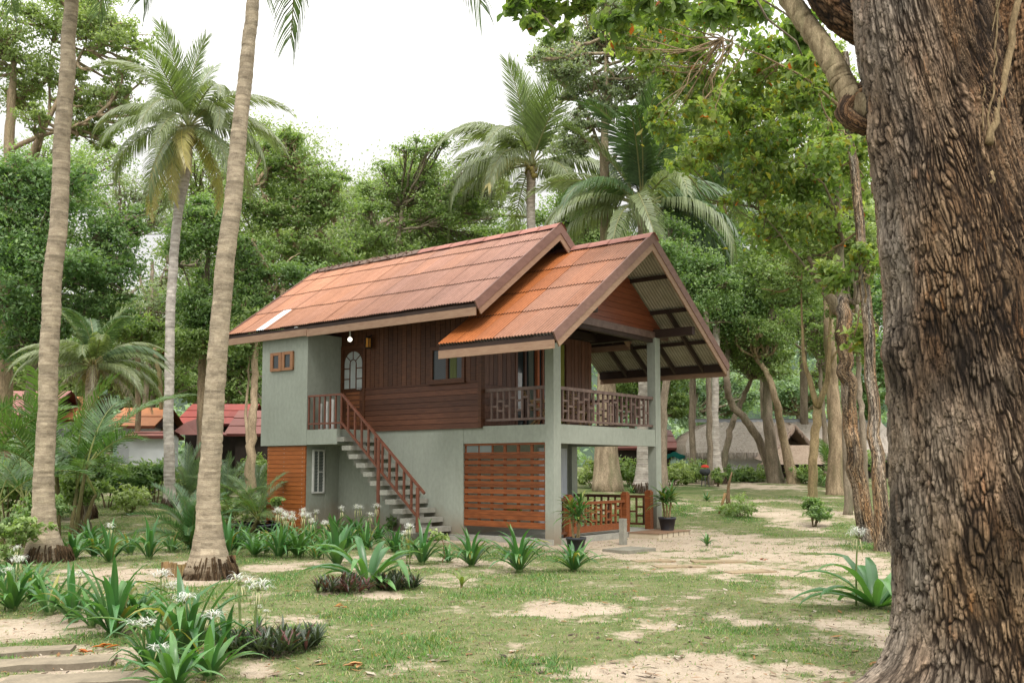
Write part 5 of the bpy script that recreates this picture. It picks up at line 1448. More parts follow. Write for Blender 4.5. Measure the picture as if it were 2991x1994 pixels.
tr('forest_tree', 'pale branching tree above the left end of the roof', 38, [(648, 1000, 24), (652, 720, 22), (655, 640, 20), (668, 560, 17), (690, 500, 11)], [[(655, 600, 13), (640, 540, 9), (622, 480, 7), (600, 430, 5)], [(662, 575, 11), (720, 540, 8), (770, 500, 5)], [(668, 550, 9), (690, 470, 7), (700, 400, 5)], [(650, 690, 10), (610, 600, 8), (570, 520, 6), (545, 470, 4)]],
   [(600, 400, 55, 38), (680, 360, 55, 42), (650, 440, 60, 38), (735, 420, 50, 40), (720, 490, 60, 40), (600, 500, 50, 36), (560, 450, 40, 34), (770, 480, 45, 34), (690, 570, 50, 30), (620, 580, 50, 36), (740, 570, 60, 36), (640, 330, 40, 26)], 15000, .20, 'mid', 5, tcol=pale, group=GF)
tr('forest_tree', 'leaning double-stemmed tree just over the lower left roof edge', 34, [(668, 900, 13), (640, 690, 12), (615, 620, 10), (575, 550, 8)], [[(625, 650, 7), (650, 590, 5), (670, 560, 3)]], [(580, 640, 50, 40), (560, 580, 45, 36), (600, 700, 50, 30), (700, 640, 55, 30), (650, 620, 30, 22)], 8000, .18, 'dark', 6, tcol=pale, group=GF)
tr('forest_tree', 'rounded bright green tree behind the middle of the roof ridge', 46, [(900, 1000, 18), (905, 700, 15), (915, 560, 12), (925, 470, 8)], [[(908, 620, 9), (870, 540, 6)], [(912, 580, 9), (970, 500, 6)]],
   [(930, 400, 50, 34), (985, 370, 45, 30), (1010, 430, 45, 34), (880, 440, 50, 38), (850, 480, 50, 36), (940, 470, 60, 40), (1010, 500, 50, 36), (870, 540, 60, 34), (970, 560, 60, 34), (1060, 470, 45, 36), (1070, 540, 45, 30), (820, 550, 50, 34), (900, 590, 70, 26), (960, 430, 40, 28)], 18000, .21, 'mid', 7, group=GF)
tr('forest_tree', 'grey-green tree behind the left coconut crown of the roof', 56, [(790, 1000, 15), (790, 700, 13), (795, 560, 9)], [[(792, 640, 8), (760, 560, 5)]], [(790, 500, 50, 36), (820, 450, 36, 24), (770, 560, 60, 36), (840, 600, 60, 30), (720, 600, 60, 34), (1100, 420, 36, 26), (1130, 380, 30, 20), (1090, 480, 40, 30), (1140, 440, 36, 30), (1120, 360, 22, 14)], 11000, .26, 'grey', 8, group=GF)
b = 36
tr('forest_tree', 'very tall tree with pale trunk rising behind the two palms, feathery crown against the sky', 37, [(1396, 1122, 56), (1392, 950, 48), (1390, 700, 30), (1388, 450, 24), (1389, 250, 15), (1392, 110, 7)],
   [[(1390, 370, 12), (1370, 310, 9), (1350, 250, 7), (1310, 190, 5)], [(1390, 380, 11), (1430, 330, 8), (1470, 260, 5)], [(1389, 300, 9), (1440, 190, 6)], [(1389, 250, 8), (1330, 130, 5)]],
   [(1280, 160, 60, 30), (1340, 100, 60, 34), (1410, 70, 65, 36), (1480, 120, 65, 36), (1340, 200, 60, 30), (1430, 180, 55, 30), (1390, 250, 50, 22), (1500, 220, 60, 36), (1260, 120, 40, 20), (1450, 30, 60, 30), (1330, 280, 36, 22), (1540, 60, 70, 40), (1550, 150, 60, 40), (1380, 30, 50, 26), (1300, 330, 50, 30)],
   19000, .20, 'grey', 9, tcol=(1.4, 1.35, 1.25), group=GF, flare=.45, seg=14, clump=.4)
# grey roots of that tree are its flare; trunk behind the right column
GR = 'trees standing right of the house'
tr('slender_tree', 'slender brown trunk seen behind the right porch column', 33, [(1526, 1125, 22), (1522, 1000, 19), (1532, 860, 17), (1545, 700, 14), (1540, 560, 9)], [], [(1560, 620, 60, 50), (1590, 700, 60, 45), (1530, 560, 50, 50), (1620, 640, 50, 50)], 9000, .17, 'dark', 10, group=GR)
tr('slender_tree', 'dark straight trunk close beside the straight pale palm', 41, [(1632, 1092, 13), (1628, 900, 13), (1620, 700, 11), (1615, 560, 6)], [], [(1600, 600, 55, 50), (1650, 690, 60, 46), (1640, 560, 60, 50)], 8000, .2, 'dark', 11, group=GR)
tr('slender_tree', 'trunk leaning right whose foot stands behind the straight pale palm', 44, [(1655, 1070, 15), (1678, 985, 14), (1700, 930, 12), (1725, 870, 9)], [], [(1740, 840, 55, 34), (1700, 800, 55, 36), (1770, 790, 50, 36)], 6500, .2, 'mid', 12, group=GR)
tr('curved_tree', 'dark trunk that bows out to the left before its foot meets the twin trunks', 43, [(1778, 1088, 22), (1752, 1030, 20), (1715, 965, 18), (1682, 930, 17), (1668, 870, 15), (1672, 790, 12)], [], [(1680, 720, 60, 46), (1730, 690, 60, 50), (1660, 760, 40, 30)], 7500, .2, 'dark', 13, group=GR)
tr('slender_tree', 'upright brown trunk with fluted foot, left one of the close pair', 43, [(1783, 1095, 34), (1768, 1000, 24), (1762, 900, 20), (1768, 790, 16), (1770, 680, 11)], [[(1764, 850, 9), (1735, 820, 6), (1690, 790, 3)], [(1766, 870, 8), (1800, 820, 6), (1860, 800, 4)]], [(1760, 650, 70, 50), (1800, 720, 60, 45), (1830, 640, 60, 50)], 9000, .2, 'mid', 14, group=GR)
tr('slender_tree', 'pale leaning trunk, right one of the close pair', 42, [(1824, 1097, 26), (1800, 1010, 19), (1782, 920, 16), (1762, 860, 13), (1735, 820, 9)], [], [(1720, 780, 40, 26), (1750, 760, 40, 26)], 3500, .18, 'mid', 15, tcol=pale, group=GR)
yel = (1.25, 1.15, .85)
tr('forked_tree', 'yellowish slender trunk that forks at mid height, standing over a dark round bush', 31.5, [(1865, 1150, 21), (1868, 1050, 20), (1876, 960, 19), (1878, 925, 20)], [[(1877, 930, 15), (1862, 870, 13), (1850, 820, 12), (1848, 720, 9), (1850, 600, 6)], [(1878, 935, 16), (1898, 880, 14), (1902, 800, 12), (1905, 700, 9), (1920, 600, 6)], [(1902, 840, 8), (1925, 790, 7), (1950, 720, 5)]],
   [(1850, 560, 60, 45), (1910, 590, 60, 50), (1950, 690, 40, 40), (1820, 630, 50, 40)], 8000, .16, 'mid', 16, tcol=yel, group=GR, amp=.015)
tr('slender_tree', 'pale stout trunk with fluted foot between the yellowish fork and the mossy trunk', 35, [(1925, 1126, 46), (1920, 1000, 34), (1912, 880, 28), (1904, 760, 24), (1900, 640, 16)], [], [(1900, 560, 70, 50), (1950, 500, 60, 50)], 7000, .18, 'mid', 17, tcol=pale, group=GR)
# nearer trunks beside the big tree, with large-leaved canopy


def alm(col, rng):
    k = rng.random(len(col)); c = col.copy()
    o = k < .006; y = (k > .006) & (k < .10)
    c[o] = np.array([0.50, 0.13, 0.03]) * rng.uniform(.6, 1.1, (o.sum(), 1)); c[y] = np.array([0.30, 0.27, 0.04]) * rng.uniform(.6, 1.1, (y.sum(), 1)); return c


def alm2(col, rng):
    k = rng.random(len(col)); c = col.copy(); o = k < .012
    c[o] = np.array([0.42, 0.11, 0.03]); return c


GN = 'large-leaved trees beside the big tree'
tr('almond_tree', 'mossy forked trunk with a broken brown stub, left of the big tree', 20.3, [(2000, 1238, 40), (1968, 1080, 36), (1953, 960, 34), (1944, 830, 32), (1937, 740, 36), (1934, 690, 32)],
   [[(1926, 715, 30), (1898, 670, 26), (1868, 610, 22), (1856, 590, 20)], [(1926, 720, 30), (1934, 600, 22), (1936, 480, 19), (1944, 330, 16), (1930, 180, 10)], [(1936, 560, 9), (1880, 470, 7), (1800, 420, 5)], [(1938, 450, 9), (1860, 330, 7), (1740, 270, 5)], [(1900, 680, 8), (1840, 600, 6), (1740, 480, 5)]],
   [(1890, 420, 65, 50), (1800, 400, 70, 45), (1720, 330, 70, 50), (1830, 300, 70, 50), (1760, 220, 70, 45), (1880, 520, 60, 45), (1790, 520, 60, 45), (1720, 440, 60, 40), (1660, 250, 60, 36), (1900, 250, 50, 60), (1620, 360, 55, 36)],
   8200, .145, 'almond', 18, group=GN, fold=True, aspect=.6, special=alm, clump=.62, leafm='leaf_big', frag=2, twigs=.6, tcol=(.85, .85, .75), more=1, near=dict(cw=.02, chh=.10, amp=.0035, grey=(-.6, -.5), tone=np.array([1.45, 1.6, 1.75])))
tr('almond_tree', 'straight pale trunk rising close against the left side of the big tree', 18.2, [(2035, 1250, 40), (2018, 1080, 30), (2004, 900, 26), (1990, 700, 24), (1970, 480, 22), (1952, 290, 20), (1940, 120, 16)],
   [[(1952, 330, 10), (1915, 315, 9), (1882, 290, 8), (1850, 250, 5)], [(1975, 530, 7), (1930, 560, 5)], [(1945, 200, 10), (1850, 100, 7), (1700, 60, 5)], [(1950, 260, 9), (1820, 190, 6), (1640, 130, 4)], [(1990, 720, 7), (1960, 640, 5)]],
   [(1860, 110, 65, 50), (1770, 90, 65, 50), (1680, 60, 70, 45), (1590, 70, 60, 40), (1840, 200, 60, 45), (1640, 160, 60, 40), (1750, 170, 60, 40), (1900, 180, 50, 60), (1870, 360, 50, 45), (1560, 190, 50, 36), (1530, 290, 50, 34), (1600, 270, 55, 34), (1930, 620, 40, 50), (1510, 30, 50, 30), (1985, 420, 30, 70), (1975, 600, 30, 60), (1990, 780, 26, 50), (1960, 340, 40, 60), (1440, 90, 50, 30), (1480, 150, 40, 26)],
   8000, .145, 'almond', 19, group=GN, fold=True, aspect=.6, special=alm, clump=.62, leafm='leaf_big', frag=2, twigs=.6, tcol=(1.25, 1.1, .9), more=1, near=dict(cw=.016, chh=.16, amp=.0028, grey=(-.3, -.8), tone=np.array([1.7, 1.9, 2.1])))
# overhanging leaves of the big tree at the top
tm = MB(); rngb = np.random.default_rng(44); cmb = MB(); BB = []
for x, y, r, Y in ((1250, 30, 55, 11.5), (1330, 20, 50, 11.5), (1210, 55, 30, 11), (1280, 75, 30, 11.2), (1420, 25, 60, 11), (1180, 5, 40, 11), (1530, 10, 60, 11), (1640, 20, 60, 10.5), (1740, 20, 60, 10.5), (1480, -40, 70, 11), (1300, -50, 70, 11.4), (1830, 60, 45, 10), (1850, 140, 36, 9.6)):
    c = WD(x, y, Y) - bt_base; k_ = DD * Y / FPX; BB.append((c, (r * k_, r * k_, r * .75 * k_)))
tips = crown(cmb, BB, 2600, .14, 'almond', rngb, fold=True, aspect=.6, special=alm2, clump=.42)
src = [WD(1650, -200, BT_Y + 1.2) - bt_base, WD(1500, -130, 9.6) - bt_base, WD(1300, -60, 11.2) - bt_base, WD(1200, 20, 11.3) - bt_base]
lp = limb(tm, src, .055, .012, rngb, n=24, seg=7, amp=.02)
for (c, r), tp in zip(BB, tips):
    a_ = lp[np.argmin(np.linalg.norm(lp - c, axis=1))]; tm.tube(wiggle([a_, (a_ + c) / 2, c], 7, .03, rngb), np.linspace(.018, .008, 7), 5)
    for q in tp[:7]: tm.tube([c, (c + q) / 2 + rngb.normal(0, .03, 3), q], [.008, .006, .003], 4)
tm.build('bough', M['trunk'], big, True); cmb.build('crown', M['leaf_big'], big)

for i, (lab, Y, t, bl, n, pal) in enumerate([
    ('slim grey trunk between the close pair and the yellowish fork', 46, [(1900, 1092, 13), (1893, 980, 11), (1884, 860, 9), (1880, 760, 7)], [(1870, 700, 60, 46), (1900, 780, 50, 40)], 5000, 'mid'),
    ('slim pale trunk just right of the mossy forked trunk', 30, [(1990, 1160, 16), (1982, 1000, 14), (1972, 850, 12), (1968, 700, 9)], [(1970, 640, 46, 60), (1985, 520, 36, 60), (1960, 760, 36, 40)], 7000, 'light'),
    ('leaning slim trunk behind the thatched roof', 54, [(1930, 1070, 13), (1915, 950, 11), (1890, 840, 9)], [(1880, 800, 50, 36), (1920, 860, 46, 34), (1860, 760, 46, 34)], 5500, 'light'),
    ('light crowned slim tree between the tall pale tree and the big-leaved canopy', 44, [(1590, 1085, 15), (1592, 700, 12), (1598, 420, 9), (1600, 260, 5)], [(1570, 330, 55, 34), (1620, 260, 55, 36), (1640, 350, 50, 36), (1580, 230, 40, 26), (1540, 400, 46, 34), (1650, 180, 46, 30), (1600, 440, 56, 40)], 11000, 'light'),
    ('light green slim tree filling the shade left of the big tree', 28, [(1945, 1130, 18), (1940, 900, 15), (1930, 650, 12), (1925, 480, 8)], [(1900, 480, 55, 44), (1950, 420, 50, 50), (1860, 560, 55, 40), (1930, 560, 50, 46), (1975, 520, 36, 60), (1900, 360, 46, 44), (1965, 300, 36, 50), (1840, 460, 46, 40)], 14000, 'light'),
]):
    tr('slim_tree', lab, Y, t, [], bl, n, .17, pal, 140 + i, group='slim trees right of the house')

# background trees right and centre
GB = 'hazy trees in the background'
for i, (lab, Y, t, bl, n, pal) in enumerate([
    ('dark green background tree filling the shade behind the forked yellowish tree', 50, [(1850, 1090, 20), (1845, 800, 16), (1840, 640, 10)], [(1700, 640, 70, 50), (1770, 600, 80, 55), (1850, 620, 80, 60), (1930, 640, 70, 60), (1720, 740, 70, 45), (1800, 720, 80, 50), (1890, 740, 80, 50), (1960, 760, 60, 60), (1680, 560, 60, 50), (1760, 500, 70, 50), (1860, 500, 80, 60), (1950, 480, 60, 70)], 22000, 'dark'),
    ('mid green background tree behind the porch gable', 56, [(1590, 1085, 18), (1590, 800, 15), (1585, 620, 9)], [(1560, 480, 60, 50), (1620, 440, 65, 50), (1590, 560, 70, 50), (1650, 560, 60, 50), (1540, 640, 60, 50), (1610, 700, 60, 50), (1690, 470, 60, 50), (1640, 360, 55, 40), (1700, 380, 60, 40), (1560, 380, 45, 34)], 16000, 'mid'),
    ('pale hazy background tree high behind the large-leaved canopy', 60, [(1760, 1080, 20), (1750, 700, 16), (1745, 420, 9)], [(1700, 250, 70, 50), (1780, 200, 70, 50), (1850, 280, 70, 60), (1740, 340, 70, 50), (1820, 380, 70, 50), (1890, 180, 60, 60), (1660, 180, 50, 40), (1930, 320, 50, 70)], 13000, 'light'),
    ('hazy bright green tree above the thatched roof', 66, [(1830, 1080, 16), (1835, 950, 12)], [(1800, 900, 45, 28), (1840, 880, 40, 28), (1870, 915, 40, 24), (1760, 920, 36, 22), (1900, 890, 40, 30)], 8000, 'far'),
    ('hazy teal trees beyond the small hut right of the porch', 70, [(1590, 1075, 14), (1595, 950, 10)], [(1560, 930, 40, 30), (1600, 960, 40, 26), (1640, 900, 40, 36), (1690, 930, 40, 30), (1580, 880, 40, 30), (1720, 890, 40, 34)], 9000, 'far'),
    ('mid green tree seen under the porch roof behind the balcony', 52, [(1450, 1085, 16), (1452, 900, 12)], [(1440, 880, 46, 36), (1480, 920, 40, 30), (1500, 860, 40, 36), (1410, 920, 36, 30), (1540, 860, 40, 34), (1550, 930, 30, 24)], 9000, 'mid'),
    ('background tree behind the red roofed house at the left', 58, [(520, 1085, 14), (525, 850, 12), (530, 700, 8)], [(500, 840, 60, 40), (560, 830, 50, 44), (590, 880, 40, 36), (540, 900, 50, 26), (470, 890, 50, 30), (600, 940, 30, 30), (560, 760, 50, 40), (430, 860, 50, 36), (400, 800, 50, 40)], 13000, 'mid'),
    ('background tree behind the orange roofed huts', 60, [(250, 1080, 16), (255, 850, 12)], [(230, 850, 60, 40), (290, 880, 55, 36), (180, 890, 55, 36), (340, 900, 50, 30), (250, 790, 60, 40), (120, 860, 60, 50), (60, 880, 60, 50), (10, 850, 60, 50), (320, 820, 50, 36)], 14000, 'light'),
    ('mid green tree closing the gap above the right end of the upper roof', 62, [(1300, 1085, 18), (1302, 700, 14), (1300, 520, 8)], [(1140, 520, 50, 40), (1200, 560, 50, 36), (1290, 500, 60, 45), (1340, 560, 60, 40), (1390, 520, 60, 45), (1430, 600, 60, 40), (1260, 570, 50, 30), (1330, 450, 50, 36)], 13000, 'mid'),
    ('background tree beyond the right edge of the picture, nearest the big tree', 40, [(2560, 1090, 22), (2560, 800, 16)], [(2520, 700, 80, 60), (2600, 760, 80, 60), (2560, 600, 80, 60), (2620, 880, 70, 50), (2500, 850, 60, 50)], 9000, 'mid'),
    ('background tree far beyond the right edge of the picture', 52, [(2860, 1085, 20), (2860, 760, 14)], [(2800, 700, 80, 60), (2900, 740, 80, 60), (2860, 600, 80, 60), (2780, 860, 80, 50), (2920, 880, 70, 50)], 9000, 'light'),
    ('bushy dark tree right at the far side of the big trunk', 48, [(2000, 1090, 18), (2000, 800, 14)], [(1990, 700, 50, 60), (2010, 820, 45, 60), (1985, 920, 40, 40), (1975, 580, 40, 60)], 8000, 'teal'),
]):
    tr('background_tree', lab, Y, t, [], bl, n, .27 if Y < 58 else .32, pal, 60 + i, group=GB, leafm='leaf_far', twigs=.5)

for i, (lab, Y, t, bl, n, pal) in enumerate([
    ('pale tall grove tree closing the view behind the dense dark tree at the left edge', 62, [(40, 1080, 18), (45, 700, 14), (50, 450, 8)], [(0, 420, 90, 80), (80, 380, 80, 70), (150, 350, 80, 60), (60, 540, 90, 80), (160, 480, 90, 70), (240, 440, 80, 60), (0, 680, 80, 90), (120, 660, 90, 90), (220, 620, 80, 80), (60, 800, 90, 60), (180, 780, 90, 60)], 15000, 'mid'),
    ('pale grove tree behind the crown of the coconut palm between the two near trunks', 66, [(450, 1080, 18), (455, 700, 14), (460, 450, 8)], [(430, 470, 70, 60), (500, 420, 70, 60), (560, 370, 60, 55), (470, 560, 80, 70), (560, 500, 80, 70), (420, 660, 70, 70), (520, 640, 80, 80), (600, 600, 70, 80), (440, 780, 80, 60), (540, 780, 80, 60)], 14000, 'light'),
    ('pale grove tree behind the pale branching tree above the left end of the roof', 64, [(690, 1080, 18), (692, 700, 14), (695, 450, 8)], [(620, 350, 60, 45), (690, 370, 70, 55), (760, 450, 60, 40), (650, 450, 80, 70), (740, 520, 80, 60), (640, 560, 80, 70), (720, 600, 80, 60), (800, 520, 60, 50), (810, 580, 70, 50)], 13000, 'light'),
    ('pale grove tree behind the rounded bright green tree at the roof ridge', 68, [(960, 1080, 18), (965, 700, 14), (970, 500, 8)], [(870, 430, 60, 40), (930, 410, 60, 40), (1000, 390, 60, 44), (1060, 440, 60, 44), (880, 500, 70, 50), (960, 490, 80, 50), (1040, 520, 70, 50), (1110, 470, 60, 50), (920, 570, 80, 50), (1100, 560, 70, 50)], 13000, 'light'),
    ('dim grove tree low behind the bungalow and the near palm trunk', 56, [(350, 1080, 14), (352, 800, 10)], [(300, 760, 80, 50), (380, 760, 70, 50), (440, 800, 70, 50), (330, 830, 80, 50), (420, 870, 70, 40), (260, 700, 60, 50), (360, 680, 50, 40)], 9000, 'mid'),
]):
    tr('grove_tree', lab, Y, t, [], bl, n, .30, pal, 240 + i, group='pale grove behind the nearer trees', leafm='leaf_far', twigs=.5, clump=.6)

# hillside wood far behind everything
hx = np.linspace(-170, 170, 60); hy = np.linspace(95, 240, 30)
X, Yv = np.meshgrid(hx, hy, indexing='ij')
H = 1.3 + 26 * sstep(98, 215, Yv) * (0.7 + .6 * fbm(X * .02, Yv * .02, o=3, seed=5))
mb = MB(); mb.grid(np.stack([X, Yv, H - .5], -1), (0.05, 0.085, 0.05)); o = mb.build('hills', M['leaf_far'], None, True); o['kind'] = 'structure'
rngh = np.random.default_rng(9); B = []
for i in range(420):
    x = rngh.uniform(-160, 160); y = rngh.uniform(96, 200); z = 1.3 + 26 * sstep(98, 215, y) * (0.7 + .6 * float(fbm(np.array([x * .02]), np.array([y * .02]), o=3, seed=5)[0]))
    r = rngh.uniform(2.5, 4.5); B.append((np.array([x, y, z + r * .6]), (r, r, r * rngh.uniform(.7, 1.2))))
mb = MB(); crown(mb, B, 120000, .75, 'far', rngh, clump=.4); o = mb.build('forest', M['leaf_far']); o['kind'] = 'stuff'; tag(o, 'hazy wooded hillside far behind the trees', 'forest')
# ------------------------------------------------------------------ lilies
_m = MB(); _q = np.random.default_rng(8)
for _i in range(5): strap(_m, (0, 0, .0), _i * 1.3 + .3, .34, .06, radians(78 - 6 * _i), radians(75), _q, np.array([.20, .26, .06]) * _q.uniform(.8, 1.2), 8)
_m.tube([(0, 0, -.05), (0, 0, .12)], [.02, .012], 6, (.4, .28, .12)); SEED = _m.mesh('leaves', M['leaf_gloss'], True)
FL = lambda *a: list(a)
spots = [
    # x, y (foot, survey px/1.2717), mesh, scale, flowers(dx,dy,height), label
    (30, 1402, 0, .92, FL((.05, -.05, .82), (-.12, .0, .68)), 'spider lily in flower at the left edge of the picture'),
    (112, 1412, 3, .85, [], 'small flowerless lily, second from the left in the front row'),
    (168, 1428, 1, .92, FL((.02, .0, .8),), 'upright lily with one fading flower head, front row left'),
    (262, 1462, 2, 1.02, FL((.38, .35, .72), (.44, .38, .6)), 'lily with broad arching leaves above the fallen orange leaves'),
    (425, 1515, 2, 1.18, FL((.03, -.05, .62), (.26, -.08, .5), (-.20, -.35, .42), (.38, .25, .75), (.48, .3, .74)), 'largest front lily, full of white flowers'),
    (590, 1450, 3, .35, FL((-.05, .2, 1.0), (.25, .1, .75)), 'low lily with two tall flower heads over the dark red ground plant'),
    (400, 1590, 0, .78, FL((-.2, .22, .5),), 'front lily cut by the bottom edge of the picture'),
    (168, 1285, 0, .85, [], 'lily right of the left palm foot'),
    (252, 1292, 1, .95, FL((.0, -.02, .92),), 'lily with one white flower, in the row between the two palms'),
    (342, 1283, 1, 1.0, [], 'dense upright lily between the two palms'),
    (395, 1268, 3, .7, [], 'small lily half hidden behind the fern left of the right palm'),
    (525, 1272, 1, .95, [], 'upright lily directly right of the ragged palm foot'),
    (583, 1276, 0, .85, [], 'flowerless lily, second right of the ragged palm foot'),
    (640, 1280, 2, .85, FL((.0, .25, 1.25), (.15, .2, 1.2), (-.15, .3, 1.22)), 'lily under the left part of the big white flower bunch'),
    (685, 1278, 0, .85, FL((-.15, .2, 1.15), (.1, .1, 1.1), (.0, .3, 1.25), (.22, .25, 1.05)), 'lily under the right part of the big white flower bunch'),
    (728, 1283, 1, .78, FL((.12, .2, 1.0),), 'lily with a low flower head in front of the grey wall'),
    (770, 1250, 2, .85, FL((.12, .05, 1.15),), 'lily behind the broad-leaved plant, in front of the stair post'),
    (818, 1238, 0, .85, FL((-.05, .0, 1.2), (.15, -.1, 1.05)), 'lily with two flower heads near the foot of the stair post'),
    (868, 1245, 1, .85, FL((-.08, .0, 1.15),), 'lily with one flower head left of the bottom stair step'),
    (968, 1296, 1, .98, FL((-.22, .05, .85), (-.28, .1, .75)), 'lily below the stairs with a flower head on its left'),
    (1083, 1300, 2, .85, [], 'flowerless lily left of the slatted screen middle'),
    (1193, 1312, 2, .95, [], 'flowerless lily in front of the slatted screen'),
    (1318, 1310, 2, .8, [], 'flowerless lily in front of the corner column flower pot'),
    (715, 1240, 3, .8, FL((.1, .0, 1.1),), 'rear lily against the grey wall beneath the louvre window'),
    (560, 1245, 3, .8, [], 'rear lily left of the orange board panel'),
    (620, 1250, 1, .8, [], 'rear lily below the orange board panel'),
    (205, 1255, 2, .85, [], 'rear lily behind the row, near the left palm'),
    (440, 1262, 3, .6, [], 'small lily at the fern foot'),
    (545, 1262, 2, .75, [], 'low lily tucked behind the two lilies right of the ragged palm foot'),
    (612, 1268, 3, .8, [], 'low lily between the flowerless pair and the white flower bunch'),
    (662, 1262, 2, .8, FL((-.1, .1, 1.1), (.1, .1, 1.15)), 'lily at the back of the white flower bunch'),
    (705, 1262, 1, .8, FL((.0, .1, 1.1),), 'lily behind the low flower head before the grey wall'),
    (748, 1268, 0, .75, [], 'flowerless lily left of the second broad-leaved plant'),
    (795, 1262, 2, .8, [], 'flowerless lily between the broad-leaved plants and the stair post'),
    (842, 1262, 3, .85, FL((.1, .1, 1.05),), 'lily with a bent flower head right behind the big broad-leaved plant'),
    (905, 1268, 2, .7, [], 'small lily left of the lily below the stairs'),
    (940, 1280, 3, .7, FL((.0, .0, 1.0),), 'small lily with a fading flower head left below the bottom step'),
    (1030, 1290, 3, .55, [], 'small lily beside the drying sapling'),
    (300, 1272, 3, .75, [], 'low lily filling the gap in the row between the two palms'),
    (215, 1278, 2, .75, [], 'low lily left of the one-flowered lily between the two palms'),
    (20, 1345, 2, .7, FL((.1, .1, 1.0),), 'small lily behind the flowering one at the left edge'),
    (75, 1380, 2, .75, [], 'low lily between the flowering one at the left edge and its neighbour'),
    (210, 1440, 3, .7, [], 'low lily right of the upright front lily'),
    (320, 1450, 0, .8, [], 'lily between the broad arching one and the largest front lily'),
    (520, 1505, 1, .75, [], 'lily at the right foot of the largest front lily'),
    (350, 1545, 2, .7, [], 'low lily left below the largest front lily'),
    (480, 1560, 3, .8, [], 'low lily right of the one cut by the bottom edge'),
]
for i, (x, y, k, sc, fl, lab) in enumerate(spots):
    lily(lab, GD(x, y), LILY[k], sc * (.90 if y < 1335 else .86), fl, 200 + i)
lily('big broad-leaved plant over two dark red ground plants, in the middle of the lawn', GD(845, 1345), BROAD[2], .82, [], 301, None, 'broad_leaved_plant', 'plant', 1.0)
lily('second broad-leaved plant with dark stem behind the big one on the lawn', GD(775, 1300), BROAD[1], .85, [], 303, None, 'broad_leaved_plant', 'plant', 2.0)
lily('broad-leaved plant with one flower leaning beside the big tree', GD(2010, 1398), BROAD[2], .92, FL((-.16, .2, 1.05),), 302, None, 'broad_leaved_plant', 'plant', 1.2)

# low dark red ground plants: many short pointed leaves
def rosette_clump(name, label, base, r, n, seed, red):
    rng = np.random.default_rng(seed); T = thing(name, label, 'ground plant', base, 0, 'dark red ground plants'); mb = MB()
    for i in range(n):
        a = rng.random() * 6.28; q = r * rng.random() ** .5; c = np.array([cos(a) * q, sin(a) * q * .8, rng.uniform(.0, .06)])
        for j in range(9):
            g = np.array([0.055, 0.075, 0.045]) if rng.random() > red else np.array([0.115, 0.045, 0.042])
            strap(mb, c, rng.random() * 6.28, rng.uniform(.14, .24), .028, radians(rng.uniform(30, 85)), radians(40), rng, g * rng.uniform(.6, 1.5), 5)
    mb.build('leaves', M['leaf_gloss'], T, True)


rosette_clump('ground_plant', 'dark red ground plant left below the big broad-leaved plant', GD(790, 1360), .34, 36, 1, .4)
rosette_clump('ground_plant', 'dark green-purple ground plant right below the big broad-leaved plant', GD(905, 1352), .34, 36, 2, .12)
rosette_clump('ground_plant', 'dark ground plant in the front, right of the largest lily', GD(625, 1500), .42, 52, 3, .1)

# ------------------------------------------------------------------ potted plants, saplings
def dracaena(name, label, base, h, sc, seed, pot=True, stems=3, nl=26, tint=1.0, group='potted dracaenas'):
    rng = np.random.default_rng(seed); T = thing(name, label, 'potted plant', base, 0, group, sc); z0 = 0.0
    if pot:
        m = MB(); m.lathe([(.12, 0), (.155, .20), (.165, .20), (.17, .245), (.15, .245), (.145, .21)], 28); m.build('pot', M['pot'], T, True)
        m = MB(); m.lathe([(.001, .20), (.148, .205)], 20, (.12, .09, .06)); m.build('soil', M['litter'], T); z0 = .2
    sm, lm = MB(), MB()
    for i in range(stems):
        a = i * 2.1 + rng.random(); q = np.array([cos(a) * .04, sin(a) * .04, z0]); e = np.array([cos(a) * .09, sin(a) * .09, z0 + h * rng.uniform(.75, 1.1)])
        sm.tube(wiggle([q, (q + e) / 2 + rng.normal(0, .01, 3), e], 10, .003, rng), np.linspace(.022, .017, 10), 8, (1.25, 1.15, .8))
        for j in range(nl):
            g = np.array([0.065, 0.15, 0.040]) * rng.uniform(.7, 1.4) * tint
            if rng.random() < .15: g = np.array([.20, .23, .06])
            strap(lm, e - np.array([0, 0, .10 * j / nl]), j * 2.4, rng.uniform(.26, .42), .042, radians(80 - 75 * j / nl + rng.normal(0, 8)), radians(70), rng, g, 7)
    sm.build('stem', M['trunk'], T, True); lm.build('leaves', M['leaf_gloss'], T, True)


M['pot'] = pmat('black_plastic_pot', (0.035, 0.037, 0.045), (0.022, 0.023, 0.028), 8, rough=0.5, spec=.4, c3=(.10, .085, .06), s3=6)
dracaena('potted_plant', 'potted dracaena in a black pot before the corner column of the porch', GD(1323, 1268), .46, 1.15, 1)
q = hp(4.05, -.42, .10); dracaena('potted_plant', 'potted dracaena in a black pot on the porch step by the right column', q, .48, 1.25, 2)


def sapling(name, label, base, h, seed, pal='light', n=150, sz=.12, r=.16, thick=.011, col=(1.6, 1.55, 1.45)):
    rng = np.random.default_rng(seed); T = thing(name, label, 'sapling', base); sm, cm = MB(), MB(); p = wiggle([(0, 0, -.05), (.02, 0, h * .5), (-.03, 0, h)], 10, .006, rng); sm.tube(p, np.linspace(thick, thick * .6, 10), 7, col)
    crown(cm, [(np.array([-.03, 0, h]), (r, r, r * .65))], n, sz, pal, rng, clump=.5, fold=True, aspect=.5); sm.build('stem', M['trunk'], T, True); cm.build('leaves', M['leaf'], T)


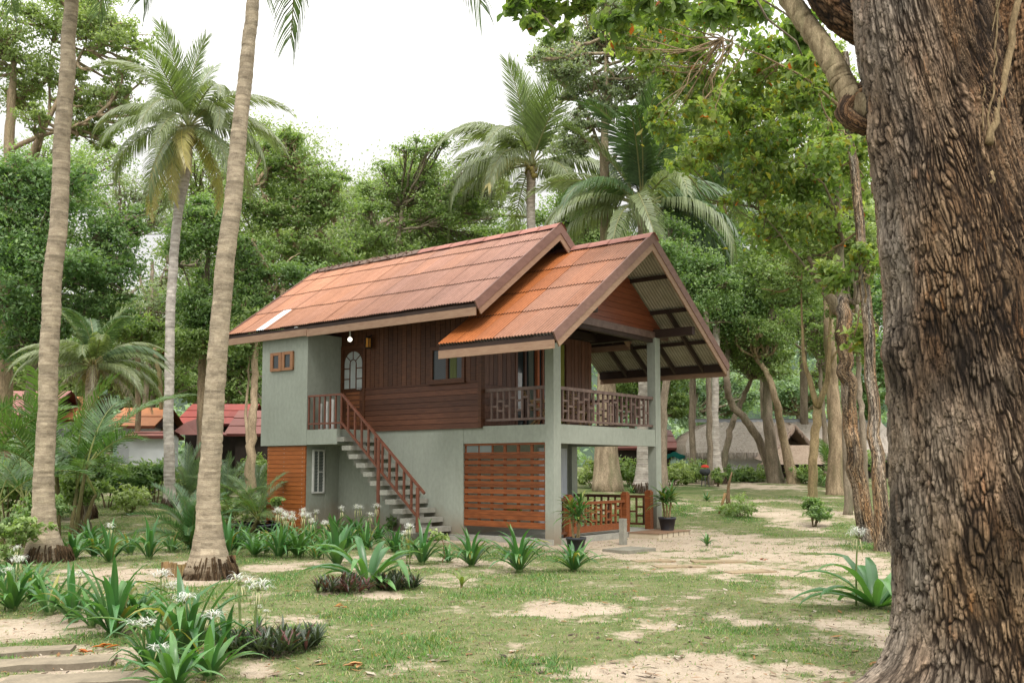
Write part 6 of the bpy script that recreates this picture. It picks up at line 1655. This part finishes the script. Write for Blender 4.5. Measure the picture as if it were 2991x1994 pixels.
sapling('sapling', 'thin white-stemmed sapling in front of the slatted screen', GD(1172, 1240), .62, 1)
sapling('sapling', 'thin sapling with a tuft of narrow leaves before the orange board panel', GD(634, 1235), .82, 2, 'mid', 120, .16, .17)
sapling('sapling', 'brownish drying sapling right of the lily below the stairs', GD(1017, 1292), .42, 3, 'light', 70, .10, .14, col=(.9, .7, .5))
sapling('sapling', 'small leafy sapling at the bottom of the stairs', GD(902, 1228), .30, 4, 'teal', 170, .09, .17)
lily('small yellow-green seedling on the lawn', GD(1060, 1348), SEED, .8, [], 404, None, 'seedling', 'seedling')
bush('dark_bush', 'dark round bush at the foot of the yellowish forked tree', 'bush', G(2378, 1535), .55, .8, 1900, .12, 'dark', 11, aspect=.35)
bush('small_bush', 'low green bush around the dead stake', 'bush', G(2165, 1508), .7, .45, 1100, .13, 'mid', 12, aspect=.25)
lily('small lily on the lawn left of the dead stake', G(2065, 1462), LILY[3], .5, [], 401, 'small lilies in the far lawn')
lily('small lily beside the porch step', G(2065, 1590), LILY[3], .42, [], 402, 'small lilies in the far lawn')
lily('tiny lily seen over the porch fence', G(1845, 1440), LILY[3], .5, [], 403, 'small lilies in the far lawn')
m = MB(); b = G(2125, 1500); k = b[1] / FPX; m.tube(wiggle([(0, 0, -.1), (.03 * 1, 0, 55 * k), (.16, 0, 120 * k)], 10, .015, RNG), np.linspace(.09, .02, 10), 8, (.8, .65, .5)); m.tube([(-.25, 0, 0), (-.05, 0, 60 * k)], [.03, .05], 7, (1.2, .95, .6))
o = m.build('dead_stake', M['trunk'], None, True, tuple(b)); tag(o, 'broken dead stake standing in the lawn right of the house', 'stake')
b = G(2060, 1420); T = thing('grill', 'dark kettle-shaped object with a red top on thin legs in the far lawn', 'grill', b); k = b[1] / FPX; m = MB(); r = 16 * k
m.lathe([(r * sin(t) + .001, .62 - .8 * r * cos(t)) for t in np.linspace(0, pi * .7, 8)], 16, (.06, .065, .07)); m.build('bowl', M['litter'], T, True)
m = MB(); m.lathe([(r * .75 * sin(t) + .001, .80 + r * .45 * cos(t)) for t in np.linspace(0, pi * .55, 7)], 14, (.55, .05, .03)); m.build('lid', M['litter'], T, True)
for a in (0.3, 2.4, 4.5): m = MB(); m.tube([(r * .5 * cos(a), r * .5 * sin(a), .5), (r * .8 * cos(a), r * .8 * sin(a), 0)], .02, 6, (.1, .1, .1)); m.build('leg', M['litter'], T)

# ------------------------------------------------------------------ small built things
b = G(1820, 1588); T = thing('standpipe', 'grey concrete water post with a tap at the edge of the porch', 'water tap', b, HA)
m = MB(); m.box(-.06, .06, -.06, .06, -.1, .52, (.8, .8, .78)); m.build('post', M['concrete'], T)
m = MB(); m.tube([(.06, 0, .42), (.14, 0, .42), (.16, 0, .38)], .014, 8, (.9, .6, .35)); m.tube([(.11, -.03, .46), (.11, .03, .46)], .010, 6, (1.2, .3, .1)); m.build('tap', M['metal'], T, True)
m = MB(); m.box(-.45, .45, -.35, .25, -.05, .03, (.75, .72, .66)); o = m.build('concrete_pad', M['concrete'], None); o.location = G(1832, 1605); o.rotation_euler = (0, 0, HA - .1); tag(o, 'flat concrete pad under the water post', 'paving slab')
for i, (x, y, L_, w_, rz, lab) in enumerate(((60, 1500, .75, .30, .30, 'paving slab at the left picture edge, topmost of three'), (110, 1527, 1.0, .34, .28, 'middle paving slab of the three at the bottom left'), (190, 1566, 1.1, .36, .22, 'paving slab nearest the bottom edge at the left'))):
    m = MB(); P = np.array([[(u_ * L_ / 2 + .004 * RNG.normal(), v_ * w_ / 2 + .004 * RNG.normal(), .03 + .004 * RNG.normal()) for v_ in (-1, -.3, .3, 1)] for u_ in np.linspace(-1, 1, 7)])
    m.grid(P, (.82, .70, .58)); e = np.concatenate([P[:, 0], P[-1, 1:], P[::-1, -1][1:], P[0, ::-1][1:]]); m.grid(np.stack([e, e * np.array([1, 1, 0]) - [0, 0, .08]], 1), (.6, .52, .45))
    o = m.build('paving_slab', M['concrete'], None); o.location = GD(x, y); o.rotation_euler = (0, 0, rz); tag(o, lab, 'paving slab', 'paving slabs at the bottom left')
for i, (x, y) in enumerate(((1650, 1288), (1560, 1300), (1500, 1287), (1720, 1312))):
    m = MB(); L_ = (.9, .8, .7, .8)[i]; m.box(-L_ / 2, L_ / 2, -.16, .16, -.05, .008, (1.0, .80, .58)); o = m.build('stepping_stone', M['concrete'], None); o.location = GD(x, y); o.rotation_euler = (0, 0, .05 + .1 * i)
    tag(o, ('stepping stone right of the porch step, farthest right but one', 'stepping stone right below the porch step', 'stepping stone nearest the concrete pad', 'stepping stone farthest to the right on the sandy path')[i], 'stepping stone', 'stepping stones leading to the porch')
# short logs set upright as an edging
b = GD(415, 1318); T = thing('log_edging', 'row of short upright logs set in the sand left of the ragged palm foot', 'log edging', b); j = 0
for i in range(15):
    t = i / 14; x = -.33 + .60 * t; y = .16 - .34 * sin(t * 2.4); h = .155 + .03 * RNG.random(); m = MB(); g = RNG.uniform(.75, 1.2)
    m.tube([(x, y, -.05), (x + .008 * RNG.normal(), y, h)], .026, 8, np.array([1.25, 1.0, .68]) * g); m.build('log', M['trunk'], T)
b = GD(530, 1300); T = thing('log_edging', 'few upright logs right of the ragged palm foot', 'log edging', b)
for i in range(3): m = MB(); m.tube([(.04 * i - .04, .02 * i, -.05), (.04 * i - .04, .02 * i, .17)], .024, 8, (1.0, .7, .5)); m.build('log', M['trunk'], T)
# pile of dark roofing sheets
b = GD(590, 1222); T = thing('sheet_pile', 'pile of dark grey roofing sheets beside the orange board panel', 'sheet pile', b, .1)
for i in range(8):
    m = MB(); x = np.linspace(-.55, .55, 40); P = np.array([[(a, c, .035 * i + .02 * sin(a * 40) + .03 * a * RNG.normal() * .3) for c in (-.3, .3)] for a in x]); m.grid(P, np.array([.10, .11, .125]) * RNG.uniform(.6, 1.5)); o = m.build('sheet', M['litter'], T); o.rotation_euler = (RNG.normal(0, .06), RNG.normal(0, .06), RNG.normal(0, .2))


def curl_leaf(base, L_, seed, lab, col, rz):
    rng = np.random.default_rng(seed); mb = MB()
    for i in range(4): strap(mb, (-.02 * i, .015 * i, .008 + .006 * i), rng.normal(0, .35) + (pi if i == 1 else 0), L_ * rng.uniform(.5, 1.0), L_ * .34, radians(14), radians(26), rng, np.array(col) * rng.uniform(.7, 1.2), 7, fold=.35)
    o = mb.build('fallen_leaf', M['litter'], None, True); o.location = base; o.rotation_euler = (0, 0, rz); tag(o, lab, 'fallen leaf', 'fallen orange leaves')


curl_leaf(GD(245, 1492), .12, 1, 'bright orange fallen leaf on the sand, right one of two near the lilies', (.50, .16, .02), .4)
curl_leaf(GD(194, 1503), .11, 2, 'dull orange fallen leaf on the sand, left one of two near the lilies', (.42, .12, .025), 2.9)
curl_leaf(GD(820, 1535), .13, 3, 'pale dry fallen leaf in the front lawn', (.50, .28, .12), .3)
curl_leaf(GD(785, 1397), .09, 4, 'small orange fallen leaf on the lawn below the dark red ground plant', (.46, .18, .04), .1)
curl_leaf(GD(1755, 1288), .12, 5, 'red-brown fallen leaf on the sandy path at the right', (.33, .11, .05), .9)
curl_leaf(GD(1560, 1442), .09, 6, 'pale bleached fallen leaf near the bare sand patch', (.55, .48, .38), .9)

# lamps under the eaves
q = hp(-.55, 5.55, 4.62); T = thing('light_bulb', 'glowing round white bulb under the eave over the stairs', 'bulb', q)
m = MB(); m.tube([(0, 0, .05), (0, 0, .20)], .02, 8, (.8, .8, .8)); m.build('holder', M['white'], T)
m = MB(); m.lathe([(.055 * sin(t) + .0005, -.055 * cos(t)) for t in np.linspace(0, pi, 12)], 18)
BU, nt, N, L = _nt('glowing_bulb_glass'); out = N('ShaderNodeOutputMaterial'); e = N('ShaderNodeEmission'); n_ = N('ShaderNodeLayerWeight'); r_ = N('ShaderNodeMix'); r_.data_type = 'RGBA'; r_.inputs[6].default_value = (1, .97, .88, 1); r_.inputs[7].default_value = (1, .9, .7, 1); L(n_.outputs[1], r_.inputs[0]); L(r_.outputs[2], e.inputs[0]); e.inputs[1].default_value = 3.0; L(e.outputs[0], out.inputs[0])
m.build('bulb', BU, T, True)
q = hp(-.15, 5.35, 4.55); T = thing('lantern', 'small amber lantern on the wall beside the glowing bulb', 'lantern', q, HA)
m = MB(); m.lathe([(.05, .16), (.09, .12), (.02, .18)], 8); [m.bar((.08 * cos(a), .08 * sin(a), -.1), (.08 * cos(a), .08 * sin(a), .13), .012, .012, up=(1, 0, .01)) for a in np.arange(0, 6.2, pi / 3)]; m.lathe([(.085, -.1), (.05, -.13), (.001, -.13)], 8); m.bar((.0, 0, .15), (.14, 0, .22), .02, .02); m.build('frame', M['beam'], T)
m = MB(); m.lathe([(.065, -.1), (.065, .12)], 8, (.8, .36, .07)); m.build('amber_glass', M['litter'], T)
q = hp(.6, .25, 4.58); m = MB(); m.lathe([(.04 * sin(t) + .0005, -.04 * cos(t)) for t in np.linspace(0, pi, 9)], 12); m.tube([(0, 0, .03), (0, 0, .14)], .015, 6); o = m.build('light_bulb', M['white'], None, True); o.location = q; tag(o, 'unlit white bulb under the porch roof beam', 'bulb')


# wicker chairs and a table on the balcony
def chair(loc, rz, lab):
    T = thing('wooden_chair', lab, 'chair', loc, rz, 'slatted deck chairs on the balcony')
    c = (1.35, 1.05, .72)
    for sx in (-.26, .26):
        for a, b_ in (((sx, -.28, 0), (sx, .25, .55)), ((sx, .28, 0), (sx, -.25, .50))): m = MB(); m.bar(a, b_, .04, .035, c, up=(1, 0, 0)); m.build('leg', M['trunk'], T)
        m = MB(); m.bar((sx * 1.1, -.3, .58), (sx * 1.1, .25, .56), .07, .03, c); m.build('armrest', M['trunk'], T)
    m = MB(); [m.box(-.25, .25, y, y + .05, .36, .38, c) for y in np.arange(-.28, .22, .07)]; m.build('seat', M['trunk'], T)
    m = MB(); [m.bar((-.25, .24 + .04 * i, .42 + .07 * i), (.25, .24 + .04 * i, .42 + .07 * i), .05, .02, c) for i in range(7)]; m.build('backrest', M['trunk'], T)


chair(hp(1.05, 1.0, 2.47), HA + .5, 'slatted wooden deck chair on the balcony, left of the small table')
chair(hp(2.55, 1.15, 2.47), HA - .6, 'slatted wooden deck chair on the balcony, right of the small table')
T = thing('small_table', 'low slatted wooden table between the two balcony chairs', 'table', hp(1.8, .9, 2.47), HA)
m = MB(); [m.box(-.3, .3, y, y + .06, .44, .465, (1.3, 1.0, .7)) for y in np.arange(-.28, .25, .075)]; m.build('table_top', M['trunk'], T)
for a in (-.24, .24):
    for c in (-.22, .12): m = MB(); m.box(a - .02, a + .02, c - .02, c + .02, 0, .44, (1.2, .9, .65)); m.build('leg', M['trunk'], T)
# three pale rolls on the landing behind the railing
for i, (y, h) in enumerate(((6.22, .62), (6.0, .66), (5.8, .70))):
    m = MB(); m.tube([(0, 0, 0), (0, 0, h)], .045, 12); m.tube([(0, 0, h), (0, 0, h + .015)], .03, 12, (.6, .6, .6)); o = m.build('white_pipe', M['white'], None); o.location = hp(-.85, y, 2.47)
    tag(o, ('white pipe standing on the landing, the shortest and nearest the washroom wall', 'white pipe standing on the landing, the middle one', 'white pipe standing on the landing, the tallest and nearest the stairs')[i], 'pipe', 'white pipes on the landing')
# ------------------------------------------------------------------ buildings beyond
M['tile_red'] = pmat('red_sheet_roof', (0.42, 0.085, 0.065), (0.34, 0.065, 0.055), 1.5, stretch=(1, 1, 1), rough=.5, c3=(.36, .12, .10), s3=.8, fine=.08)
M['tile_orange'] = pmat('orange_sheet_roof', (0.55, 0.22, 0.085), (0.45, 0.17, 0.07), 1.5, rough=.55, fine=.08)
M['tile_pink'] = pmat('faded_red_sheet_roof', (0.42, 0.17, 0.14), (0.34, 0.13, 0.11), 1.5, rough=.55, fine=.08)
M['thatch'] = pmat('grey_brown_thatch', (0.52, 0.46, 0.40), (0.38, 0.33, 0.28), 3, stretch=(4, 4, .8), rough=.95, spec=.05, bump=.8, bscale=14, bdist=.05, c3=(.22, .17, .13), s3=2.5, fine=.25)
M['dark_wall'] = pmat('dark_timber_wall', (0.055, 0.04, 0.032), (0.03, 0.022, 0.018), 3, rough=.8)
M['white_wall'] = pmat('white_plaster', (0.66, 0.67, 0.68), (0.52, 0.53, 0.55), 1.2, rough=.85)


def gable_house(name, lab, pL, pR, ridge_y, eave_y, base_y, Y, dep, roofm, wallm, over=.4, hip=False, group=None, turn=0.0, row=.9, cat='house'):
    """house whose long side faces the viewer: pL, pR, heights in survey px/1.2717 at distance Y"""
    k = DD * Y / FPX; L_ = (pR - pL) * k; cx = (pL + pR) / 2; b = WD(cx, base_y, Y); zb = b[2]; b[2] = float(Zg(b[0], Y)); T = thing(name, lab, cat, b, turn, group)
    ze = WD(cx, eave_y, Y)[2] - b[2]; zr = WD(cx, ridge_y, Y)[2] - b[2]
    m = MB(); m.box(-L_ / 2 + over, L_ / 2 - over, .4, dep - .4, -.5, ze + .12); m.build('wall', M[wallm], T)
    r = MB(); n = max(2, round(math.hypot(dep / 2, zr - ze) / row)); rr = np.random.default_rng(int(pL) + 500)
    for sd in (0, 1):
        for i in range(n):
            t0, t1 = i / n - .02 * (i > 0), (i + 1) / n
            f = lambda t: ((t * dep / 2 if sd == 0 else dep - t * dep / 2), ze + (zr - ze) * t)
            hx = L_ / 2; ins = (lambda t: hx - (t * dep * .35 if hip else 0))
            xs = np.linspace(-1, 1, max(3, int(L_ / .8))); a, c = f(t0), f(t1)
            P = np.array([[(x * ins(t0), a[0], a[1] + .05 + .03 * (i > 0)), (x * ins(t1), c[0], c[1] + .05)] for x in xs]); r.grid(P, np.repeat(rr.uniform(.85, 1.12, len(xs) - 1), 1)[:, None] * np.ones(3))
            r.grid(P - np.array([0, 0, .09]), (.35, .3, .28)); e = P[:, 0]; r.grid(np.stack([e, e - [0, 0, .12]], 1), (.3, .22, .2))
    r.build('roof', M[roofm], T)
    if not hip:
        g = MB()
        for sx in (-1, 1): x = sx * (L_ / 2 - .35); g.prism([(x, .2, ze), (x, dep - .2, ze), (x, dep / 2, zr - .1)], (.08, 0, 0))
        g.build('gable', M['dark_wall'], T)
    else:
        h = MB()
        for sx in (-1, 1): x = sx * L_ / 2; x2 = sx * (L_ / 2 - dep * .35); h.add([(x, 0, ze + .05), (x, dep, ze + .05), (x2, dep / 2, zr + .04)], [(0, 1, 2)], (.8, .8, .8))
        h.build('hip', M[roofm], T)
    return T, b, k, L_, ze, zr


GH = 'red and orange roofed huts at the left'
T, b, k, L_, ze, zr = gable_house('bungalow', 'red-roofed bungalow left of the house, seen behind the palm trunks', 396, 560, 922, 975, 1092, 44, 5, 'tile_red', 'dark_wall', group=GH)
gable_house('bungalow', 'right wing of the red-roofed bungalow with a lower pinkish roof', 512, 640, 938, 998, 1092, 42, 4.4, 'tile_pink', 'dark_wall', group=GH)
m = MB(); kx_ = 42.5 / FPX * DD; q = WD(455, 970, 42.6) - b; e = WD(455, 998, 41.4) - b; w_ = 130 * kx_ / 2
m.grid(np.array([[(q[0] - w_ * .45, q[1], q[2]), (e[0] - w_, e[1], e[2])], [(q[0], q[1], q[2] + .2), (e[0], e[1], e[2])], [(q[0] + w_ * .45, q[1], q[2]), (e[0] + w_, e[1], e[2])]]), (.8, .8, .8)); m.build('porch_roof', M['tile_pink'], T)
gable_house('hut', 'orange-roofed hut in front of the red-roofed bungalow', 236, 352, 932, 980, 1092, 40, 4, 'tile_orange', 'white_wall', group=GH)
gable_house('hut', 'small orange-roofed hut half hidden behind the left near palm', 70, 175, 905, 965, 1092, 39, 4, 'tile_orange', 'white_wall', group=GH)
gable_house('hut', 'pink-roofed hut at the left edge behind the tall pale tree', -60, 95, 890, 955, 1095, 37, 4.5, 'tile_pink', 'white_wall', group=GH)
gable_house('hut', 'low white-walled shed with a thin red roof, below the orange-roofed hut', 280, 372, 990, 1003, 1095, 37, 2.4, 'tile_pink', 'white_wall', over=.1, group=GH)
gable_house('hut', 'small red-roofed hut right behind the right porch column', 1395, 1560, 985, 1030, 1085, 50, 5, 'tile_pink', 'dark_wall', group='huts right of the house')
m = MB(); q = WD(1552, 1040, 48); P = np.array([[(q[0] + (i - 4) * .16, q[1] + .25 * j, q[2] - .12 * j - .08 * sin(i * 1.3)) for j in range(3)] for i in range(9)]); m.grid(P, (.03, .36, .42)); o = m.build('blue_tarp', M['litter'], None, True); tag(o, 'turquoise tarp hanging beside the small red-roofed hut', 'tarp')

# thatched long house
Y = 47; k = DD * Y / FPX; b = WD(1800, 1085, Y); b[2] = float(Zg(0, Y)); T = thing('thatched_house', 'long low house with grey thatched roof and white wall at the right behind the trunks', 'house', b)
def th(x, y, dy): return WD(x, y, Y + dy) - b
zr, ze = th(1800, 962, 0)[2] + .1, th(1800, 1042, 0)[2]; xl, xr_ = th(1572, 1040, 0)[0], th(2080, 1040, 0)[0]
m = MB(); rg = np.random.default_rng(4); ED = []
for side in (0, 1):
    t = np.linspace(0, 1, 14); xs = np.linspace(0, 1, 70); P = np.zeros((70, 14, 3))
    for i, x in enumerate(xs):
        for j, u in enumerate(t):
            yy = u * 3.2; P[i, j] = (xl + (xr_ - xl) * x + (1 - x) * u ** 2 * 1.2 * (x < .02), yy if side == 0 else 6.4 - yy, ze + (zr - ze) * (u ** .8) + rg.normal(0, .025) - (.06 * rg.random() if j == 0 else 0))
    P[0, :, 0] = P[1, :, 0] - .05 + .9 * t ** 2 * (t < 2); P[1, :, 0] = np.maximum(P[1, :, 0], P[0, :, 0] + .02); [P.__setitem__((i, slice(None), 0), np.maximum(P[i, :, 0], P[i - 1, :, 0] + .01)) for i in range(2, 20)]; ED.append(P[0].copy()); m.grid(P)
    for i in range(900):
        x = rg.uniform(xl, xr_); y0 = -.02 if side == 0 else 6.42; w2 = .05; l2 = rg.uniform(.15, .4); g = rg.uniform(.5, 1.2)
        m.add([(x, y0, ze + .06), (x + w2, y0, ze + .06), (x + w2 * .5 + rg.normal(0, .03), y0 + (-.04 if side == 0 else .04), ze - l2)], [(0, 1, 2)], (g, g, g))
e_ = MB(); e_.grid(np.stack([ED[0], ED[1]], 1) + np.array([.01, 0, 0]), (.95, .9, .85)); e_.build('gable', M['thatch'], T); m.build('roof', M['thatch'], T)
m = MB(); m.grid(np.array([[(x, 2.9 + .6 * j, zr + (.06 if j == 0 else .06) - abs(j - .5) * .0) for j in (0, 1)] for x in np.linspace(xl + .8, xr_, 30)])); m.box(xl + .8, xr_, 2.95, 3.0, zr - .12, zr + .05); m.build('ridge_cap', pmat('grey_ridge_sheet', (.36, .38, .42), (.28, .29, .32), 2, rough=.5), T)
m = MB(); x0, x1 = th(1650, 1060, 0)[0], th(1760, 1060, 0)[0]; m.box(x0, x1, .5, .7, -.3, ze + .1); m.build('wall', M['white_wall'], T)
m = MB(); m.box(xl + 1, x0, .7, .9, -.3, ze + .1); m.box(x1, xr_ - .5, .8, 1.0, -.3, ze + .1); m.build('dark_wall', M['dark_wall'], T)
m = MB(); q = [th(1760, 1062, -2.2), th(1826, 975, -1.2), th(1900, 1062, -2.2), th(1826, 970, 2.2), th(1770, 1010, 2), th(1900, 1010, 2)]
for a, c in ((0, 1), (2, 1)):
    A_, B_ = q[a], q[c]; back = np.array([0, 3.0, .3]); u = np.linspace(0, 1, 12); P = np.array([[A_ + (B_ - A_) * s + back * v + rg.normal(0, .02, 3) for v in np.linspace(0, 1, 8)] for s in u]); m.grid(P, (.9, .8, .75))
    for i in range(160): s = rg.random(); p = A_ + (B_ - A_) * s; m.add([p, p + np.array([.06, 0, 0]), p + np.array([.03, -.05, -rg.uniform(.1, .3)])], [(0, 1, 2)], (.7, .6, .55))
u = np.linspace(0, 1, 10); A_, B_ = th(1745, 1066, -3.0), th(1905, 1066, -3.0); A2, B2 = th(1800, 1022, -2.0), th(1868, 1022, -2.0)
m.grid(np.array([[A_ + (B_ - A_) * s, A2 + (B2 - A2) * s] for s in u]), (.8, .7, .62))
m.build('entrance_roof', M['thatch'], T)

# ------------------------------------------------------------------ undergrowth at the left, shrubs and hedges beyond
GU = 'garden plants at the left'
def at(x, y, Y=None):
    if Y is None: return GD(x, y)
    p = WD(x, y, Y); p[2] = float(Zg(p[0], Y)); return p


clump_palm('areca_palm', 'feathery garden palm at the left edge behind the near palm foot', 'garden palm', at(20, 1230, 19), 13, ['areca', 'areca2'], 1.0, 1, (80, 25), 5, GU, 1.3)
clump_palm('areca_palm', 'garden palm with a long green fan right of the left palm trunk', 'garden palm', at(150, 1215, 21), 15, ['areca2', 'areca'], 1.15, 2, (75, 30), 5, GU, 1.6)
clump_palm('areca_palm', 'low feathery garden palm beside the dark stems at the left', 'garden palm', at(75, 1180, 24), 13, ['areca', 'areca2'], 1.15, 3, (70, 20), 4, GU, 1.5)
clump_palm('areca_palm', 'bright green garden palm left of the orange board panel', 'garden palm', at(555, 1190, 23), 12, ['areca2'], .75, 4, (70, 15), 3, GU, .4)
clump_palm('cycad', 'grey-green cycad between the palm trunks before the red-roofed bungalow', 'cycad', at(432, 1085, 34), 22, ['cycad'], 1.35, 5, (80, 15), 0, GU)
clump_palm('cycad', 'second grey-green cycad right of the near palm trunk', 'cycad', at(522, 1088, 33), 18, ['cycad'], 1.0, 6, (80, 15), 0, GU)
clump_palm('cycad', 'dark green cycad fern just left of the ragged palm foot', 'cycad', at(438, 1262), 22, ['cycad2'], 1.0, 7, (85, 30), 0, GU)
clump_palm('cycad', 'cycad beside the white double trunk left of the house', 'cycad', at(590, 1075, 33), 16, ['cycad'], .9, 8, (80, 15), 0, GU)
Y = 27; k = DD * Y / FPX; bb = at(205, 1130, Y)
rg = np.random.default_rng(6)
coconut('date_palm', 'dull palm with arching grey fronds and hanging dead leaves at the left', bb, [bb, at(208, 1000, Y) * [1, 1, 0] + [0, 0, WD(208, 1000, Y)[2]], WD(214, 850, Y)], [26 * k, 24 * k, 30 * k], 180 * k,
        ring_fronds([(5, 70, 6, ['up', 'dark']), (8, 38, 8, ['dark', 'arch']), (7, 8, 8, ['arch', 'dead']), (7, -25, 8, ['dead', 'arch2']), (6, 22, 8, ['arch2', 'low'])], 44), 8, 'coconut palms with full crowns', cat='palm', nuts=3, fl=.1)
tr('white_stem_tree', 'white double trunk tree with mossy foot just left of the house', 33, [(575, 1098, 26), (578, 1000, 20), (584, 880, 16), (590, 760, 13)], [[(577, 1060, 10), (556, 960, 9), (556, 860, 8), (550, 790, 6)]], [(560, 780, 50, 34), (600, 740, 46, 34)], 4500, .2, 'mid', 90, tcol=(1.6, 1.5, 1.35), group='slim trees left of the house')
tr('slim_tree', 'slim pale trunk left of the straight thin palm', 38, [(316, 1085, 13), (318, 900, 12), (316, 780, 10)], [], [(320, 760, 44, 30)], 3000, .2, 'mid', 91, tcol=pale, group='slim trees left of the house')
tr('slim_tree', 'slim leaning trunk right beside the straight thin palm', 42, [(380, 1070, 12), (370, 900, 11), (355, 800, 9)], [], [(350, 790, 44, 30)], 3000, .2, 'mid', 92, tcol=(.9, .85, .6), group='slim trees left of the house')
tr('slim_tree', 'pale trunk peeking out behind the near palm left of the house', 40, [(468, 1070, 22), (464, 900, 20), (466, 790, 15)], [], [(440, 800, 40, 30)], 2600, .2, 'mid', 93, tcol=pale, group='slim trees left of the house')
tr('slim_tree', 'thin dark trunk right of the left near palm in the undergrowth', 24, [(200, 1200, 16), (202, 1080, 14), (196, 980, 10)], [], [(190, 1000, 50, 36), (220, 1060, 46, 36)], 2600, .14, 'dark', 94, group='slim trees left of the house')
SH = [  # x, y, Y, radius, height, n, leaf, palette, label
    (30, 1270, 15.5, .55, .9, 1500, .10, 'mid', 'fine-leaved shrub at the left edge behind the front lilies'),
    (75, 1240, 18, .7, 1.2, 1600, .12, 'dark', 'dark shrub behind the left palm foot'),
    (185, 1190, 23, .9, 1.7, 2200, .15, 'mid', 'tall leafy shrub right of the left near palm'),
    (250, 1085, 30, 1.3, 1.9, 2600, .17, 'dark', 'dark shrub in front of the orange-roofed hut'),
    (345, 1075, 33, 1.1, 1.3, 2000, .17, 'light', 'pale shrub in front of the white-walled shed'),
    (300, 1110, 28, .8, .7, 1500, .14, 'light', 'low yellowish shrub on the lawn edge at the left'),
    (360, 1060, 31, .8, 1.5, 1600, .2, 'teal', 'broad shrub left of the thin straight palm'),
    (20, 1140, 26, 1.2, 2.2, 2600, .17, 'mid', 'tall shrub at the left edge, behind the feathery palms'),
    (130, 1110, 27, 1.2, 2.0, 2600, .17, 'dark', 'tall dark shrub between the left palm and the dull palm'),
    (520, 1150, 25, .7, .7, 1500, .13, 'light', 'yellow-green shrub right of the near palm trunk'),
    (590, 1130, 27, .7, .6, 1300, .14, 'mid', 'low shrub beside the orange board panel'),
    (610, 1070, 36, 1.2, 1.6, 2000, .18, 'mid', 'shrub against the left end of the house'),
    (480, 1080, 37, 1.2, 1.0, 1800, .18, 'teal', 'low shrub under the bungalow eave'),
    (1450, 1085, 40, 1.6, 1.1, 2300, .17, 'mid', 'leafy hedge plant seen through the porch, right of the big grey trunk'),
    (1365, 1085, 39, 1.2, 1.2, 2000, .17, 'light', 'leafy hedge plant seen through the porch, left of the big grey trunk'),
    (1545, 1075, 41, 1.2, .9, 2000, .17, 'light', 'hedge plant right of the right porch column'),
    (1590, 1078, 43, 1.2, .8, 2000, .17, 'mid', 'hedge plant in front of the thatched roof corner'),
    (1625, 1080, 45, 1.2, .7, 1800, .17, 'mid', 'hedge plant left of the straight pale palm'),
    (1690, 1084, 44, 1.2, .5, 1800, .16, 'dark', 'low hedge before the white thatched house wall, left part'),
    (1735, 1086, 44, 1.2, .5, 1800, .16, 'mid', 'low hedge before the white thatched house wall, right part'),
    (1850, 1092, 42, 1.1, .6, 1700, .16, 'mid', 'bush right of the close pair of trunks'),
    (1900, 1095, 40, .9, .7, 1500, .16, 'dark', 'bush behind the yellowish forked tree'),
    (1960, 1095, 40, 1.2, 1.6, 1900, .17, 'mid', 'bush behind the pale stout trunk'),
]
for i, (x, y, Y, r, h, n, lf, pal, lab) in enumerate(SH):
    bush('shrub', lab, 'shrub', at(x, y, Y), r, h, n, lf, pal, 700 + i, 'shrubs and hedge plants', aspect=.4)
clump_palm('areca_palm', 'upright green fan plant before the thatched entrance', 'garden palm', at(1912, 1085, 41), 9, ['areca2'], 1.1, 21, (85, 60), 0, GU)
